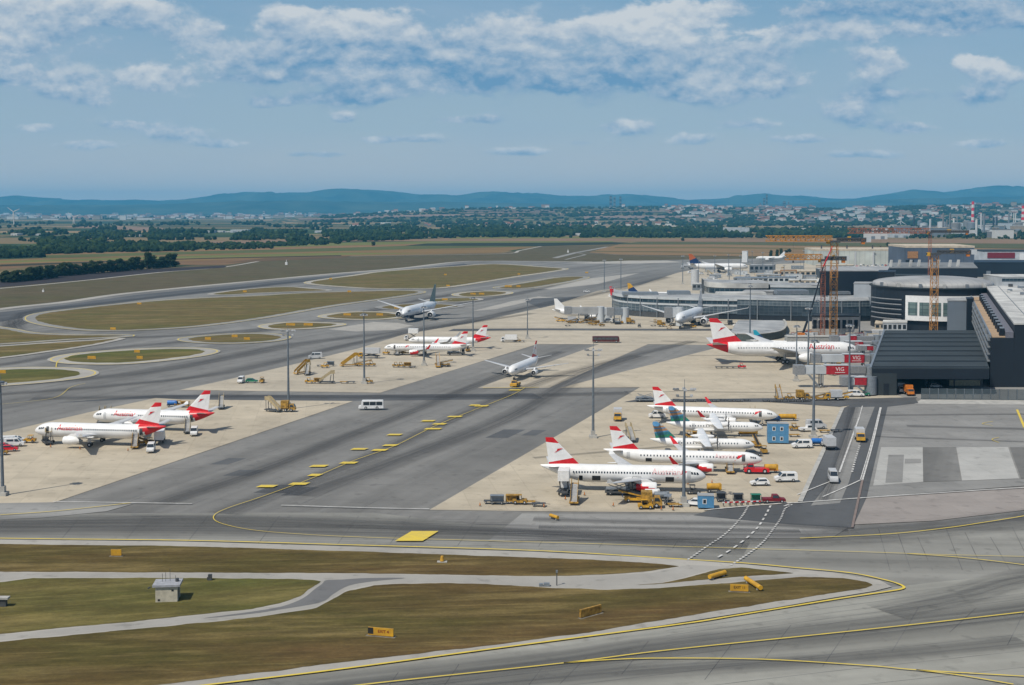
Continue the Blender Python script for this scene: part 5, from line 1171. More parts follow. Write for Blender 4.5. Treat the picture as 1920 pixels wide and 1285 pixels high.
V('belt_m', 1558, 690, 0, 'mustard belt loader below the widebody nose')
V('cart_c', 1570, 689, 0, 'mustard covered cart below the widebody nose')
for i, x in enumerate([1348, 1358, 1369, 1380, 1391]): V('cart' if i != 4 else 'tug_r', x, 690, 0, ['first', 'second', 'third', 'fourth', 'red tug'][i] + (' dark cart of the train under the widebody tail' if i != 4 else ' pulling the cart train under the widebody tail'))
# left apron
V('stairs_b', 88, 831, -60, 'beige stairs at the front door of the airliner with two stair trucks')
V('stairs_y', 254, 838, 100, 'yellow stairs at the rear door of the airliner with two stair trucks')
V('stairs_b', 352, 810, 100, 'beige stairs at the rear door of the farther red tailed airliner')
V('stairs_b', 190, 792, 100, 'beige stairs seen between the two red tailed airliners')
V('stairs_b', 202, 792, 100, 'beige stairs beside the other pair between the two red tailed airliners')
V('belt_m', 266, 833, 160, 'mustard belt loader behind the yellow rear stairs')
V('tug_y', 281, 833, 90, 'yellow tug under the red tail cone')
V('cat_w', 300, 828, 100, 'white box truck standing behind the red tail cone')
V('van_w', 283, 846, -80, 'white van facing out below the red tail')
V('van_w', 364, 815, -80, 'white van below the tail of the farther red tailed airliner')
V('tug_y', 56, 829, 180, 'bright yellow tug off the nose of the airliner with two stair trucks')
for i, (k, x, y, lb) in enumerate([('van_w', 22, 832, 'white van first in the parked row at the picture edge'), ('car_w', 33, 828, 'white car in the parked row off the airliner nose'), ('van_w', 27, 836, 'white van beside a red car in the parked row'), ('car_r', 18, 845, 'red car parked before the white vans'), ('car_r', 8, 841, 'dark red hatchback at the very edge by the white vans'), ('car_w', 5, 832, 'white car behind the dark red hatchback'), ('tug_m', 3, 852, 'orange tug beside the red parked cars'), ('gpu_g', 14, 833, 'grey cart among the white vans')]): V(k, x, y, 12, lb)
V('gpu_b', 323, 762, 0, 'bright blue tank cart behind the farther red tailed airliner')
V('cart_c', 347, 763, 0, 'mustard cart beside the blue tank cart'); V('tug_m', 337, 762, 0, 'yellow tug between the blue tank cart and mustard cart'); V('cart_y', 362, 763, 0, 'flat yellow cart at the end behind the red fin')
V('stairs_b', 415, 765, 100, 'beige stairs standing alone beyond the red fin')
# middle apron
V('van_w', 452, 717, -90, 'white van alone near the taxiway corner'); V('suv_g', 472, 717, 0, 'green car beside the lone white van'); V('tug_m', 491, 717, -90, 'mustard tug beside the green car')
V('stairs_Y', 566, 700, 55, 'big yellow stairs beside the tall mast'); V('stairs_b', 577, 702, 90, 'pale stairs leaning behind the big yellow stairs')
V('tug_y', 609, 689, 180, 'bright yellow tug in front of the dark carts'); V('cart', 601, 687, 0, 'dark cart beside the bright yellow tug'); V('cart_g', 620, 686, 0, 'covered dark cart behind the bright yellow tug')
V('stairs_Y', 655, 686, 30, 'big yellow stairs with its arm raised towards the grey truck'); V('belt_m', 680, 686, 0, 'mustard belt loader at the mast foot beside the raised yellow stairs'); V('tug_m', 697, 686, 0, 'mustard tug beyond the mast by the raised stairs')
V('cat_g', 692, 671, 176, 'large grey box truck with yellow cab ahead of the small jet')
V('tug_y', 724, 664, 180, 'yellow tug under the nose of the small jet with the red engine')
V('stairs_b', 745, 665, 90, 'beige stairs at the front door of the small jet with the red engine'); V('belt_m', 762, 664, 0, 'mustard belt loader beside the small jet with the red engine')
V('cat_up', 771, 638, 175, 'grey lift truck raised at the nose of the farther small jet')
V('loader', 855, 665, 5, 'dark loader under the tail of the small jet with the red engine'); V('belt_m', 877, 658, 90, 'yellow loader at the tail of the small jet with the red engine')
for i, (k, x, y, lb) in enumerate([('tug_m', 743, 688, 'olive tug in the small group below the jet engine'), ('tug_m', 752, 688, 'olive tug with canopy beside its twin below the jet'), ('cart_c', 764, 688, 'olive covered cart below the jet'), ('cart', 773, 689, 'flat dark cart below the jet'), ('stairs_Y', 821, 687, 95, ), ('belt_m', 832, 686, 'mustard loader beside the upright yellow stairs')]):
    if len((k, x, y, lb)) and k == 'stairs_Y': V(k, x, y, 95, 'upright yellow stairs on the middle apron by the taxilane')
    else: V(k, x, y, 0, lb)
V('cart', 838, 687, 30, 'dark cart at the outer side of the upright yellow stairs')
for i, (x, k, lb) in enumerate([(580, 'tug_y', 'small yellow tug in the row near the first mast'), (596, 'cart_c', 'mustard cart in the row near the first mast'), (612, 'stairs_b', 'thin grey stairs in the row near the first mast'), (645, 'cart_y', 'olive flat cart beside the second mast'), (658, 'cart', 'dark flat cart beside the second mast'), (691, 'tug_m', 'olive tug just past the second mast')]): V(k, x, 718, 0, lb)
V('van_s', 591, 672, 190, 'grey van driving on the taxiway beyond the yellow stairs')
V('coach', 698, 767, 183, 'white minibus crossing the dark taxilane')
V('stairs_b', 513, 771, 150, 'yellow stairs tilted next to the first mast'); V('truck_y', 541, 771, 0, 'mustard truck at the foot of the first mast')
V('cat_w', 954, 641, 176, 'white box truck with yellow cab alone on the far apron'); V('cart', 978, 641, 0, 'dark cart beyond the lone white box truck'); V('tug_m', 971, 641, 0, 'mustard tug at the cab of the lone white box truck')
V('bus_r', 1136, 642, 0, 'long dark red apron bus')
V('push_y', 966, 724, -105, 'yellow aircraft tug pushing the head on airliner')
V('belt_y', 1051, 603, 150, 'yellow belt loader below the all white airliner'); V('truck_w', 1076, 605, 0, 'white truck below the all white airliner'); V('belt_m', 1105, 603, 10, 'mustard loader between the jet bridge legs'); V('belt_y', 1172, 606, 30, 'yellow belt loader with raised arm by the pale widebody wing'); V('truck_y', 1182, 607, 0, 'yellow truck beneath the pale widebody wing tip')
V('truck_y', 1240, 612, 0, 'mustard truck beside the engine of the pale widebody'); V('cart_y', 1255, 617, 0, 'orange cart ahead of the pale widebody'); V('tug_y', 1300, 614, 0, 'yellow tug at the nose of the pale widebody')
V('pick_w', 1100, 548, 0, 'small dark truck on the far apron by the tall masts')

random.seed(8)
for i in range(22):
    V(random.choice(['tug_m', 'cart', 'cart_y', 'cart_g', 'belt_m', 'van_w', 'cart_c', 'loader', 'tug_gr']), random.uniform(1060, 1400), random.uniform(603, 614), random.choice([0, 180, 20, 90]), 'small service vehicle among the crowd at the foot of the glass pier')['group'] = 'service vehicles at the foot of the glass pier'
for i in range(34):
    V(random.choice(['tug_m', 'cart', 'cart_g', 'truck_w', 'van_w', 'van_s', 'loader', 'car_d', 'stairs_b']), random.uniform(1275, 1520), random.uniform(499, 531), random.choice([0, 180, 20, 90]), 'tiny service vehicle on the crowded far stands')['group'] = 'service vehicles on the far stands'
for i, (x, y, k) in enumerate([(1060, 936, 'c'), (1096, 928, 'c'), (1150, 948, 'c'), (1240, 955, 'c'), (1262, 956, 'c'), (1338, 934, 'c'), (1020, 950, 'c'), (900, 948, 'c'), (1290, 908, 'c'), (1335, 905, 'c'), (240, 845, 'c'), (150, 842, 'c'), (95, 838, 'c')]):
    def mk_cone():
        root = empty('traffic_cone'); q = MB(); q.tube((0, 0, .05), (0, 0, .75), .16, .03, 10); q.build('cone_body', orange, root); B(-.22, .22, -.22, .22, 0, .05, 'base', black, root); return root
    put('cone', mk_cone, 'small orange traffic cone standing near a parked aircraft', 'traffic cone', x, y, 0, 'traffic cones near the parked aircraft')
# two storey and one storey blue cabins
o = mk_cabin(blue, 5.6, 3, 5.4, win=((-1.2, 4.0), (.9, 4.0), (-1.2, 1.3), (.9, 1.3))); p = at(1458, 832); o.location = (p.x, p.y, .33); o.rotation_euler.z = R(-5); tag(o, 'two storey blue site cabin with four white windows', 'cabin', 'blue cabins')
o = mk_cabin(blue, 3.4, 2.6, 2.7, win=((-.3, 1.5),)); p = at(1323, 954); o.location = (p.x, p.y, .33); o.rotation_euler.z = R(-5); tag(o, 'small single blue cabin beside the mast base', 'cabin', 'blue cabins')

# ------------------------------------------------------------------ lighting masts
polem = mat('mast_steel', (.17, .20, .23), .5, .3, var=.1)
def mk_mast(h, style='round', foot=True):
    root = empty('light_mast')
    q = MB(); q.tube((0, 0, .5), (0, 0, h), .42 * h / 26, .20 * h / 26, 12); q.build('pole', polem, root)
    q = MB(); q.box(-1.1, 1.1, -1.1, 1.1, -.3, .55); q.box(-.6, .6, -.6, .6, .55, 1.9); q.build('footing', conc, root)
    if style == 'round':
        q = MB(); q.tube((0, 0, h - .4), (0, 0, h), .9, .9, 14); q.tube((0, 0, h), (0, 0, h + 1.5), .05); q.build('lamp_ring', polem, root)
        n = 8
    else:
        q = MB(); q.bar((-2.2, 0, h - .6), (2.2, 0, h - .6), .14); q.bar((-1.6, 0, h - 2.0), (1.6, 0, h - 2.0), .12); q.bar((0, -1.2, h - .6), (0, 1.2, h - .6), .12); q.tube((0, 0, h), (0, 0, h + 1.8), .05); q.build('cross_arms', polem, root); n = 0
        for (x, y, z) in ((-2.2, 0, h - .6), (2.2, 0, h - .6), (-1.5, 0, h - .6), (1.5, 0, h - .6), (-1.5, 0, h - 2.0), (1.5, 0, h - 2.0), (0, -1.2, h - .6), (0, 1.2, h - .6)):
            q = MB(); q.box(x - .34, x + .34, y - .3, y + .3, z + .05, z + .5, tx=.06); q.build('floodlight', [metal if x < 0 else lgrey], root)
    for k in range(n):
        a = 2 * PI * k / n; q = MB(); x, y = 1.15 * math.cos(a), 1.15 * math.sin(a); q.box(x - .28, x + .28, y - .28, y + .28, h - .75, h - .3); q.build('floodlight', [metal if k % 2 else lgrey], root)
    return root
MAST = [(5, 930, 718, 'round', 'tall mast at the picture edge with a cluttered foot'), (541, 768, 620, 'cross', 'tall mast on the tip of the red tailed airliners apron'), (683, 720, 590, 'round', 'mast rising beside the big grey catering truck'), (795, 686, 576, 'round', 'mast standing in front of the small jet with the red engine'),
        (887, 659, 559, 'round', 'mast in front of the red tail of the farther small jet'), (989, 636, 562, 'round', 'mast beside the lone white box truck'), (1112, 822, 656, 'cross', 'tall mast with cross arms at the dark taxilane edge'), (1282, 950, 730, 'cross', 'tallest mast, with cross arms, beside the small blue cabin'),
        (1525, 822, 640, 'round', 'slim mast beside the silver grey van behind the two storey cabin'), (1592, 744, 610, 'round', 'mast with a thick concrete footing among the red jet bridges'), (1493, 716, 612, 'round', 'mast rising in front of the big red lettering'), (1515, 704, 578, 'round', 'mast between the lettering and the black boom'),
        (1406, 637, 537, 'round', 'mast above the bright turquoise fin'), (1133, 548, 488, 'round', 'mast beside the dark red fin, nearer the pier end'), (1164, 547, 486, 'round', 'mast above the dark blue and yellow fin'), (1280, 533, 480, 'round', 'distant mast beyond the white far apron'), (1148, 595, 540, 'round', 'mast at the outer end of the glass pier'),
        (1532, 628, 564, 'round', 'white topped mast beside the red lattice crane'), (1546, 632, 555, 'round', 'white topped mast against the dark pier glass')]
for (x, yb, yt, st, lb) in MAST:
    h = hpx(x, yb, yt); o = mk_mast(h, st); p = at(x, yb); o.location = (p.x, p.y, .33); tag(o, lb, 'light mast', 'lighting masts on the aprons')
_c = 0
for (x, yb, yt) in [(1366, 520, 478), (1388, 520, 480), (1430, 516, 474), (1449, 520, 484), (1367, 545, 500), (1507, 508, 470), (1340, 515, 480), (1310, 520, 484), (1470, 530, 498), (1790, 486, 462), (1735, 497, 478), (1410, 505, 472), (1640, 498, 475), (1572, 500, 470)]:
    o = inst('farmast', lambda: mk_mast(24, 'round')); p = at(x, yb); o.location = (p.x, p.y, .3); o.scale = (1, 1, hpx(x, yb, yt) / 24)
    tag(o, 'thin distant mast among the far terminal roofs', 'light mast', 'thin masts among the far terminal roofs')

# ------------------------------------------------------------------ airfield signs
padm = mat('weathered_sign_pad', (.20, .18, .14), .95, var=.2)
def mk_sign(l, h, txt=None, blk=0, back=False):
    root = empty('taxiway_sign')
    B(-l / 2 - .3, l / 2 + .3, -.4, .4, -.3, .02, 'concrete_pad', padm, root)
    B(-l / 2, l / 2, -.09, .32 if back else .09, .12, .28 + h, 'panel', yellow if not back else mustard, root)
    n = max(2, int(l / 1.5))
    for i in range(n):
        x = -l / 2 + .4 + (l - .8) * i / (n - 1); q = MB(); q.tube((x, 0, 0), (x, 0, .3), .05); q.build('leg', dgrey, root)
    if blk: B(-l / 2, -l / 2 + blk, -.11, -.095, .3, .26 + h, 'black_panel', black, root)
    if txt:
        vs, fs = text_geo(txt, h * .62, True); wd = max(v.x for v in vs); q = MB(); x0 = (blk - wd) / 2; q.add([(v.x + x0, -.11, v.y + .28 + h * .28) for v in vs], fs); q.build('sign_lettering', black if not blk else dred, root)
    return root
def sign(x, y, deg, l, h, lb, **k):
    o = mk_sign(l, h, **k); p = at(x, y); o.location = (p.x, p.y, .3); o.rotation_euler.z = R(deg); return tag(o, lb, 'sign', 'yellow airfield signs')
sign(714, 1197, -14, 4.0, 1.0, 'orange lettered sign with a black end panel in the grass', txt='EXIT 4', blk=.85)
sign(1108, 1158, 40, 4.4, 1.05, 'weathered yellow sign slanting in the grass near the edge line', back=True)
sign(1386, 1113, -8, 3.0, .95, 'lettered yellow sign on a concrete patch beside the tilted tube', txt='EXIT 11')
sign(218, 1046, 0, 1.9, .95, 'short plain yellow sign alone in the grass strip')
def tube_thing(x, y, deg, l, r, lb):
    root = empty('yellow_tube'); q = MB(); q.tube((-l / 2, 0, r + .2), (l / 2, 0, r + .2), r, n=14); q.build('tube', yellow, root)
    for s in (-1, 1): q = MB(); q.box(s * l * .35 - .1, s * l * .35 + .1, -r * .8, r * .8, 0, r * .7); q.build('cradle', conc, root)
    p = at(x, y); root.location = (p.x, p.y, .3); root.rotation_euler.z = R(deg); return tag(root, lb, 'tube marker', 'yellow airfield markers')
tube_thing(1345, 1087, 42, 4.2, .4, 'thick yellow tube in the grass by the dashed crossing')
tube_thing(1412, 1103, 104, 6.0, .4, 'yellow tube tilted beside the lettered sign on concrete')
tube_thing(1039, 976, -55, 2.6, .35, 'small yellow tube lying alone on the pale concrete')
root = empty('yellow_marker'); q = MB(); q.tube((0, 0, .2), (0, 0, 1.1), .42, .25, 12); q.build('cone_body', yellow, root); q = MB(); q.box(-.9, .9, -.5, .5, 0, .12); q.build('base', conc, root); p = at(829, 1057); root.location = (p.x, p.y, .3); tag(root, 'small upright yellow marker in the grass strip', 'marker', 'yellow airfield markers')
SG = [(172, 675, 3.6), (262, 675, 2.6), (257, 663, 2.6), (390, 639, 3), (463, 639, 3), (440, 634, 3), (212, 620, 3), (545, 612, 5), (578, 612, 5), (261, 572, 3), (459, 549, 3), (655, 549, 3), (620, 525, 2.6), (840, 538, 3), (973, 516, 2.6), (953, 539, 6), (972, 539, 3.4), (887, 553.5, 4), (903, 553.5, 4), (651, 593, 4.5), (712, 593, 4), (834, 564, 4), (745, 580, 4), (1064, 546, 0), (806, 577.5, 4), (1100, 513, 3), (4, 702, 3), (120, 681, 0), (835, 517, 2.6)]
for x, y, l in SG:
    if not l: continue
    o = inst('farsign%.1f' % l, lambda: mk_sign(l, 1.1)); p = at(x, y); o.location = (p.x, p.y, .3); o.rotation_euler.z = R(-4)
    tag(o, 'small yellow sign on a distant grass island between taxiways', 'sign', 'yellow signs on the distant grass islands')
# hut in the front grass
root = empty('equipment_hut')
B(-1.75, 1.75, -1.6, 1.6, 0, 2.5, 'body', mat('cream_render', (.52, .48, .38), .9, var=.1), root); B(-2.2, 2.2, -1.85, 1.95, 2.5, 2.85, 'roof', mat('grey_hut_roof', (.34, .35, .38), .8, var=.1), root)
B(1.76, 1.8, -.5, .5, .1, 2.1, 'door', dgrey, root)
for x, z in ((1.0, 1.9), (-1.2, .35)): B(x - .18, x + .18, -1.63, -1.605, z - .15, z + .15, 'vent', black, root)
for x, y, h in ((-.9, .3, 4.2), (-.4, .5, 4.3), (.3, .6, 4.9), (1.2, .4, 3.8)): q = MB(); q.tube((x, y, 2.85), (x, y, h), .035); q.build('antenna_rod', dgrey, root)
q = MB(); q.tube((1.5, .2, 2.85), (1.5, .2, 3.4), .28, n=10); q.build('rooftop_drum', dgrey, root); q = MB(); q.bar((-2.45, -1.8, 2.6), (-2.9, -1.9, 2.4), .2); q.build('floodlight', dgrey, root)
p = at(315, 1127); root.location = (p.x, p.y, .3); root.rotation_euler.z = R(6); tag(root, 'small cream hut with grey flat roof and antennas in the grass', 'hut')
root = empty('wind_post'); q = MB(); q.tube((0, 0, 0), (0, 0, 2.6), .09); q.build('post', dgrey, root); q = MB(); q.box(-.16, .16, -.16, .16, 2.2, 2.6); q.build('lamp_head', steel, root); p = at(1044, 1101); root.location = (p.x, p.y, .3); tag(root, 'thin dark post standing beside the service road', 'post')
root = empty('box_marker'); q = MB(); q.box(-.5, .5, -.35, .35, 0, .5); q.box(-1.3, -.6, -.3, .3, 0, .4); q.build('box_body', steel, root); p = at(1025, 1102); root.location = (p.x, p.y, .3); tag(root, 'low grey boxes beside the thin dark post', 'box')
root = empty('road_stub'); q = MB(); q.box(-.3, .3, -.3, .3, 0, 1.0); q.box(-.5, -.2, -.2, .2, 0, .5); q.build('bin_body', dgrey, root); p = at(394, 1091); root.location = (p.x, p.y, .3); tag(root, 'small dark post box by the service road near the hut', 'box')
root = empty('concrete_slab'); q = MB(); q.box(-1.3, 1.3, -.6, .6, 1.2, 1.5); q.build('top', conc, root); q = MB(); q.box(-.9, .9, -.4, .4, 0, 1.2); q.build('base', dgrey, root); p = at(2, 1140); root.location = (p.x, p.y, .3); tag(root, 'grey concrete block in the grass at the picture edge', 'block')
# distant white station in the meadow
for (x, y, s, lb) in [(537, 497, .65, 'white beacon hut alone in the far meadow'), (1065, 474, .6, 'white beacon hut by the far meadow tracks'), (81, 548, .3, 'thin white pole in the meadow before the runway')]:
    root = empty('beacon_hut'); B(-2 * s, 2 * s, -2 * s, 2 * s, 0, 5 * s, 'body', white, root); q = MB(); q.tube((0, 0, 5 * s), (0, 0, 9 * s), .25); q.build('antenna', white, root); p = at(x, y); root.location = (p.x, p.y, .1); tag(root, lb, 'beacon')
# white-red barriers on the stand corner
for i, x in enumerate([1363, 1374, 1385, 1396, 1407, 1418]):
    def mk_bar():
        root = empty('barrier'); q = MB()
        for k in range(4): q.box(-1.0 + k * .5, -.5 + k * .5, -.05, .05, .55, .8, k % 2)
        q.build('striped_board', [white, red], root)
        for s in (-1, 1): q = MB(); q.box(s * .8 - .05, s * .8 + .05, -.25, .25, 0, .55); q.build('foot', dgrey, root)
        return root
    put('barrier', mk_bar, 'red and white striped barrier in the row beside the dashed crossing', 'barrier', x, 948 - i * .4, 5, 'striped barriers by the dashed crossing')
# people: two apron workers
def person(x, y, deg, vest, trousers, lb):
    me = bpy.data.meshes.new('person'); J = [(0, 0, .95), (0, 0, 1.2), (0, 0, 1.45), (0, 0, 1.56), (0, 0, 1.70), (0, .11, .9), (.03, .13, .48), (-.02, .14, .05), (.1, .15, .02), (0, -.11, .9), (.0, -.13, .48), (.05, -.14, .05), (.17, -.14, .02), (0, .2, 1.42), (.03, .27, 1.14), (.14, .26, .92), (0, -.2, 1.42), (-.02, -.27, 1.14), (.1, -.27, .92)]
    rad = [.15, .14, .15, .06, .105, .1, .065, .045, .04, .1, .065, .045, .04, .07, .045, .035, .07, .045, .035]
    ed = [(0, 1), (1, 2), (2, 3), (3, 4), (0, 5), (5, 6), (6, 7), (7, 8), (0, 9), (9, 10), (10, 11), (11, 12), (2, 13), (13, 14), (14, 15), (2, 16), (16, 17), (17, 18)]
    me.from_pydata(J, ed, []); o = bpy.data.objects.new('person', me); C.objects.link(o); md = o.modifiers.new('skin', 'SKIN'); ss = o.modifiers.new('s', 'SUBSURF'); ss.levels = 1; ss.render_levels = 1
    for i, v in enumerate(me.skin_vertices[0].data if me.skin_vertices else []): v.radius = (rad[i], rad[i])
    if not me.skin_vertices:
        pass
    dg = bpy.context.evaluated_depsgraph_get(); m2 = bpy.data.meshes.new_from_object(o.evaluated_get(dg)); o.modifiers.clear(); o.data = m2
    m2.materials.clear()
    for m in (mat('skin_tone', (.45, .25, .16), .6), vest, trousers): m2.materials.append(m)
    for p_ in m2.polygons:
        z = p_.center.z; p_.material_index = 0 if z > 1.5 or (z < .98 and abs(p_.center.y) > .21) else (1 if z > .95 else 2)
    p = at(x, y); o.location = (p.x, p.y, .33); o.rotation_euler.z = R(deg)
    q = MB(); q.loft([ring(0, 1.76, .11, .1, 10)[:] and [(a * .1, b * .1, zz) for a, b in [(math.cos(k * PI / 5), math.sin(k * PI / 5)) for k in range(10)]] for zz in (1.72, 1.80)], 0); q.build('cap', dgrey, o)
    return tag(o, lb, 'person', 'apron workers')
person(61, 834, 40, orange, dgrey, 'person in an orange vest standing by the yellow tug off the airliner nose')
person(1167, 935, 10, yellow, dblue, 'person in a yellow vest standing below the dark container loader')
# ------------------------------------------------------------------ buildings
def gridmat(name, c1, c2, mortar, w_=2.0, h_=1.2, ms=.06, rough=.25, axis='x'):
    m = bpy.data.materials.new(name); m.use_nodes = True; t = m.node_tree; b = t.nodes['Principled BSDF']
    tcn = t.nodes.new('ShaderNodeTexCoord'); sp = t.nodes.new('ShaderNodeSeparateXYZ'); t.links.new(tcn.outputs['Object'], sp.inputs[0]); cb = t.nodes.new('ShaderNodeCombineXYZ')
    t.links.new(math_n(t, 'ADD', sp.outputs[0], math_n(t, 'MULTIPLY', sp.outputs[1], 1.0 if axis == 'xy' else 0.0)) if axis != 'y' else sp.outputs[1], cb.inputs[0]); t.links.new(sp.outputs[2], cb.inputs[1])
    br = t.nodes.new('ShaderNodeTexBrick'); br.offset = 0; t.links.new(cb.outputs[0], br.inputs[0]); br.inputs['Scale'].default_value = 1
    br.inputs['Brick Width'].default_value = w_; br.inputs['Row Height'].default_value = h_; br.inputs['Mortar Size'].default_value = ms; br.inputs['Mortar Smooth'].default_value = .1
    br.inputs['Color1'].default_value = (*c1, 1); br.inputs['Color2'].default_value = (*c2, 1); br.inputs['Mortar'].default_value = (*mortar, 1)
    nz = t.nodes.new('ShaderNodeTexNoise'); nz.inputs['Scale'].default_value = .05; nz.inputs['Detail'].default_value = 5; t.links.new(tcn.outputs['Object'], nz.inputs['Vector'])
    t.links.new(mixc(t, 1.0, br.outputs['Color'], math_n(t, 'MULTIPLY_ADD', nz.outputs[0], 1.2, .4), 'MULTIPLY'), b.inputs['Base Color']); b.inputs['Roughness'].default_value = rough
    return m
gl_grid = gridmat('curtain_glazing', (.05, .075, .095), (.10, .13, .155), (.20, .23, .25), 2.2, 1.5, .10)
gl_dark = gridmat('dark_glass_band', (.012, .03, .045), (.03, .055, .075), (.12, .15, .17), 3.0, 3.0, .12)
gl_blue = gridmat('blue_grey_glazing', (.06, .09, .11), (.13, .17, .2), (.10, .12, .14), 1.6, 2.4, .12)
gl_navy = gridmat('dark_blue_glazing', (.02, .035, .05), (.04, .06, .08), (.07, .09, .11), 2.6, 1.8, .08)
palec = mat('pale_blue_cladding', (.44, .48, .52), .7, var=.08, scale=.1)
lightb = mat('light_band_cladding', (.50, .53, .55), .6, var=.1, scale=.15)
ribd = gridmat('blue_grey_ribbed_sheet', (.105, .135, .15), (.13, .165, .18), (.05, .065, .075), .9, 60, .10, .5)
hgw = gridmat('pale_ribbed_wall', (.43, .46, .43), (.47, .49, .45), (.36, .38, .36), 6, 60, .3, .8)
hgb = gridmat('slate_ribbed_wall', (.075, .10, .14), (.085, .11, .15), (.06, .08, .11), 8, 60, .3, .6)
def prismz(q, pts, z0, z1, mi=0):
    n = len(pts); a = [(p.x, p.y, z0) for p in pts] + [(p.x, p.y, z1) for p in pts]
    q.add(a, [tuple(range(n))[::-1], tuple(range(n, 2 * n))] + [(k, (k + 1) % n, n + (k + 1) % n, n + k) for k in range(n)], mi)
def wallstrip(name, pts, z0, z1, m, parent, off=.3, dp=.4):
    """a band of facade running along the points, standing off the wall behind by off"""
    q = MB(); n = len(pts); nr = []
    for i in range(n):
        t_ = pts[min(n - 1, i + 1)] - pts[max(0, i - 1)]; t_.z = 0; t_.normalize(); nr.append(Vector((t_.y, -t_.x, 0)))
    a = [pts[i] + nr[i] * off for i in range(n)]; b = [pts[i] + nr[i] * (off - dp) for i in range(n)]
    vs = []
    for i in range(n): vs += [(a[i].x, a[i].y, z0), (a[i].x, a[i].y, z1), (b[i].x, b[i].y, z1), (b[i].x, b[i].y, z0)]
    q.loft([vs[4 * i:4 * i + 4] for i in range(n)], 0, caps=True, sm=False)
    return q.build(name, m, parent)
def relroot(root, p): root.location = p
def bld(name, foot, h, wm, rm, lab, cat, group=None, par=.6, base=0.0, oh=.25):
    root = empty(name, (foot[0].x, foot[0].y, 0)); o = foot[0]; f = [Vector((p.x - o.x, p.y - o.y, 0)) for p in foot]
    q = MB(); prismz(q, f, base, h); q.build('wall', wm, root)
    q = MB(); f2 = offset(f, oh); prismz(q, f2, h + .01, h + par); q.build('roof', rm, root)
    tag(root, lab, cat, group); root['_f'] = 0; del root['_f']
    return root
def blk(name, xl, xr, yb, yt, depth, wm, rm, lab, cat='building', group=None, par=.6, skew=.3, bands=0, wmat=None, door=0, ybr=None, nwin=0):
    a = at(xl, yb); b = at(xr, ybr or yb); v = Vector((skew, .95, 0)).normalized() * depth
    h = hpx((xl + xr) / 2, yb, yt) - par
    root = bld(name, [a, b, b + v, a + v], h, wm, rm, lab, cat, group, par)
    u = (b - a); u.z = 0
    for i in range(bands):
        z0 = h * (i + .45) / bands; z1 = h * (i + .85) / bands
        if nwin:
            for k in range(nwin):
                p = u * ((k + .18) / nwin); p2 = u * ((k + .82) / nwin); q = MB(); q.box(p.x, p2.x, min(p.y, p2.y) - .12, min(p.y, p2.y) + .02, z0, z1); q.build('window', wmat or glass, root)
        else:
            q = MB(); q.add([(0, -.15, z0), (u.x, u.y - .15, z0), (u.x, u.y - .15, z1), (0, -.15, z1)], [(0, 1, 2, 3)]); q.build('window_band', wmat or gl_dark, root)
    for k in range(door):
        p = u * ((k + .3) / door); q = MB(); q.box(p.x, p.x + u.length / door * .4, -.3, -.05, 0, min(h * .5, 7)); q.build('gate', steel, root)
    return root
random.seed(5)
# --- long curved glass pier
def pier(nm, pxs, ytop_px, depth, bandspec, lab):
    f = catmull([at(x, y) for x, y in pxs], False, 6); h = hpx(*ytop_px); o = f[0]; root = empty(nm, (o.x, o.y, 0)); g = [Vector((p.x - o.x, p.y - o.y, 0)) for p in f]
    back = [p + Vector((.08, .99, 0)) * depth for p in g]; q = MB(); prismz(q, g + back[::-1], 0, h - .5); q.build('wall', navy, root)
    q = MB(); prismz(q, [p + Vector((0, -.9, 0)) for p in g] + [p + Vector((0, 1, 0)) for p in back[::-1]], h - .49, h); q.build('roof', roofg, root)
    for (n_, z0, z1, m, i0, i1, off) in bandspec: wallstrip(n_, g[int(i0 * (len(g) - 1)):int(i1 * (len(g) - 1)) + 1], z0 * h, z1 * h, m, root, off)
    tag(root, lab, 'airport pier'); return root, g, h
pr, g, ph = pier('airport_pier', [(1150, 586), (1170, 591), (1220, 595), (1300, 598), (1400, 600), (1520, 603), (1600, 603), (1650, 602)], (1300, 598, 558), 36,
     [('base_band', 0, .26, dgrey, 0, .52, .3), ('glazing', .27, .60, gl_grid, 0, .55, .45), ('light_band', .61, .69, lightb, 0, .55, .7), ('window_band', .70, .86, gl_dark, 0, .55, .5), ('fascia', .87, 1.0, lightb, 0, .55, .95),
      ('base_band', 0, .22, navy, .55, 1, .3), ('glazing', .23, .66, gl_navy, .55, 1, .5), ('upper_glazing', .67, .93, gl_grid, .55, 1, .6), ('fascia', .94, 1.0, lightb, .55, 1, .95)], 'long curved pier of grey glass with a dark window band')
for k in range(14):
    p = g[int((k + .5) / 14 * (len(g) - 1))]; q = MB(); q.box(p.x - .25, p.x + .25, p.y - 1.3, p.y - .6, 0, ph * .96); q.build('pier_column', steel, pr)
q = MB(); p = g[len(g) // 4]
for (a, b, w_, d_, hh) in ((-10, 6, 22, 9, 1.6), (18, 9, 14, 8, 2.2), (48, 8, 30, 10, 1.4), (85, 12, 20, 10, 2.4), (118, 10, 12, 8, 1.8)):
    q = MB(); q.box(p.x + a, p.x + a + w_, p.y + b, p.y + b + d_, ph + .01, ph + hh, tx=.4); q.build('roof_plant', steel if a % 4 else roofw, pr)
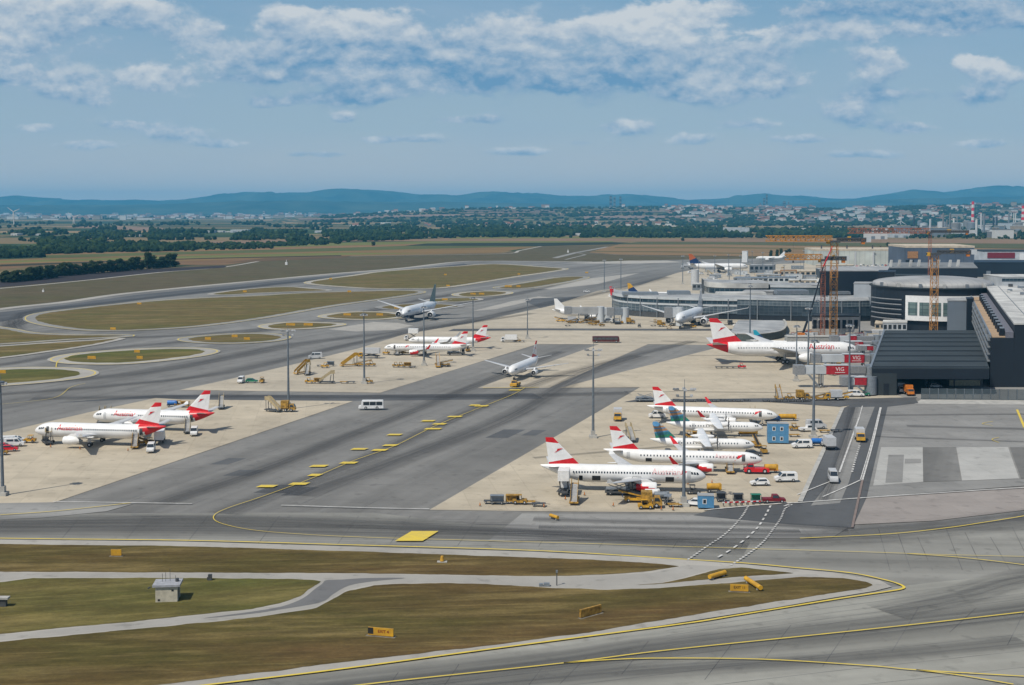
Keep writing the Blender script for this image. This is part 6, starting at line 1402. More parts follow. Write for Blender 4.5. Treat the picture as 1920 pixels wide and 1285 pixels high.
# upper tier behind
pr2, g2, ph2 = pier('airport_pier', [(1322, 570), (1335, 574), (1380, 576), (1440, 576)], (1380, 576, 531), 40, [('glazing', .1, .42, gl_blue, 0, 1, .4), ('light_band', .43, .54, roofw, 0, 1, .6), ('window_band', .55, .78, gl_dark, 0, 1, .5), ('fascia', .79, 1.0, roofw, 0, 1, .9)], 'round pier head with white bands and dark windows')
pr3, g3, ph3 = pier('airport_pier', [(1444, 576), (1500, 577), (1560, 577), (1600, 576)], (1500, 577, 535), 30, [('glazing', .2, .88, gl_blue, 0, 1, .5), ('fascia', .89, 1.0, lightb, 0, 1, .9)], 'blue grey glazed hall between the round pier head and the cranes')
blk('service_block', 1392, 1449, 582, 546, 14, roofg, roofg, 'flat grey plant block on the pier roof before the round pier head', bands=0)
blk('service_block', 1312, 1358, 560, 543, 10, tan, conc, 'pale sand coloured roof block with frames next to the round pier head', bands=1)
# dark terminal masses
blk('terminal_building', 1536, 1662, 590, 507, 60, navy, roofg, 'dark terminal block with a flat grey roof behind the lattice cranes', 'terminal', bands=0)
# big canopy dome on that side
root = empty('canopy_roof', at(1568, 560)); rx = (at(1605, 560) - at(1530, 560)).x / 2; q = MB(); rings = []
for i in range(7):
    u = i / 6; r = rx * math.cos(u * PI / 2); rings.append([(r * math.cos(2 * PI * k / 28), r * .8 * math.sin(2 * PI * k / 28), 12.3 + 5.0 * math.sin(u * PI / 2)) for k in range(28)])
q.loft(rings, 0, caps=False); q.build('roof_shell', roofw, root); q = MB(); q.tube((0, 0, 0), (0, 0, 12.2), rx * .8, n=28); q.build('drum', lightb, root); tag(root, 'low white domed canopy roof behind the red lattice crane', 'canopy')
blk('white_cube_building', 1600, 1645, 598, 531, 16, palec, roofg, 'pale blue windowless cube building rising above the pier', par=.5)
root = empty('slanted_pylon', at(1640, 604)); q = MB(); zt = hpx(1640, 604, 556); q.prism([(-.3, 3), (2.6, 3), (1.6, zt), (-3.8, zt)], -2, .5); q.build('leg', palec, root); q = MB(); q.prism([(-.6, zt * .62), (1.4, zt * .62), (1.2, zt * .94), (-1.5, zt * .94)], -2.3, -2.05); q.build('window', glass, root); tag(root, 'pale tapering leg at the end of the dark pier', 'pylon')
blk('dark_tower_block', 1645, 1676, 606, 510, 24, navy, navy, 'tall narrow dark wall block between the pier and the rotunda', 'building')
blk('terminal_building', 1665, 1742, 560, 516, 20, navy, roofd, 'low dark terminal wing behind the rotunda', 'terminal')
# stepped roofs with white vents
rb = blk('terminal_building', 1660, 1832, 545, 502, 110, navy, mat('dull_grey_roof', (.20, .21, .215), .85, var=.15, scale=.05), 'grey terminal roof with a row of white vents behind the rotunda', 'terminal', bands=0)
hv = hpx(1740, 545, 502)
for k in range(8):
    q = MB(); x = 8 + k * 8.0; q.prism([(x, hv), (x + 1.0, hv + 5.5), (x + 2.4, hv + 5.5), (x + 1.6, hv)], 16 + (k % 2) * 4, 19 + (k % 2) * 4); q.build('roof_vent', roofw, rb)
# rotunda
def rotunda():
    xl, xr, yb = 1662, 1900, 622
    a = at(xl, yb); b = at(xr, yb); rx = (b - a).length / 2; c = (a + b) / 2 + Vector((0, 30, 0)); root = empty('rotunda', (c.x, c.y, 0)); ry = 34
    Yf = c.y - ry
    def arc(f, a0=0, a1=2 * PI, n=48): return [Vector((rx * f * math.cos(a0 + (a1 - a0) * k / n), ry * f * math.sin(a0 + (a1 - a0) * k / n), 0)) for k in range(n + (0 if a1 - a0 > 6 else 1))]
    zw0 = zof(1700, 603, Yf); zw1 = zof(1700, 556, Yf); zr = zof(1700, 541, Yf); ztop = zof(1770, 518, c.y)
    q = MB(); prismz(q, arc(.97), 0, zr - .6); q.build('drum', navy, root)
    q = MB(); prismz(q, arc(1.0), zr - .59, zr); q.build('terrace', roofd, root)
    wh = [p for p in arc(1.0, PI * 1.27, PI * 1.68, 16)]
    wallstrip('white_facade', wh, zw0, zw1, white, root, .5, 1.2)
    n = 7
    for k in range(n):
        i0 = PI * 1.28 + (PI * .39) * (k + .08) / n; i1 = PI * 1.28 + (PI * .39) * (k + .9) / n; seg = [Vector((rx * math.cos(t_), ry * math.sin(t_), 0)) for t_ in (i0, (i0 + i1) / 2, i1)]
        w0 = wallstrip('window', seg, zw0 + (zw1 - zw0) * .22, zw0 + (zw1 - zw0) * .74, glg, root, .75, .2)
    for k in range(5):
        zz = zw0 + (zw1 - zw0) * k / 5; wallstrip('louvre_band', arc(1.0, PI * 1.02, PI * 1.25, 10), zz, zz + .5, grey, root, .7, .5)
    rings = []
    for i in range(9):
        u = i / 8; r = math.cos(u * PI / 2); rings.append([(rx * (.03 + .92 * r) * math.cos(2 * PI * k / 48) + 4 * (1 - r), ry * (.03 + .92 * r) * math.sin(2 * PI * k / 48), zr + 1.2 + (ztop - zr - 1.2) * (u ** 0.0 * math.sin(u * PI / 2))) for k in range(48)])
    q = MB(); q.loft([[(x, y, zr + .02) for x, y, z in rings[0]]] + rings, 0); q.build('domed_roof', domem, root)
    for k in range(9):
        a_ = PI * (.1 + .09 * k); q = MB(); q.box(rx * .6 * math.cos(a_) - .7, rx * .6 * math.cos(a_) + .7, -ry * .3 * math.sin(a_) - .7, -ry * .3 * math.sin(a_) + .7, zr + 4, ztop * .92 if k in (3, 4, 5) else zr + (ztop - zr) * .82); q.build('roof_vent', steel, root)
    for k in range(6):
        a_ = PI * (1.1 + .12 * k); x, y = rx * .965 * math.cos(a_), ry * .965 * math.sin(a_); q = MB(); q.box(x - .8, x + .8, y - .5, y + .5, zr + .01, zr + 2.0); q.build('rooftop_unit', roofw if k % 2 else steel, root)
    tag(root, 'rotunda with shallow pale dome and a curved white windowed facade', 'rotunda')
glg = gridmat('greenish_window_panes', (.07, .12, .12), (.16, .22, .21), (.05, .07, .08), 3.0, 2.0, .12)
domem = gridmat('standing_seam_roof', (.33, .33, .32), (.37, .365, .355), (.27, .27, .27), 3.2, 80, .15, .5)
rotunda()
blk('stair_tower', 1776, 1811, 636, 563, 12, mat('blue_grey_panels', (.165, .20, .24), .6, var=.05, scale=.1), roofg, 'plain blue grey box tower in front of the white facade', 'tower')
blk('stair_tower', 1812, 1824, 638, 560, 12, navy, navy, 'dark strip tower beside the plain blue grey box tower', 'tower')
# big dark terminal running away from the viewer
hN = hpx(1856, 727, 634); hT = hpx(1910, 727, 609)
A0 = at(1856, 727); vd = (at(1740, 395.8) - Vector((0, 0, 0))); vd = Vector((780 / FPX, 1, 0)).normalized()
Lm = 245
root = empty('terminal_building', (A0.x, A0.y, 0)); X1 = at(1900, 727).x - A0.x; X2 = 120
def slab(q, x0, x1, d0, d1, z0, z1): 
    f = [Vector((x0, 0, 0)) + vd * d0, Vector((x1, 0, 0)) + vd * d0, Vector((x1, 0, 0)) + vd * d1, Vector((x0, 0, 0)) + vd * d1]; prismz(q, f, z0, z1)
q = MB(); slab(q, 0, X1, 0, Lm, 0, hN); q.build('wall', navy, root)
q = MB(); slab(q, X1 + .01, X2, -.0, Lm, 0, hT); q.build('end_wall', navy, root)
q = MB(); slab(q, .3, X1 - 1.6, 1.2, Lm - 1, hN + .01, hN + .35); q.build('roof_terrace', mat('tan_decking', (.42, .30, .19), .85, var=.12, scale=.3), root)
q = MB(); slab(q, X1 - .3, X2 + 1, -.3, Lm, hT + .01, hT + .7); ro = q.build('roof', roofw, root)
q = MB(); slab(q, X1 - 3.2, X1 - .31, -.1, Lm, hN + .01, hN + 2.2); q.build('gutter_strip', mat('mauve_grey_cladding', (.16, .16, .19), .6), root)
for k in range(14):
    d = 4 + k * 15; q = MB(); slab(q, X1 - 5.2, X1 - 3.3, d, d + 5.5, hN + .36, hN + 3.0); uo = q.build('cooling_unit', navy, root); q = MB(); slab(q, X1 - 5.0, X1 - 3.5, d + .2, d + 5.3, hN + 3.01, hN + 3.3); q.build('unit_top', steel, uo)
for k in range(10):
    d = 10 + k * 22; q = MB(); slab(q, X1 + 8 + (k * 7) % 22, X1 + 10 + (k * 7) % 22, d, d + 2.5, hT + .71, hT + 1.9); q.build('roof_vent', steel, ro)
for z in (.52, .66, .80, .94):
    q = MB(); slab(q, -1.1, -.05, 2, Lm - 1, hN * z - .25, hN * z + .15); q.build('louvre_rail', steel, root)
for k in range(9):
    q = MB(); d = 3 + k * 25; slab(q, -1.0, -.1, d, d + .6, hN * .5, hN + 1.0); q.build('louvre_post', grey, root)
q = MB(); slab(q, -.4, .2, 0, Lm, hN + .01, hN + 1.2); q.build('parapet', steel, root)
random.seed(21)
for k in range(34):
    d = random.uniform(4, Lm - 8); x = X1 + random.uniform(4, 70); w2 = random.choice([1.2, 2.2, 4, 7]); z2 = random.uniform(.4, 2.0)
    q = MB(); slab(q, x, x + w2, d, d + random.uniform(1.5, 6), hT + .71, hT + .71 + z2); q.build('roof_unit', [steel, roofw, dgrey, lgrey][k % 4], ro)
q = MB()
for k in range(7):
    x = X1 + 6 + k * 11; slab(q, x, x + .25, 1, Lm - 2, hT + .71, hT + .95)
q.build('roof_duct', steel, ro)
tag(root, 'long dark terminal with tan roof terrace and big pale roof, its end wall nearly black', 'terminal')
# dark ribbed hall
Hh = hpx(1680, 744, 692); B0 = at(1634, 742); root = empty('dark_hall', (B0.x, B0.y, 0)); W1 = at(1854, 742).x - B0.x; D1 = 150
q = MB(); slab(q, 0, W1, 0, D1, Hh - 1.8, Hh); 
q.build('roof', roofd, root)
for k in range(8):
    d = 1.5 + 18.2 * k; q = MB(); slab(q, .2, W1 - .4, d, d + 1.3, Hh + .01, Hh + .12); q.build('roof_groove', navy, root)
    q = MB(); slab(q, .2, W1 - .4, d + 1.31, d + 1.9, Hh + .01, Hh + .3); q.build('roof_step', roofd, root)
q = MB(); slab(q, 0, W1, -.25, -.01, Hh - 3.8, Hh - .3); q.build('fascia', navy, root)
W0 = at(1681, 742).x - B0.x
q = MB(); slab(q, 0, W0, -.3, 14, 0, Hh - 1.81); q.build('gate_leg', roofd, root)
q = MB(); slab(q, .01, 1.5, 14.01, D1, 0, Hh - 1.81); q.build('side_wall', navy, root)
q = MB(); slab(q, -.9, -.1, 0, D1, Hh - .6, Hh + .3); q.build('gutter', steel, root)
q = MB(); slab(q, 4.2, 6.0, -.45, -.31, 0, 4.2); q.build('door', navy, root)
for k in range(3):
    q = MB(); slab(q, W0 + 10 + k * 10, W0 + 10.6 + k * 10, 20, 20.6, 0, Hh - 1.81); q.build('column', dgrey, root)
tag(root, 'low wide hall with dark ribbed roof and an open passage beneath', 'hall')
blk('inner_shed', 1780, 1838, 724, 712, 6, mat('cream_panels', (.62, .54, .36), .8), roofg, 'cream panelled box under the open passage of the dark hall', 'shed', par=.2)
V('car_d', 1750, 723, 0, 'dark car with pale roof parked under the dark hall'); V('car_w', 1754, 727, 0, 'white car nearer in front of the dark car under the hall')
# fence
ribf = mat('blue_grey_fence_sheet', (.095, .125, .14), .5, var=.12, scale=.2)
F0 = at(1727, 749.5); F1 = at(1990, 752.5); root = empty('screen_fence', (F0.x, F0.y, 0)); u = F1 - F0; u.z = 0; fh = hpx(1727, 749.5, 728.5); n = 16
for k in range(n):
    a = u * (k / n); b = u * ((k + 1) / n) - u.normalized() * .12; q = MB(); m_ = 9
    for j in range(m_):
        p = a.lerp(b, j / m_); p2 = a.lerp(b, (j + .55) / m_); p3 = a.lerp(b, (j + 1) / m_)
        q.add([(p.x, p.y, .1), (p2.x, p2.y - .0, .1), (p2.x, p2.y, fh), (p.x, p.y, fh)], [(0, 1, 2, 3)]); q.add([(p2.x, p2.y + .22, .1), (p3.x, p3.y + .22, .1), (p3.x, p3.y + .22, fh), (p2.x, p2.y + .22, fh)], [(0, 1, 2, 3)]); q.add([(p2.x, p2.y, .1), (p2.x, p2.y + .22, .1), (p2.x, p2.y + .22, fh), (p2.x, p2.y, fh)], [(0, 1, 2, 3)])
    q.build('fence_panel', ribf, root)
    q = MB(); q.box(b.x - .02, b.x + .1, b.y - .1, b.y + .3, 0, fh + .1); q.build('fence_post', steel, root)
tag(root, 'long blue grey corrugated screen fence below the dark terminal', 'fence')
# hangars
hg = blk('hangar', 1525, 1698, 498, 467, 60, hgw, tan, 'long pale hangar with sand coloured roof', 'hangar', skew=.05, par=2.2)
hh = hpx(1600, 498, 467)
for k in range(5):
    q = MB(); q.box(6 + k * 21, 7.5 + k * 21, -.6, -.05, 0, hh - 3); q.build('pilaster', lgrey, hg)
for k in range(3):
    q = MB(); q.tube((12 + 30 * k, 12, hh), (12 + 30 * k, 12, hh + 4), .9, n=8); q.build('chimney', dgrey, hg)
hg = blk('hangar', 1697, 1826, 520, 461, 70, hgb, tan, 'big slate blue hangar with thin sand coloured roof edge', 'hangar', skew=.05, par=2.0)
hh = hpx(1760, 520, 461)
B(2, 12, -.5, -.05, hh * .6, hh * .82, 'rust_panel', rust, hg); B(0.5, 8, -.4, -.05, 0, hh * .55, 'side_door', navy, hg); B(78, 82, -.4, -.05, 0, 6, 'side_door', steel, hg)
blk('hangar', 1826, 2000, 520, 492, 60, navy, navy, 'wide black building with flat top next to the slate blue hangar', 'hangar', skew=.0)
hg = blk('cargo_hall', 1842, 2000, 492, 470, 50, lightb, roofd, 'cargo hall with a dark red panel and white doors', 'hall', skew=.0, par=1.4)
B(6, 40, -.5, -.05, 5, 12, 'red_panel', dred, hg)
for k in range(5): B(46 + k * 12, 54 + k * 12, -.5, -.05, 1, 11, 'gate', white if k % 2 == 0 else steel, hg)
blk('office_building', 1878, 2010, 548, 519, 40, lightb, roofw, 'white roofed office wing with dark blue windows behind the dome', 'office', skew=0, bands=2, wmat=gl_dark)
blk('cargo_hall', 1540, 1665, 523, 505, 30, mat('dark_slate_wall', (.06, .08, .10), .7), roofg, 'long slate grey hall in front of the pale hangar', 'hall', skew=.05)
blk('control_box', 1391, 1401, 492, 471, 8, white, white, 'tiny white control box on a stalk among the far stands', 'tower', par=.4)
# assorted far terminal roofs
T = [(1330, 1375, 548, 538, 14, roofg, roofg, 'thin grey roof strip before the round pier head'), (1405, 1450, 512, 497, 20, steel, roofg, 'blue grey far terminal block with dark base'), (1450, 1530, 520, 508, 24, tan, tan, 'sand coloured flat roofed block on the far stands'),
     (1530, 1545, 512, 500, 12, tan, tan, 'small sand coloured block beside the crane tops'), (1440, 1490, 532, 520, 18, lightb, steel, 'pale blue terrace block with small pipes'), (1478, 1540, 538, 525, 16, tan, roofw, 'long block with a bright white roof edge'), (1375, 1440, 530, 521, 20, roofg, steel, 'low grey green roofs behind the round pier head'),
     (1418, 1462, 526, 515, 14, conc, roofg, 'low concrete block among the far roofs'), (1530, 1600, 506, 497, 16, conc, tan, 'long low sand coloured roof before the pale hangar'), (1298, 1322, 545, 532, 12, steel, roofw, 'small grey stand building near the tall grey tank')]
for i, (a, b, yb, yt, d, wm, rm, lb) in enumerate(T): blk('terminal_block', a, b, yb, yt, d, wm, rm, lb, 'building', par=.5, bands=1, nwin=max(3, int((b - a) / 9)))
root = empty('gantry_frame', at(1463, 521)); q = MB(); W_ = (at(1494, 521) - at(1463, 521)).x; h_ = hpx(1478, 521, 508)
q.box(0, .8, 0, .8, 0, h_); q.box(W_ - .8, W_, 0, .8, 0, h_); q.build('post', rust, root); B(.0, W_, 0, .8, h_ + .01, h_ + 1.0, 'beam', rust, root); tag(root, 'rust brown portal frame over a pale far stand', 'frame')
root = empty('fuel_tank', at(1303, 536)); q = MB(); q.tube((0, 0, 0), (0, 0, hpx(1303, 536, 506)), 3.4, n=18); q.build('tank', lgrey, root); tag(root, 'pale upright cylinder behind the orange finned jet', 'tank')
# clutter on the terminal roofs: pale rooftop units
for i in range(26):
    x = random.uniform(1320, 1640); yb = random.uniform(503, 531); o = inst('shedlet%d' % (i % 4), lambda: mk_cabin([lightb, steel, tan, roofg][i % 4], 7, 6, 3.2, 'far_shed', win=((-2, 1.7), (1.5, 1.7)))); p = at(x, yb); o.location = (p.x, p.y, 0.1); o.rotation_euler.z = R(-4); s = random.uniform(.7, 1.6); o.scale = (s * 1.4, s, s * .9)
    tag(o, 'small pale shed among the far terminal stands', 'shed', 'small sheds among the far terminal stands')
# parked cars in the far lot
for i in range(70):
    k = random.choice(['car_w', 'car_d', 'car_r', 'car_b', 'van_w', 'car_w'])
    o = V(k, 1532 + (i % 24) * 6.8 + random.uniform(-1, 1), 498.5 + (i // 24) * 1.9, random.choice([90, -90]), 'parked car in the crowded far lot before the pale hangar'); o['group'] = 'cars parked in the far lot'; o['category'] = 'car'
# ------------------------------------------------------------------ jet bridges
vig = mat('jet_bridge_red', (.42, .018, .03), .55, var=.15)
def bridge(xc, xr, yt, yb_, yg, lab, rx0, rx1, txt='VIG', rot=0.0):
    """cab at xc, building end at xr, tunnel between rows yt..yb_, ground at yg"""
    a = at(xc, yg); b = at(xr, yg); root = empty('jet_bridge', (a.x, a.y, .3)); Ln = (b - a).x; zt = hpx(xc, yg, yt); zb = hpx(xc, yg, yb_); hgt = zt - zb
    s = Ln / (xr - xc)
    B(0, 3.6, -2.0, 2.0, zb - .3, zt + .2, 'cab', grey, root)
    B(3.6, (rx0 - xc) * s, -1.5, 1.5, zb, zt - .1, 'tunnel', lightb, root)
    tn = B((rx0 - xc) * s + .01, (rx1 - xc) * s, -1.75, 1.75, zb - .15, zt + .1, 'red_tunnel', vig, root)
    B((rx0 - xc) * s - .4, (rx1 - xc) * s, -1.85, 1.85, zt + .11, zt + .3, 'roof_edge', lightb, root)
    q = MB(); q.tube((Ln, 0, .2), (Ln, 0, zt + .3), 2.1, n=16); q.build('rotunda_column', steel, root)
    if rx1 < xr - 4: B((rx1 - xc) * s + .01, Ln - 2.1, -1.4, 1.4, zb + .1, zt - .2, 'link_tunnel', grey, root)
    q = MB()
    for t_ in (.34, .37): q.bar((Ln * t_, -1.3, .5), (Ln * t_, -1.3, zb), .35); q.bar((Ln * t_, 1.3, .5), (Ln * t_, 1.3, zb), .35)
    q.build('lift_leg', steel, root); wheel(root, Ln * .34, -1.3, .6, .6, .5); wheel(root, Ln * .37, 1.3, .6, .6, .5)
    q = MB(); q.prism([(4.5, zb - .1), (5.3, zb - .1), (9.2, .2), (8.4, .2)], -2.6, -1.6); q.build('service_stairs', steel, root)
    if txt:
        vs, fs = text_geo(txt, hgt * .68); q = MB(); wd = max(v.x for v in vs); xm = ((rx0 + rx1) / 2 - xc) * s - wd / 2 + wd * .25; q.add([(v.x + xm, -1.77, v.y + zb + hgt * .38) for v in vs], fs); q.build('lettering', white, tn)
        B(xm - .2, xm + wd + .4, -1.775, -1.76, zb + hgt * .16, zb + hgt * .22, 'small_print_line', white, tn)
    root.rotation_euler.z = rot
    return tag(root, lab, 'jet bridge', 'jet bridges at the red panelled gates')
bridge(1488, 1632, 687, 702, 727, 'jet bridge lowest in the view, its cab standing free over the apron', 1547, 1589)
bridge(1520, 1640, 666, 680, 704, 'jet bridge docked below the widebody cockpit', 1581, 1618)
bridge(1584, 1643, 642, 650, 676, 'short red jet bridge just above the widebody nose', 1586, 1616)
bridge(1556, 1646, 631, 641, 664, 'jet bridge behind the widebody nose, with a red end', 1591, 1604, txt=None)
bridge(1606, 1640, 650, 657, 688, 'red tunnel piece between the widebody nose and the dark hall', 1612, 1642, txt=None)
bridge(1576, 1632, 709, 722, 742, 'stub jet bridge nearest the green tug', 1600, 1622, txt=None)
# glass pier bridges
def gbridge(x0, x1, yt, yb_, yg, lab, m):
    a = at(x0, yg); b = at(x1, yg); root = empty('jet_bridge', (a.x, a.y, .3)); Ln = (b - a).x; zt = hpx(x0, yg, yt); zb = hpx(x0, yg, yb_)
    B(0, 4, -2, 2, zb - .3, zt + .3, 'cab', grey, root); B(4.01, Ln, -1.7, 1.7, zb, zt, 'tunnel', m, root)
    q = MB(); q.tube((Ln, 0, 0), (Ln, 0, zt + .3), 2.2, n=14); q.build('rotunda_column', lightb, root)
    q = MB(); q.bar((Ln * .4, -1.2, .2), (Ln * .4, -1.2, zb), .4); q.bar((Ln * .4, 1.2, .2), (Ln * .4, 1.2, zb), .4); q.build('lift_leg', steel, root); wheel(root, Ln * .4, 0, .6, .6, 1)
    return tag(root, lab, 'jet bridge', 'grey jet bridges of the glass pier')
gbridge(1058, 1126, 577, 589, 606, 'grey jet bridge alongside the all white airliner', roofg); gbridge(1088, 1140, 579, 591, 603, 'light grey jet bridge just before the pier end', lightb); gbridge(1138, 1172, 579, 592, 607, 'dark grey jet bridge at the tip of the glass pier', steel); gbridge(1246, 1274, 578, 596, 612, 'boxy grey jet bridge beside the pale widebody fuselage', lightb)
# ------------------------------------------------------------------ cranes
crn = mat('crane_orange', (.52, .24, .05), .6, var=.2); crr = mat('crane_rust_red', (.36, .12, .06), .6, var=.2)
def lattice(q, p, q_, w_, seg, t=.12, mi=0):
    p = Vector(p); e = Vector(q_); d = e - p; L_ = d.length; d.normalize(); u = d.cross(Vector((0, 1, 0)) if abs(d.y) < .9 else Vector((1, 0, 0))).normalized(); v = d.cross(u); n = max(2, int(L_ / seg))
    cs = [u * w_ / 2 + v * w_ / 2, u * w_ / 2 - v * w_ / 2, -u * w_ / 2 - v * w_ / 2, -u * w_ / 2 + v * w_ / 2]
    for c in cs: q.bar(p + c, e + c, t, mi)
    for i in range(n):
        a = p + d * (L_ * i / n); b = p + d * (L_ * (i + 1) / n)
        for k in range(4):
            c1, c2 = cs[k], cs[(k + 1) % 4]
            q.bar(a + c1, b + c2, t * .7, mi) if i % 2 else q.bar(a + c2, b + c1, t * .7, mi)
            q.bar(a + c1, a + c2, t * .7, mi)
def crane(x, yb, yt, w_, m, lab, jib=None, counter=None, jm=None, jang=0, jh=2.0):
    p = at(x, yb); h = hpx(x, yb, yt); s = p.y / FPX; root = empty('tower_crane', (p.x, p.y, 0))
    q = MB(); lattice(q, (0, 0, 0), (0, 0, h), w_, w_ * 1.1, .16 * w_ / 2); q.build('mast', m, root)
    B(-w_, w_, -w_, w_, -.5, 1.2, 'base', conc, root)
    B(-w_ * .8, w_ * .8, -w_ * .8, w_ * .8, h, h + 1.0, 'slewing_ring', dgrey, root); cb = B(-w_ * 1.3, -w_ * .81, -.8, .8, h - .6, h + 1.2, 'cab', yellow, root); B(-w_ * 1.32, -w_ * 1.301, -.6, .6, h, h + 1.0, 'cab_window', glass, cb)
    c, sn = math.cos(jang), math.sin(jang)
    if jib:
        q = MB(); l = jib * s; lattice(q, (-w_ * .5, 0, h + 2), (-l * c, l * sn, h + 2), jh, jh * .9, .42); q.build('jib', jm or m, root)
        q = MB(); q.bar((-l * .6 * c, l * .6 * sn, h + .8), (-l * .6 * c, l * .6 * sn, h - 9), .05); q.box(-l * .6 * c - .4, -l * .6 * c + .4, l * .6 * sn - .3, l * .6 * sn + .3, h - 10, h - 9); q.build('hook', dgrey, root)
    if counter:
        l = counter * s; q = MB(); lattice(q, (w_ * .5, 0, h + 1.4), (l * c, -l * sn, h + 1.4), 1.4, 1.4, .6); co = q.build('counter_jib', dgrey, root)
        q = MB(); q.box(l * c * .82 - .9, l * c * .82 + .7, -l * sn * .82 - .8, -l * sn * .82 + .8, h - .8, h + 1.8); q.build('counterweight', orange, co)
        q = MB(); q.box(l * c * .82 + 1.3, l * c + .5, -l * sn - 1, -l * sn + 1, h + .2, h + 2.6); q.build('end_block', lightb, co)
        q = MB(); q.box(l * c * .38, l * c * .46, -.8 - l * sn * .4, .8 - l * sn * .4, h + 1.0, h + 3.0); q.build('winch', yellow, co)
    return tag(root, lab, 'tower crane', 'tower cranes on the terminal site')
crane(1562, 637, 455, 3.0, crn, 'thick orange tower crane beside the thin red one', counter=66, jib=128, jh=2.6, jm=crn)
crane(1542, 640, 490, 1.9, crr, 'thin rust red tower crane with a short dark counter jib', counter=46, jib=72, jh=2.6, jm=crn)
crane(1750, 636, 478, 3.0, crn, 'orange tower crane standing before the rotunda', counter=76, jib=None)
crane(1742, 560, 438, 1.7, crr, 'thin hazy tower crane with a long red jib above the slate hangar', jib=154, counter=84, jm=crr, jh=3.6)
root = empty('mobile_crane', at(1504, 641)); p0 = at(1504, 641); s = p0.y / FPX
B(-4, 6, -1.6, 1.6, .8, 2.6, 'carrier', dgrey, root); B(-2, 1, -1.5, 1.5, 2.6, 4.4, 'cab', orange, root); wheels4(root, (-2.8, -.6, 2, 4.5), 3.2, .8, .5)
q = MB(); bx = 38 * s; bz = hpx(1504, 641, 500); q.tube((0, 0, 3), (bx * .45, 0, bz * .45), .62, .5, 8); q.tube((bx * .45, 0, bz * .45), (bx, 0, bz), .42, .3, 8); q.build('boom', navy, root)
q = MB(); q.tube((bx, 0, bz), (55 * s, 0, hpx(1504, 641, 462)), .3, .2, 6); q.build('boom_tip', red, root); tag(root, 'black mobile crane with a long raised boom', 'mobile crane', 'cranes')
# curved ramp wall and site clutter
cv = [at(x, y) for x, y in [(1382, 640), (1410, 641), (1440, 639), (1466, 633), (1474, 622), (1470, 612)]]
f = catmull(cv, False, 6); root = empty('ramp_wall', (f[0].x, f[0].y, 0)); g_ = [p - Vector((f[0].x, f[0].y, 0)) for p in f]; wallstrip('wall', g_, 0, 3.6, mat('dark_green_grey_wall', (.075, .095, .09), .7, var=.15), root, .3, .8); wallstrip('coping', g_, 3.61, 3.9, conc, root, .45, 1.1)
q = MB(); prismz(q, [g_[0]] + g_[::1] + [g_[-1] + Vector((-25, 2, 0)), g_[0] + Vector((0, 18, 0))], 3.0, 3.3); q.build('ramp_deck', roofg, root); tag(root, 'curved dark ramp wall behind the widebody tail', 'wall')
blk('site_hall', 1522, 1610, 634, 592, 16, conc, roofd, 'pale unfinished concrete hall behind the lattice cranes', 'hall', bands=1, nwin=8)
blk('link_wall', 1476, 1562, 656, 631, 6, mat('pale_grey_panels', (.35, .35, .33), .8), conc, 'long pale grey wall before the construction site', 'wall', skew=0, par=.3, bands=0)
blk('site_hall', 1655, 1700, 626, 604, 14, lightb, roofw, 'white framed low building beside the dark ribbed roof', bands=1, nwin=5)
blk('site_hall', 1640, 1800, 620, 606, 18, tan, tan, 'long sandy scaffolded base in front of the white facade', bands=1, nwin=16, par=.5)
cl_ = [lightb, tan, conc, rust, dred, steel, beige, dgrey, navy, whited]
for i in range(46):
    x = random.uniform(1480, 1660); y = random.uniform(628, 656); m_ = cl_[i % 10]
    if 1476 < x < 1565 and y > 640: x += 90
    o = mk_box(m_, random.uniform(2.5, 7), random.uniform(2, 3), random.uniform(2, 3.4)); p = at(x, y); o.location = (p.x, p.y, .15); o.rotation_euler.z = R(random.uniform(-30, 30))
    nm = ['pale', 'sand coloured', 'concrete grey', 'rusty', 'dark red', 'steel grey', 'beige', 'dark grey', 'black blue', 'white'][i % 10]
    tag(o, nm + ' site container among the clutter at the crane feet', 'container', nm + ' containers at the crane feet')
for i, x in enumerate([1602, 1612, 1622, 1632, 1641]):
    o = mk_box(tan, 3.2, 2.6, 3.6); p = at(x, 647); o.location = (p.x, p.y, .15); tag(o, 'tall sand coloured sack container in the row behind the red panels', 'container', 'sand coloured row behind the red panels')
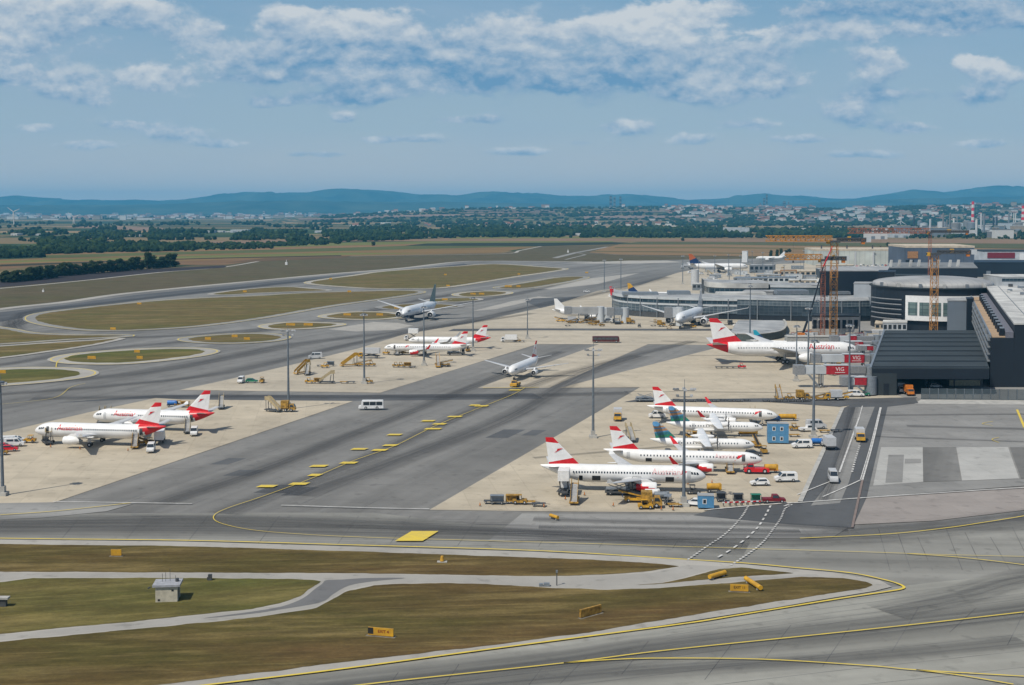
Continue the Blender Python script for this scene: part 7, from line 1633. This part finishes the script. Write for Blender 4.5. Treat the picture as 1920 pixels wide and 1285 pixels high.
# ------------------------------------------------------------------ trees and the far country
random.seed(11)
leaf = mat('dark_foliage', (.030, .052, .022), .9, scale=.35, var=.1, col2=(.012, .028, .016), spec=.1)
leaf2 = mat('olive_foliage', (.045, .062, .022), .9, scale=.35, var=.1, col2=(.02, .035, .015), spec=.1)
bark = mat('tree_bark', (.09, .07, .05), .95)
def mk_tree(h, w_, seed, m, slim=False, n=1500):
    rd = random.Random(seed); root = empty('tree')
    q = MB(); q.tube((0, 0, 0), (.2, .1, h * .45), .35, .2, 8)
    for k in range(5):
        a = k * 1.26 + rd.random(); q.tube((.15, .05, h * .3), (math.cos(a) * w_ * .3, math.sin(a) * w_ * .3, h * .62), .14, .05, 6)
    q.build('trunk', bark, root)
    lobes = []
    for k in range(13):
        u = rd.random(); a = rd.random() * 2 * PI; rr = w_ * .32 * math.sqrt(rd.random()) * (1.1 - abs(u - .4)) if not slim else w_ * .1
        lobes.append((rr * math.cos(a), rr * math.sin(a), h * (.14 + .70 * u), w_ * (.17 + .13 * rd.random()) if not slim else w_ * .4, h * (.10 + .08 * rd.random())))
    q = MB()
    for k in range(n):
        lx, ly, lz, lr, lh = lobes[rd.randrange(len(lobes))]
        d = Vector((rd.gauss(0, 1), rd.gauss(0, 1), rd.gauss(0, 1))).normalized() * (rd.random() ** .35); c = Vector((lx + d.x * lr, ly + d.y * lr, lz + d.z * lh))
        s_ = rd.uniform(.35, .8) * w_ / 11; nrm = (d + Vector((rd.uniform(-.6, .6), rd.uniform(-.6, .6), rd.uniform(-.2, .8)))).normalized(); u = nrm.orthogonal().normalized(); v = nrm.cross(u)
        q.add([c + u * s_, c + v * s_ * .8, c - u * s_ * .9, c - v * s_], [(0, 1, 2, 3)])
    q.build('crown', m, root); return root
TV = {}
def tree(x, yb, ht, wd, var, lab, group=None):
    if var not in TV: TV[var] = mk_tree(10, 8, var, leaf if var % 2 == 0 else leaf2, slim=var >= 10); o = TV[var]
    else: o = copy_tree(TV[var])
    p = at(x, yb); s = p.y / FPX; o.location = (p.x, p.y, 0); o.scale = (wd * s / 8, wd * s / 8, ht * s / 10); o.rotation_euler.z = random.random() * 6
    return tag(o, lab, 'tree', group)
# the dark row at the field edge
i = 0
for x in sorted([6, 14, 24, 33, 45, 56, 66, 78, 88, 97, 108, 117, 126, 138, 149, 158, 170, 179, 190, 202, 213, 224, 236, 246, 257, 266, 276, 288, 298, 309, 319, 326] + [10, 19, 29, 39, 50, 61, 72, 83, 112, 121, 132, 144, 164, 174, 185, 196, 207, 230, 241, 252, 282, 303]):
    yb = 530 - max(0, (x - 20)) * .105 if x < 110 else 518.5 - (x - 110) * .083
    tree(x, yb, {276: 34, 88: 27, 319: 27, 97: 27}.get(x, random.uniform(16, 27)), random.uniform(19, 28), random.randrange(0, 6), 'dark leafy tree in the row along the ploughed field', 'trees in the row along the ploughed field')
for x, yb, ht, wd, lb in [(1445, 487, 20, 8, 'dark slim tree standing first of the three by the rusty stack'), (1457, 486, 20, 8, 'dark slim tree in the middle of the three by the rusty stack'), (1465, 485, 21, 8, 'dark slim tree nearest the rusty stack')]: tree(x, yb, ht, wd, 10 + int(x) % 3, lb)
for x, yb in [(1474, 474), (1480, 473), (1665, 462), (1395, 478), (1588, 487), (1596, 492), (1280, 452), (700, 461)]: tree(x, yb, random.uniform(5, 9), 10, 1, 'small round bush standing alone in the far fields', 'small lone bushes in the far fields')
# woods: many crowns that read as one mass
ico = bmesh.new(); bmesh.ops.create_icosphere(ico, subdivisions=2, radius=1); IV = [v.co.copy() for v in ico.verts]; IF = [[v.index for v in f.verts] for f in ico.faces]; ico.free()
ico = bmesh.new(); bmesh.ops.create_icosphere(ico, subdivisions=1, radius=1); IV1 = [v.co.copy() for v in ico.verts]; IF1 = [[v.index for v in f.verts] for f in ico.faces]; ico.free()
def blob(q, X, Y, z, w_, h, fine):
    V_, F_ = (IV, IF) if fine else (IV1, IF1); sd_ = Vector((X * .37, Y * .21, 0)); mi = 0 if random.random() < .6 else 1
    q.add([(X + v.x * w_ * (1 + .55 * noise.noise(v * 2.3 + sd_)), Y + v.y * w_ * (1 + .55 * noise.noise(v * 2.3 + sd_)), z + h * .42 + v.z * h * .58 * (1 + .6 * noise.noise(v * 2.1 + sd_))) for v in V_], F_, mi)
wl1 = mat('woodland_dark', (.022, .042, .020), 1, scale=.2, var=.2, col2=(.010, .022, .012), spec=.05); wl2 = mat('woodland_green', (.042, .066, .025), 1, scale=.2, var=.2, col2=(.018, .032, .014), spec=.05)
def belt(q, x0, x1, y0, y1, cnt, hpxs, fine, gate=-.6):
    for _ in range(cnt):
        for _t in range(3):
            x = x0 + (x1 - x0) * random.random(); y = y0(x) + (y1(x) - y0(x)) * random.random(); p = at(x, y)
            if noise.noise(Vector((x * .018, y * .16, 4.2))) > gate: break
        else: continue
        s = p.y / FPX; h = min(random.uniform(.5, 1.4) * hpxs * s, 24); w_ = h * random.uniform(.4, .8); blob(q, p.x, p.y, 0, w_, h, fine); continue
        u = 0; x = x0 + (x1 - x0) * random.random(); y = y0(x) + (y1(x) - y0(x)) * u ** 1.0; p = at(x, y); s = p.y / FPX
        h = random.uniform(.75, 1.25) * hpxs * s; h = min(h, 24); w_ = h * random.uniform(.5, .8); blob(q, p.x, p.y, 0, w_, h, fine)
K = lambda *pr: (lambda x: lin(list(pr), x) if pr[0][0] <= x <= pr[-1][0] else pr[0][1])
q = MB()
belt(q, -40, 80, K((-40, 486), (80, 483)), K((-40, 474), (80, 473)), 150, 11, True)
belt(q, 78, 192, K((78, 478), (192, 475)), K((78, 452), (192, 460)), 260, 11, True)
belt(q, 190, 362, K((190, 474), (362, 471)), K((190, 458), (362, 462)), 260, 9, True)
belt(q, 362, 510, K((362, 470), (510, 467)), K((362, 460), (510, 461)), 150, 7, True)
belt(q, 500, 640, K((500, 463), (640, 459)), K((500, 458), (640, 452)), 150, 6, True)
tag(q.build('woodland', [wl1, wl2]), 'dense dark green woods beyond the crop strips', kind='stuff')
q = MB()
belt(q, -60, 860, K((-60, 458), (200, 452), (400, 450), (640, 455), (860, 447)), K((-60, 432), (240, 430), (330, 436), (640, 430), (860, 425)), 1500, 7, False, -.05)
belt(q, 620, 855, K((620, 455), (855, 446.5)), K((620, 440), (855, 440)), 260, 8, False)
belt(q, 855, 1600, K((855, 446), (1600, 447)), K((855, 428), (1600, 434)), 1700, 8, False, -.3)
belt(q, 1560, 1960, K((1560, 447), (1960, 450)), K((1560, 432), (1960, 432)), 450, 6, False, -.15)
belt(q, -60, 1960, K((-60, 429), (640, 428), (1960, 430)), K((-60, 417), (640, 418), (1960, 418)), 900, 5, False, .10)
belt(q, -60, 700, K((-60, 412), (700, 412)), K((-60, 406), (700, 406)), 450, 3, False, .05)
tag(q.build('woodland', [wl1, wl2]), 'distant hazy woods and hedges before the city', kind='stuff')
q = MB()
HL = [random.uniform(5600, 9400) for _ in range(16)] + [9420, 9440, 9400]
for _ in range(7500):
    Y = random.uniform(5400, 9450); px_ = random.uniform(600, 1980)
    X = (px_ - 960) / FPX * Y; row = noise.noise(Vector((px_ * .004, Y * .0022, 0)))
    if random.random() < (.22 if px_ < 1250 else .4): Y = random.choice(HL) + random.gauss(0, 22); X = (px_ - 960) / FPX * Y; Y = min(Y + (X * .10 if Y < 9000 else 0), 9450)
    elif px_ < 1250 and row < .28 and Y < 9000: continue
    elif row < .12 and not (px_ > 1250 and row > -.2): continue
    X = (px_ - 960) / FPX * Y; h = random.uniform(8, 16); blob(q, X, Y, tz(X, Y) - 2, h * .9, h, False)
tag(q.build('woodland', [wl1, wl2]), 'hazy groves on the low rise under the hills', kind='stuff')
# ---- far buildings
cw = mat('city_white_render', (.60, .60, .58), .9, var=.08); cg = mat('city_grey_render', (.20, .20, .20), .9, var=.1); cb_ = mat('city_beige_render', (.34, .29, .23), .9, var=.1); cr = mat('city_roof_tiles', (.22, .10, .07), .9, var=.1); dk = mat('city_dark_glass', (.03, .04, .05), .3)
def house(q, X, Y, z, w_, d, h, mi, ri, pitch=True):
    q.box(X - w_ / 2, X + w_ / 2, Y - d / 2, Y + d / 2, z - 3, z + h, mi)
    if pitch: q.add([(X - w_ / 2 - .5, Y - d / 2 - .5, z + h + .02), (X + w_ / 2 + .5, Y - d / 2 - .5, z + h + .02), (X + w_ / 2 + .5, Y + d / 2 + .5, z + h + .02), (X - w_ / 2 - .5, Y + d / 2 + .5, z + h + .02), (X - w_ / 2 - .5, Y, z + h + d * .3), (X + w_ / 2 + .5, Y, z + h + d * .3)], [(0, 1, 5, 4), (2, 3, 4, 5), (0, 4, 3), (1, 2, 5)], ri)
q = MB()
for _ in range(1700):
    r_ = random.random()
    if r_ < .52: px_ = random.uniform(-40, 760); Y = random.uniform(9500, 17500)
    elif r_ < .93: px_ = random.uniform(1250, 1990); Y = random.uniform(6400, 9600)
    else: px_ = random.uniform(640, 1400); Y = random.uniform(5000, 6300) if random.random() < .5 else random.uniform(9000, 9500)
    if noise.noise(Vector((px_ * .012, Y * .0011, 7))) < -.08: continue
    X = (px_ - 960) / FPX * Y; z = tz(X, Y) if Y < 9600 else 0; big = Y / 9000; house(q, X, Y, z, random.uniform(14, 46) * big, random.uniform(12, 22), random.choice([6, 8, 10, 14, 20]) * big, random.choice([0, 0, 1, 2]), 3, random.random() < .5)
tag(q.build('distant_city', [cw, cg, cb_, cr]), 'hazy mass of the distant city at the foot of the hills', kind='stuff')
def tower(x, Y, ybase, yt, wpx, m, lab, group=None, cat='tower block', name='tower_block'):
    X = (x - 960) / FPX * Y; s = Y / FPX; z0 = zof(x, ybase, Y); z1 = zof(x, yt, Y); w_ = wpx * s; root = empty(name, (X, Y, 0)); B(-w_ / 2, w_ / 2, 0, w_ * .8, min(0, z0) - 2, z1, 'wall', m, root); B(-w_ / 4, w_ / 4, w_ * .2, w_ * .6, z1 + .01, z1 + 4, 'roof', cg, root)
    for k in range(4): B(-w_ * .46, w_ * .46, -.6, -.05, z0 + (z1 - z0) * (k + .35) / 4, z0 + (z1 - z0) * (k + .75) / 4, 'window_band', dk if m is not dk else cg, root)
    return tag(root, lab, cat, group)
for x, yt, w_ in [(495, 397, 3), (522, 400, 2.5), (529, 401, 2.5), (543, 398, 3), (554, 397, 3.5), (561, 400, 2), (573, 400, 2.5), (592, 399, 3), (507, 402, 2), (580, 402, 2)]: tower(x, 12500, 413, yt, w_, cw, 'slim white tower block in the distant cluster', 'white tower blocks in the distant cluster')
tower(683, 9800, 417, 402, 9, cb_, 'broad beige block standing alone before the hills'); tower(675, 9900, 417, 408, 8, cg, 'low grey wing beside the broad beige block')
tower(1145, 12000, 398, 368, 5, dk, 'dark twin tower with its partner beyond the rise, nearer the city centre', 'dark twin towers'); tower(1152, 12100, 398, 370, 4, cg, 'pale tower joined between the dark twins', 'dark twin towers'); tower(1163, 12000, 398, 369, 4, dk, 'other dark twin tower of the pair on the skyline', 'dark twin towers')
tower(1432, 12000, 396, 372, 4, dk, 'short dark tower next to the thin pointed one'); tower(1437, 12100, 396, 365, 3, dk, 'thin tallest dark tower on the skyline'); tower(1470, 12000, 396, 378, 5, dk, 'broad dark tower farther along the skyline'); tower(1478, 12200, 396, 379, 3, cg, 'grey tower beside the broad dark one'); tower(1425, 12200, 396, 381, 3, cg, 'low grey tower before the thin pointed one')
tower(46, 4700, 443, 428, 5, tan, 'bright sand coloured silo in the plain', cat='silo', name='silo')
tower(1465, 7400, 412, 404, 14, cb_, 'pale broad block on the low rise'); tower(1340, 7600, 412, 406, 12, cb_, 'beige hall on the low rise', cat='hall', name='far_hall')
tower(1522, 5600, 428, 414, 13, cg, 'grey block house before the hazy city')
for x, yt, yb in [(27, 392, 428), (140, 402, 428), (1688, 410, 434)]:
    Y = 5500; X = (x - 960) / FPX * Y; z1 = zof(x, yt + 6, Y); root = empty('wind_turbine', (X, Y, 0)); q = MB(); q.tube((0, 0, 0), (0, 0, z1), 2.6, 1.5, 10); q.build('mast', cw, root); q = MB(); q.box(-2, 2, -5, 2, z1, z1 + 3.5); q.build('nacelle', cw, root)
    for k in range(3):
        a = PI / 2 + 2 * PI * k / 3 + (x * .5); q = MB(); u = Vector((math.cos(a), 0, math.sin(a))); v = Vector((-math.sin(a), 0, math.cos(a))); c = Vector((0, -5.3, z1 + 1.7)); q.loft([[c + u * r + v * w_ + Vector((0, t_, 0)) for w_, t_ in ((-ww, 0), (0, -.4), (ww, 0), (0, .4))] for r, ww in ((1, 1.1), (8, 1.6), (30, .6))], 0, sm=False); q.build('blade', cw, root)
    tag(root, {27: 'white wind turbine beside the sand coloured silo', 140: 'white wind turbine with raised blades over the tan field', 1688: 'small wind turbine above the red crane jib'}[x], 'wind turbine', 'wind turbines')
# white halls along the woods
for i, (x0, x1, yb, yt) in enumerate([(385, 400, 437, 433), (404, 418, 436, 433), (422, 432, 436, 434), (432, 465, 436.5, 431), (240, 262, 444, 441), (270, 300, 444, 441), (1360, 1405, 439, 427), (1085, 1110, 437, 431), (1628, 1664, 449, 436), (1672, 1706, 446, 437), (818, 826, 426, 421), (835, 840, 426, 423), (590, 625, 437, 433), (970, 1000, 432, 429), (1070, 1105, 442, 438), (1480, 1530, 434, 428), (1540, 1600, 434, 430), (20, 32, 442, 438), (60, 84, 442, 439), (1310, 1330, 440, 436)]):
    blk('warehouse', x0, x1, yb, yt, 40, cw if i % 3 else lightb, cw, 'low white warehouse among the distant woods', 'warehouse', 'white warehouses among the distant woods', skew=0, par=.6, door=2)
# ---- refinery
random.seed(3)
def stack(x, Y, yb, yt, r, m, lab, bands=0, group=None):
    X = (x - 960) / FPX * Y; z1 = zof(x, yt, Y); root = empty('chimney', (X, Y, 0)); n = 8 if bands else 1
    if bands:
        for k in range(n): q = MB(); q.tube((0, 0, z1 * k / n), (0, 0, z1 * (k + 1) / n), r * (1.25 - .35 * k / n), r * (1.25 - .35 * (k + 1) / n), 12); q.build('chimney_band', cw if k % 2 == 0 else red, root)
    else: q = MB(); q.tube((0, 0, 0), (0, 0, z1), r, r * .9, 10); q.build('shaft', m, root); q = MB(); q.tube((0, 0, z1), (0, 0, z1 + r * .6), r * 1.2, n=10); q.build('rim', dgrey, root)
    return tag(root, lab, 'chimney', group)
stack(1823, 5200, 430, 378, 5.5, cw, 'tall red and white banded chimney of the refinery', 8); stack(1918, 4600, 440, 386, 7, cw, 'thick red and white banded chimney at the picture edge', 8)
for x, yt in [(1862, 408), (1868, 407), (1760, 426), (1713, 406)]: stack(x, 4600, 430, yt, 3.0, dk, {1862: 'thin dark chimney, one of a close pair', 1868: 'second thin dark chimney of the close pair', 1760: 'short dark chimney above the slate hangar', 1713: 'thin dark pole chimney above the crane jib'}[x])
for x in (1858, 1864, 1870): stack(x, 3300, 452, 430, 2.6, cw, 'white upright silo in the trio of the refinery', group='trio of white silos')
for i in range(46):
    x = random.uniform(1715, 1925); Y = random.uniform(3300, 5200); h = random.choice([12, 18, 26, 40, 55]); r = random.choice([2, 3, 6, 9, 14]) if h < 30 else random.choice([2, 3]); X = (x - 960) / FPX * Y; m_ = random.choice([cw, cg, cg, lgrey, steel])
    root = empty('refinery_tank', (X, Y, 0)); q = MB(); q.tube((0, 0, 0), (0, 0, h), r, n=14); q.build('tank', m_, root); q = MB(); q.tube((0, 0, h + .02), (0, 0, h + r * .25), r, r * .2, n=14); q.build('tank_roof', cg, root)
    tag(root, 'grey or white cylinder in the hazy refinery', 'tank', 'cylinders in the hazy refinery')
for i in range(40):
    x = random.uniform(1640, 1935); Y = random.uniform(3000, 5200); w_ = random.uniform(15, 60); h = random.uniform(6, 22); X = (x - 960) / FPX * Y; root = empty('refinery_hall', (X, Y, 0)); m_ = random.choice([cw, cg, cb_, steel, lightb]); B(-w_ / 2, w_ / 2, 0, 20, 0, h, 'wall', m_, root); B(-w_ / 2 - .5, w_ / 2 + .5, -.5, 20.5, h + .02, h + 1, 'roof', random.choice([cw, cg, tan]), root)
    tag(root, 'pale industrial hall in the hazy refinery', 'hall', 'industrial halls in the hazy refinery')
for i in range(80):
    if i % 2: x = random.uniform(-10, 700); Y = random.uniform(8800, 14000); w_ = random.uniform(40, 110)
    else: x = random.uniform(1200, 1930); Y = random.uniform(6300, 9000); w_ = random.uniform(25, 80)
    X = (x - 960) / FPX * Y; z = tz(X, Y) if Y < 9500 else 0; h = random.uniform(10, 30); root = empty('city_block', (X, Y, z)); B(-w_ / 2, w_ / 2, 0, 18, -4, h, 'wall', random.choice([cw, cw, cb_]), root); B(-w_ / 2 - 1, w_ / 2 + 1, -1, 19, h + .05, h + 2, 'roof', random.choice([cg, cr, cw]), root)
    tag(root, 'pale apartment block in the hazy distant city', 'apartment block', 'apartment blocks in the distant city')
# ------------------------------------------------------------------ air
hz = MB(); hz.box(-17000, 17000, -330, 28900, -1.6, 468)
hm = bpy.data.materials.new('haze_air'); hm.use_nodes = True; t = hm.node_tree; t.nodes.clear()
pv = t.nodes.new('ShaderNodeVolumePrincipled'); pv.inputs['Color'].default_value = (.15, .60, 1.0, 1); pv.inputs['Density'].default_value = 4.9e-5
t.links.new(pv.outputs[0], t.nodes.new('ShaderNodeOutputMaterial').inputs['Volume'])
tag(hz.build('haze', hm), 'thin blue haze in the air', None, None, 'stuff')
